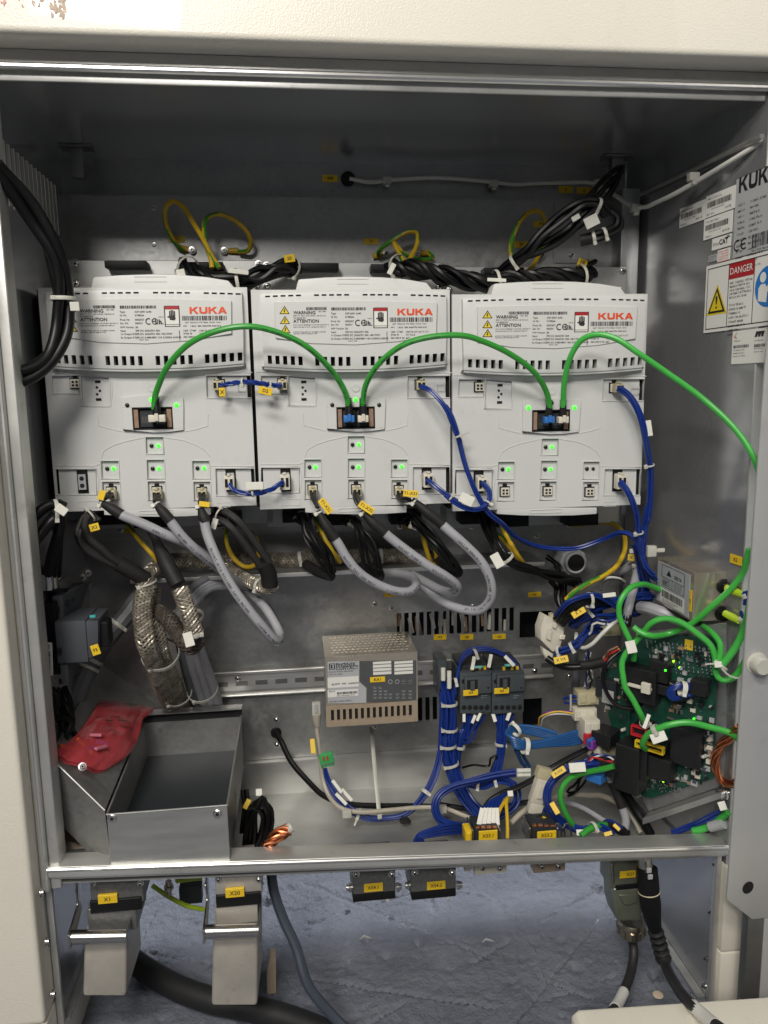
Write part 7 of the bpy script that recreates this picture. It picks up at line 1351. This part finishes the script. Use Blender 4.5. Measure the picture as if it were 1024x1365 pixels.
# ------------------------------------------------------------------ connectors hanging under the bottom rail
def hood(name, label, v, top, flange, mid, bot, lever, tagc, body, dep):
    R = thing(name, label, 'connector', P(v, (bot[0]+bot[2])/2, bot[1], dep+.03), 'large hooded connectors under the rail')
    def bx(q, d0, d1, mt, nm, bev=.002, tap=0):
        a = P(v, q[0], q[1], d0); b = P(v, q[2], q[3], d0); return MB().box((a.x,d0,min(a.z,b.z)), (b.x,d1,max(a.z,b.z))).build(nm, mt, R, bevel=bev, seg=3)
    H = bx(top, dep+.004, dep+.062, 'hood_alu' if body == 'X20' else 'hood_grey', 'bulkhead_housing'); bx(flange, dep+.001, dep+.064, 'black', 'gasket', .001)
    bx(mid, dep+.003, dep+.060, 'hood_alu' if body == 'X20' else 'hood_grey', 'hood_neck')
    x0, y0, x1, y1 = bot; a0 = P(v, x0, y0, dep+.002); a1 = P(v, x1, y0, dep+.002); b0 = P(v, x0-6, y1, dep-.006); b1 = P(v, x1-2, y1, dep-.006)
    MB().hexa([b0, b1, b1+V((.004,.075,.006)), b0+V((0,.075,.006)), a0, a1, a1+V((.003,.060,0)), a0+V((0,.060,0))]).build('hood', 'hood_alu', R, bevel=.004, seg=3)
    # locking lever: roller in front, side plates, the right one darker to paint its shaded side
    l0, l1 = P(v, lever[0], lever[1], dep-.010), P(v, lever[2], lever[3], dep-.010); MB().tube([l0, l1], .0075, 18).build('lever_roller', 'lever_steel', R, bevel=0)
    for k, q in enumerate((l0, l1)):
        s_ = V((-.002 if k == 0 else .0005, 0, 0)); pl_ = [q+V((0,-.010,.010)), q+V((0,-.010,-.008)), q+V((0,.006,-.010)), q+V((0,.045,.004)), q+V((0,.050,.050)), q+V((0,.036,.052)), q+V((0,.030,.018)), q+V((0,.006,.012))]
        MB().prism([z_+s_ for z_ in pl_], (.0022,0,0)).build('lever_plate', 'lever_steel' if k == 0 else 'pipe_steel', R, bevel=.0007, seg=1)
        screw(R, q+V((.0018 if k else -.001, .040, .030)), (1 if k else -1, 0, 0), .0038)
    for k in range(2): q = P(v, top[0]+12+k*(top[2]-top[0]-24), top[1]+8, dep+.003); screw(R, q, (0,-1,0), .0026)
    f_ = Fr((0, dep+.0006, 0)); a, b = f_.uv(v, *tagc); o = MB().fbox(f_, a-.0105, b-.0052, a+.0105, b+.0052, -.0030, .0009).build('marker_plate', 'tag_yellow', H, bevel=.0003, seg=1); text(body, .0068, f_, a, b, 'print_black', o, bold=.012, c=.0012)
    return R
hood('hooded_connector', 'dark hooded connector tagged X1 with steel lever at lower left', 'f1', (305,165,492,236), (306,237,484,262), (296,263,470,330), (288,340,432,560), (246,356,434,352), (368,226), 'X1', .020)
hood('hooded_connector', 'pale hooded connector tagged X20 with steel lever, right of X1', 'f1', (734,150,895,216), (736,217,892,244), (733,245,882,305), (728,320,880,592), (702,338,882,332), (802,205), 'X20', .010)
def base_plug(x0, x1, y0, y1, label, body, tx):
    R = thing('socket_housing', label, 'connector', P('f2', (x0+x1)/2, y1, .05), 'socket housings under the rail'); d = .045
    a, b = P('f2', x0, y0, d), P('f2', x1, y1-12, d); MB().box((a.x,d,b.z), (b.x,d+.05,a.z)).build('housing', 'hood_grey', R, bevel=.004, seg=3)
    a2, b2 = P('f2', x0+2, y1-12, d), P('f2', x1-2, y1, d); MB().box((a2.x,d-.002,b2.z), (b2.x,d+.052,a2.z-.0003)).build('gasket', 'black', R, bevel=.0015)
    f_ = Fr((0, d-.0003, 0)); at, bt = f_.uv('f2', tx, (y0+y1)/2+16); o = MB().fbox(f_, at-.0115, bt-.0055, at+.0115, bt+.0055, 0, .0009).build('marker_plate', 'tag_yellow', R, bevel=.0003, seg=1); text(body, .0060, f_, at, bt, 'print_black', o, bold=.012, c=.0012)
    for q in (x0+14, x1-14): screw(R, P('f2', q, y0+24, d-.0002), (0,-1,0), .0030)
    for k, q in enumerate((x0, x1)): c_ = P('f2', q, (y0+y1)/2+16, d+.012); s_ = -1 if k == 0 else 1; MB().lathe(c_, (s_,0,0), [(0,.0055),(.004,.0055),(.0045,.0042),(.007,.004)], 14).build('locking_peg', 'screw', R)
    for q in (x0+120 if x0 < 400 else x0+20, x1-28): c_ = P('f2', q, y1-2, d); MB().cyl(c_, c_+V((0,0,-.005)), .0018, 8).build('gasket_pin', 'nylon', R)
base_plug(280, 430, 118, 222, 'socket housing nearer the X20 hood, first of two, tagged XS4.1', 'XS4.1', 353); base_plug(480, 636, 112, 214, 'socket housing nearer the bright flange, its tag reading XS4.2', 'XS4.2', 567)
def dsub(x0, x1, y0, y1, label, mt):
    R = thing('blank_flange', label, 'flange', P('f2', (x0+x1)/2, y1, .05), 'metal flanges under the rail'); m_ = MB(); pbox(m_, 'f2', x0, y0, x1, y1, .045, .06); m_.build('flange_body', mt, R, bevel=.0012)
    for k in (.25,.78): screw(R, P('f2', x0+(x1-x0)*k, y0+14, .0448), (0,-1,0), .0028)
    return R
dsub(698, 808, 106, 136, 'bright rectangular metal flange under the rail, left one', 'connector_white'); dsub(900, 1008, 100, 130, 'duller rectangular metal flange under the rail, right one', 'beige_metal')
R = thing('small_lug', 'short metal stud under the rail left of the bright flange', 'stud', P('f2', 675, 130, .05)); m_ = MB(); pbox(m_, 'f2', 664, 108, 688, 132, .046, .056); m_.build('stud_body', 'connector_white', R, bevel=.001); m_ = MB(); pbox(m_, 'f2', 690, 112, 697, 126, .048, .054); m_.build('stud_pin', 'screw', R)
# ---- circular cable connectors at the right
R = thing('cable_connector', 'olive metal cable connector tagged X21 with grey cable', 'connector', P('f3', 450, 470, .05), 'cable connectors under the rail at the right'); d = .040
def bxq(v, q, d0, d1, mt, nm, bev, par):
    a = P(v, q[0], q[1], d0); b = P(v, q[2], q[3], d0); return MB().box((a.x,d0,min(a.z,b.z)), (b.x,d1,max(a.z,b.z))).build(nm, mt, par, bevel=bev, seg=3)
bxq('f3', (360,150,478,255), d+.002, d+.035, 'olive_metal', 'bulkhead_housing', .003, R); bxq('f3', (384,256,480,266), d, d+.036, 'black', 'gasket', .0006, R)
a = [P('f3', *q, d) for q in ((372,268),(490,266),(498,360),(488,405),(392,408),(376,350))]; MB().prism(a, (0,.034,0)).build('hood', 'olive_metal', R, bevel=.0035, seg=3)
a = [P('f3', *q, d-.0006) for q in ((392,290),(470,288),(470,320),(430,335),(412,330))]; MB().prism(a, (0,-.002,0)).build('hood_step', 'olive_metal', R, bevel=.0008, seg=1)
q = P('f3', 448, 400, d+.016); up = V((-.02,0,1)); g = MB(); g.lathe(q, -up, [(0,.0150),(.003,.0165),(.006,.0170),(.018,.0172),(.021,.0150),(.023,.011)], 20); g.build('gland_nut', 'gland', R)
for k in range(10): an = 2*math.pi*k/10; c_ = q+V((.0168*math.cos(an),.0168*math.sin(an),-.012)); MB().cyl(c_+V((0,0,.0045)), c_+V((0,0,-.0045)), .0026, 8).build('nut_ridge', 'gland', R)
MB().tube(spline([q+V((-.0005,0,-.02)), P('f3', 458, 520, d+.010), P('f3', 450, 600, d-.006), P('f3', 425, 680, d-.032), P('f3', 395, 745, d-.062), P('f3', 360, 800, d-.092)]), .0058, 14).build('sheath', 'black_cable_matt', R); MB().tube(spline([P('f3', 416, 702, d-.041), P('f3', 395, 745, d-.062), P('f3', 378, 772, d-.077)]), .0064, 14).build('white_band', 'paper', R)
f_ = Fr((0, d+.0015, 0)); at, bt = f_.uv('f3', 432, 206); o = MB().fbox(f_, at-.0105, bt-.0048, at+.0105, bt+.0048, 0, .0009).build('marker_plate', 'tag_yellow', R, bevel=.0003, seg=1); text('X21', .0062, f_, at+.003, bt, 'print_black', o, bold=.012, c=.0012)
hx = MB(); hx.tube(W('f3',(368,160,d),(372,240,d)), .0015, 8); hx.build('lock_rod', 'screw', R)
R = thing('cable_connector', 'black round plug with ribbed strain relief and white-banded cable', 'connector', P('f3', 560, 560, .03), 'cable connectors under the rail at the right'); ax = [P('f3', 505, 140, .030), P('f3', 515, 180, .028), P('f3', 522, 280, .024), P('f3', 535, 380, .02), P('f3', 548, 440, .017)]
MB().tube([P('f3', 500, 130, .031), P('f3', 508, 176, .029)], .0090, 18).build('coupling', 'screw', R); MB().tube([ax[1], ax[1].lerp(ax[2],.5), ax[2]], [.0122,.0128,.0128], 20).build('coupling_sleeve', 'black', R); MB().ring(ax[2], ax[3]-ax[2], .0126, .0009, 24, 6).build('seal_ring', 'connector_cream', R); MB().tube([ax[2].lerp(ax[3],.03), ax[2].lerp(ax[3],.6), ax[3], ax[4]], [.0124,.0126,.0110,.0078], 20).build('plug_body', 'black', R)
e0, e1 = P('f3', 550, 445, .017), P('f3', 585, 570, .012)
for k in range(5): c_ = e0.lerp(e1, k/4.6+.05); MB().ring(c_, e1-e0, .0072, .0030, 18, 8).build('relief_rib', 'rubber', R)
MB().tube([e0.lerp(e1,.72), e1], [.0088,.0092], 16).build('relief_end', 'rubber', R); pth = [e0, e1.lerp(e0,.3), P('f3', 592, 590, .000), P('f3', 630, 665, -.055), P('f3', 690, 745, -.142), P('f3', 760, 810, -.172), P('f3', 840, 872, -.210)]; sp = spline(pth); MB().tube(sp, .0060, 14).build('sheath', 'black_cable_matt', R); MB().tube(spline([P('f3', 708, 762, -.150), P('f3', 760, 810, -.172), P('f3', 805, 846, -.193)]), .0066, 14).build('white_band', 'paper', R)
for x_, y_ in ((522,190),(527,217)): c_ = P('f3', x_, y_, .0125); MB().box((c_.x-.003,c_.y-.0015,c_.z-.003), (c_.x+.003,c_.y+.001,c_.z+.003)).build('key_mark', 'paper_grey', R, bevel=.0005, seg=1)
# ---- cables on and above the floor
r, p = cable('power_cable', 'blue-grey cable hanging from the plate down to the floor', W('f1',(925,130,.06),(935,200,.055),(965,290,.045),(1010,390,.03))+W('f2',(70,400,.02),(130,520,.01),(210,620,-.002),(290,700,-.015)), .0062, 'slate_cable')
r, p = cable('hose', 'thick black hose lying on the floor behind the hooded connectors', [PZ('f1', *q, FL+.020) for q in ((430,420),(520,482),(620,535),(720,570),(860,600),(1000,640),(1150,700))], .0150, 'rubber', cat='hose', n=16)
R = thing('spare_lead', 'yellow-green lead with a brass fitting behind the X1 connector', 'lead', P('f1', 640, 240, .15)); bundle(R, W('f1',(520,180,.14),(580,220,.14),(640,250,.14),(700,262,.14)), 1, .0030, 'lime', R=.0); bundle(R, W('f1',(600,165,.13),(650,158,.13),(690,155,.13)), 1, .0030, 'lime', R=.0); q = P('f1', 575, 165, .13); MB().lathe(q, (0,0,-1), [(0,.004),(.006,.004),(.0065,.006),(.011,.006),(.0115,.003),(.02,.003)], 12).build('brass_fitting', 'gland', R); bxq('f1', (610,190,690,240), .15, .165, 'contactor_dark', 'rating_block', .001, R)
q = PZ('f1', 925, 505, FL+.02); one(MB().prism([q+V((-.006,0,-.02)), q+V((.006,0,-.02)), q+V((.007,.004,.028)), q+V((.0,.004,.032)), q+V((-.005,.002,.010))], (0,.018,0)).build('wood_scrap', 'foam', None, bevel=.002), 'small yellowish scrap on the floor beside the X20 hood', 'scrap')
for k, (x_, y_) in enumerate(((328,360),(745,370))):
    q = PZ('f2', x_, y_, FL+.003); m_ = MB(); rr_ = random.Random(k+3); m_.tube([q+V((-.009,0,-.001)), q+V((-.003,.002,.002)), q+V((.004,-.001,.001)), q+V((.009,.001,-.002))], [.0006,.0018,.0013,.0005], 7); one(m_.build('debris', 'nylon' if k == 0 else 'light_face', None), 'pale flake of debris on the floor below XS4.1' if k == 0 else 'dark-edged chip of debris on the floor right of XS4.2', 'debris', 'debris on the floor')
q = PZ('f3', 560, 715, FL+.001); one(MB().lathe(q, (0,0,1), [(0,.007),(.0012,.006),(.0018,.002)], 9).build('debris', 'foam', None), 'brownish spot of debris between the two cables at lower right', 'debris', 'debris on the floor')
flush_text()
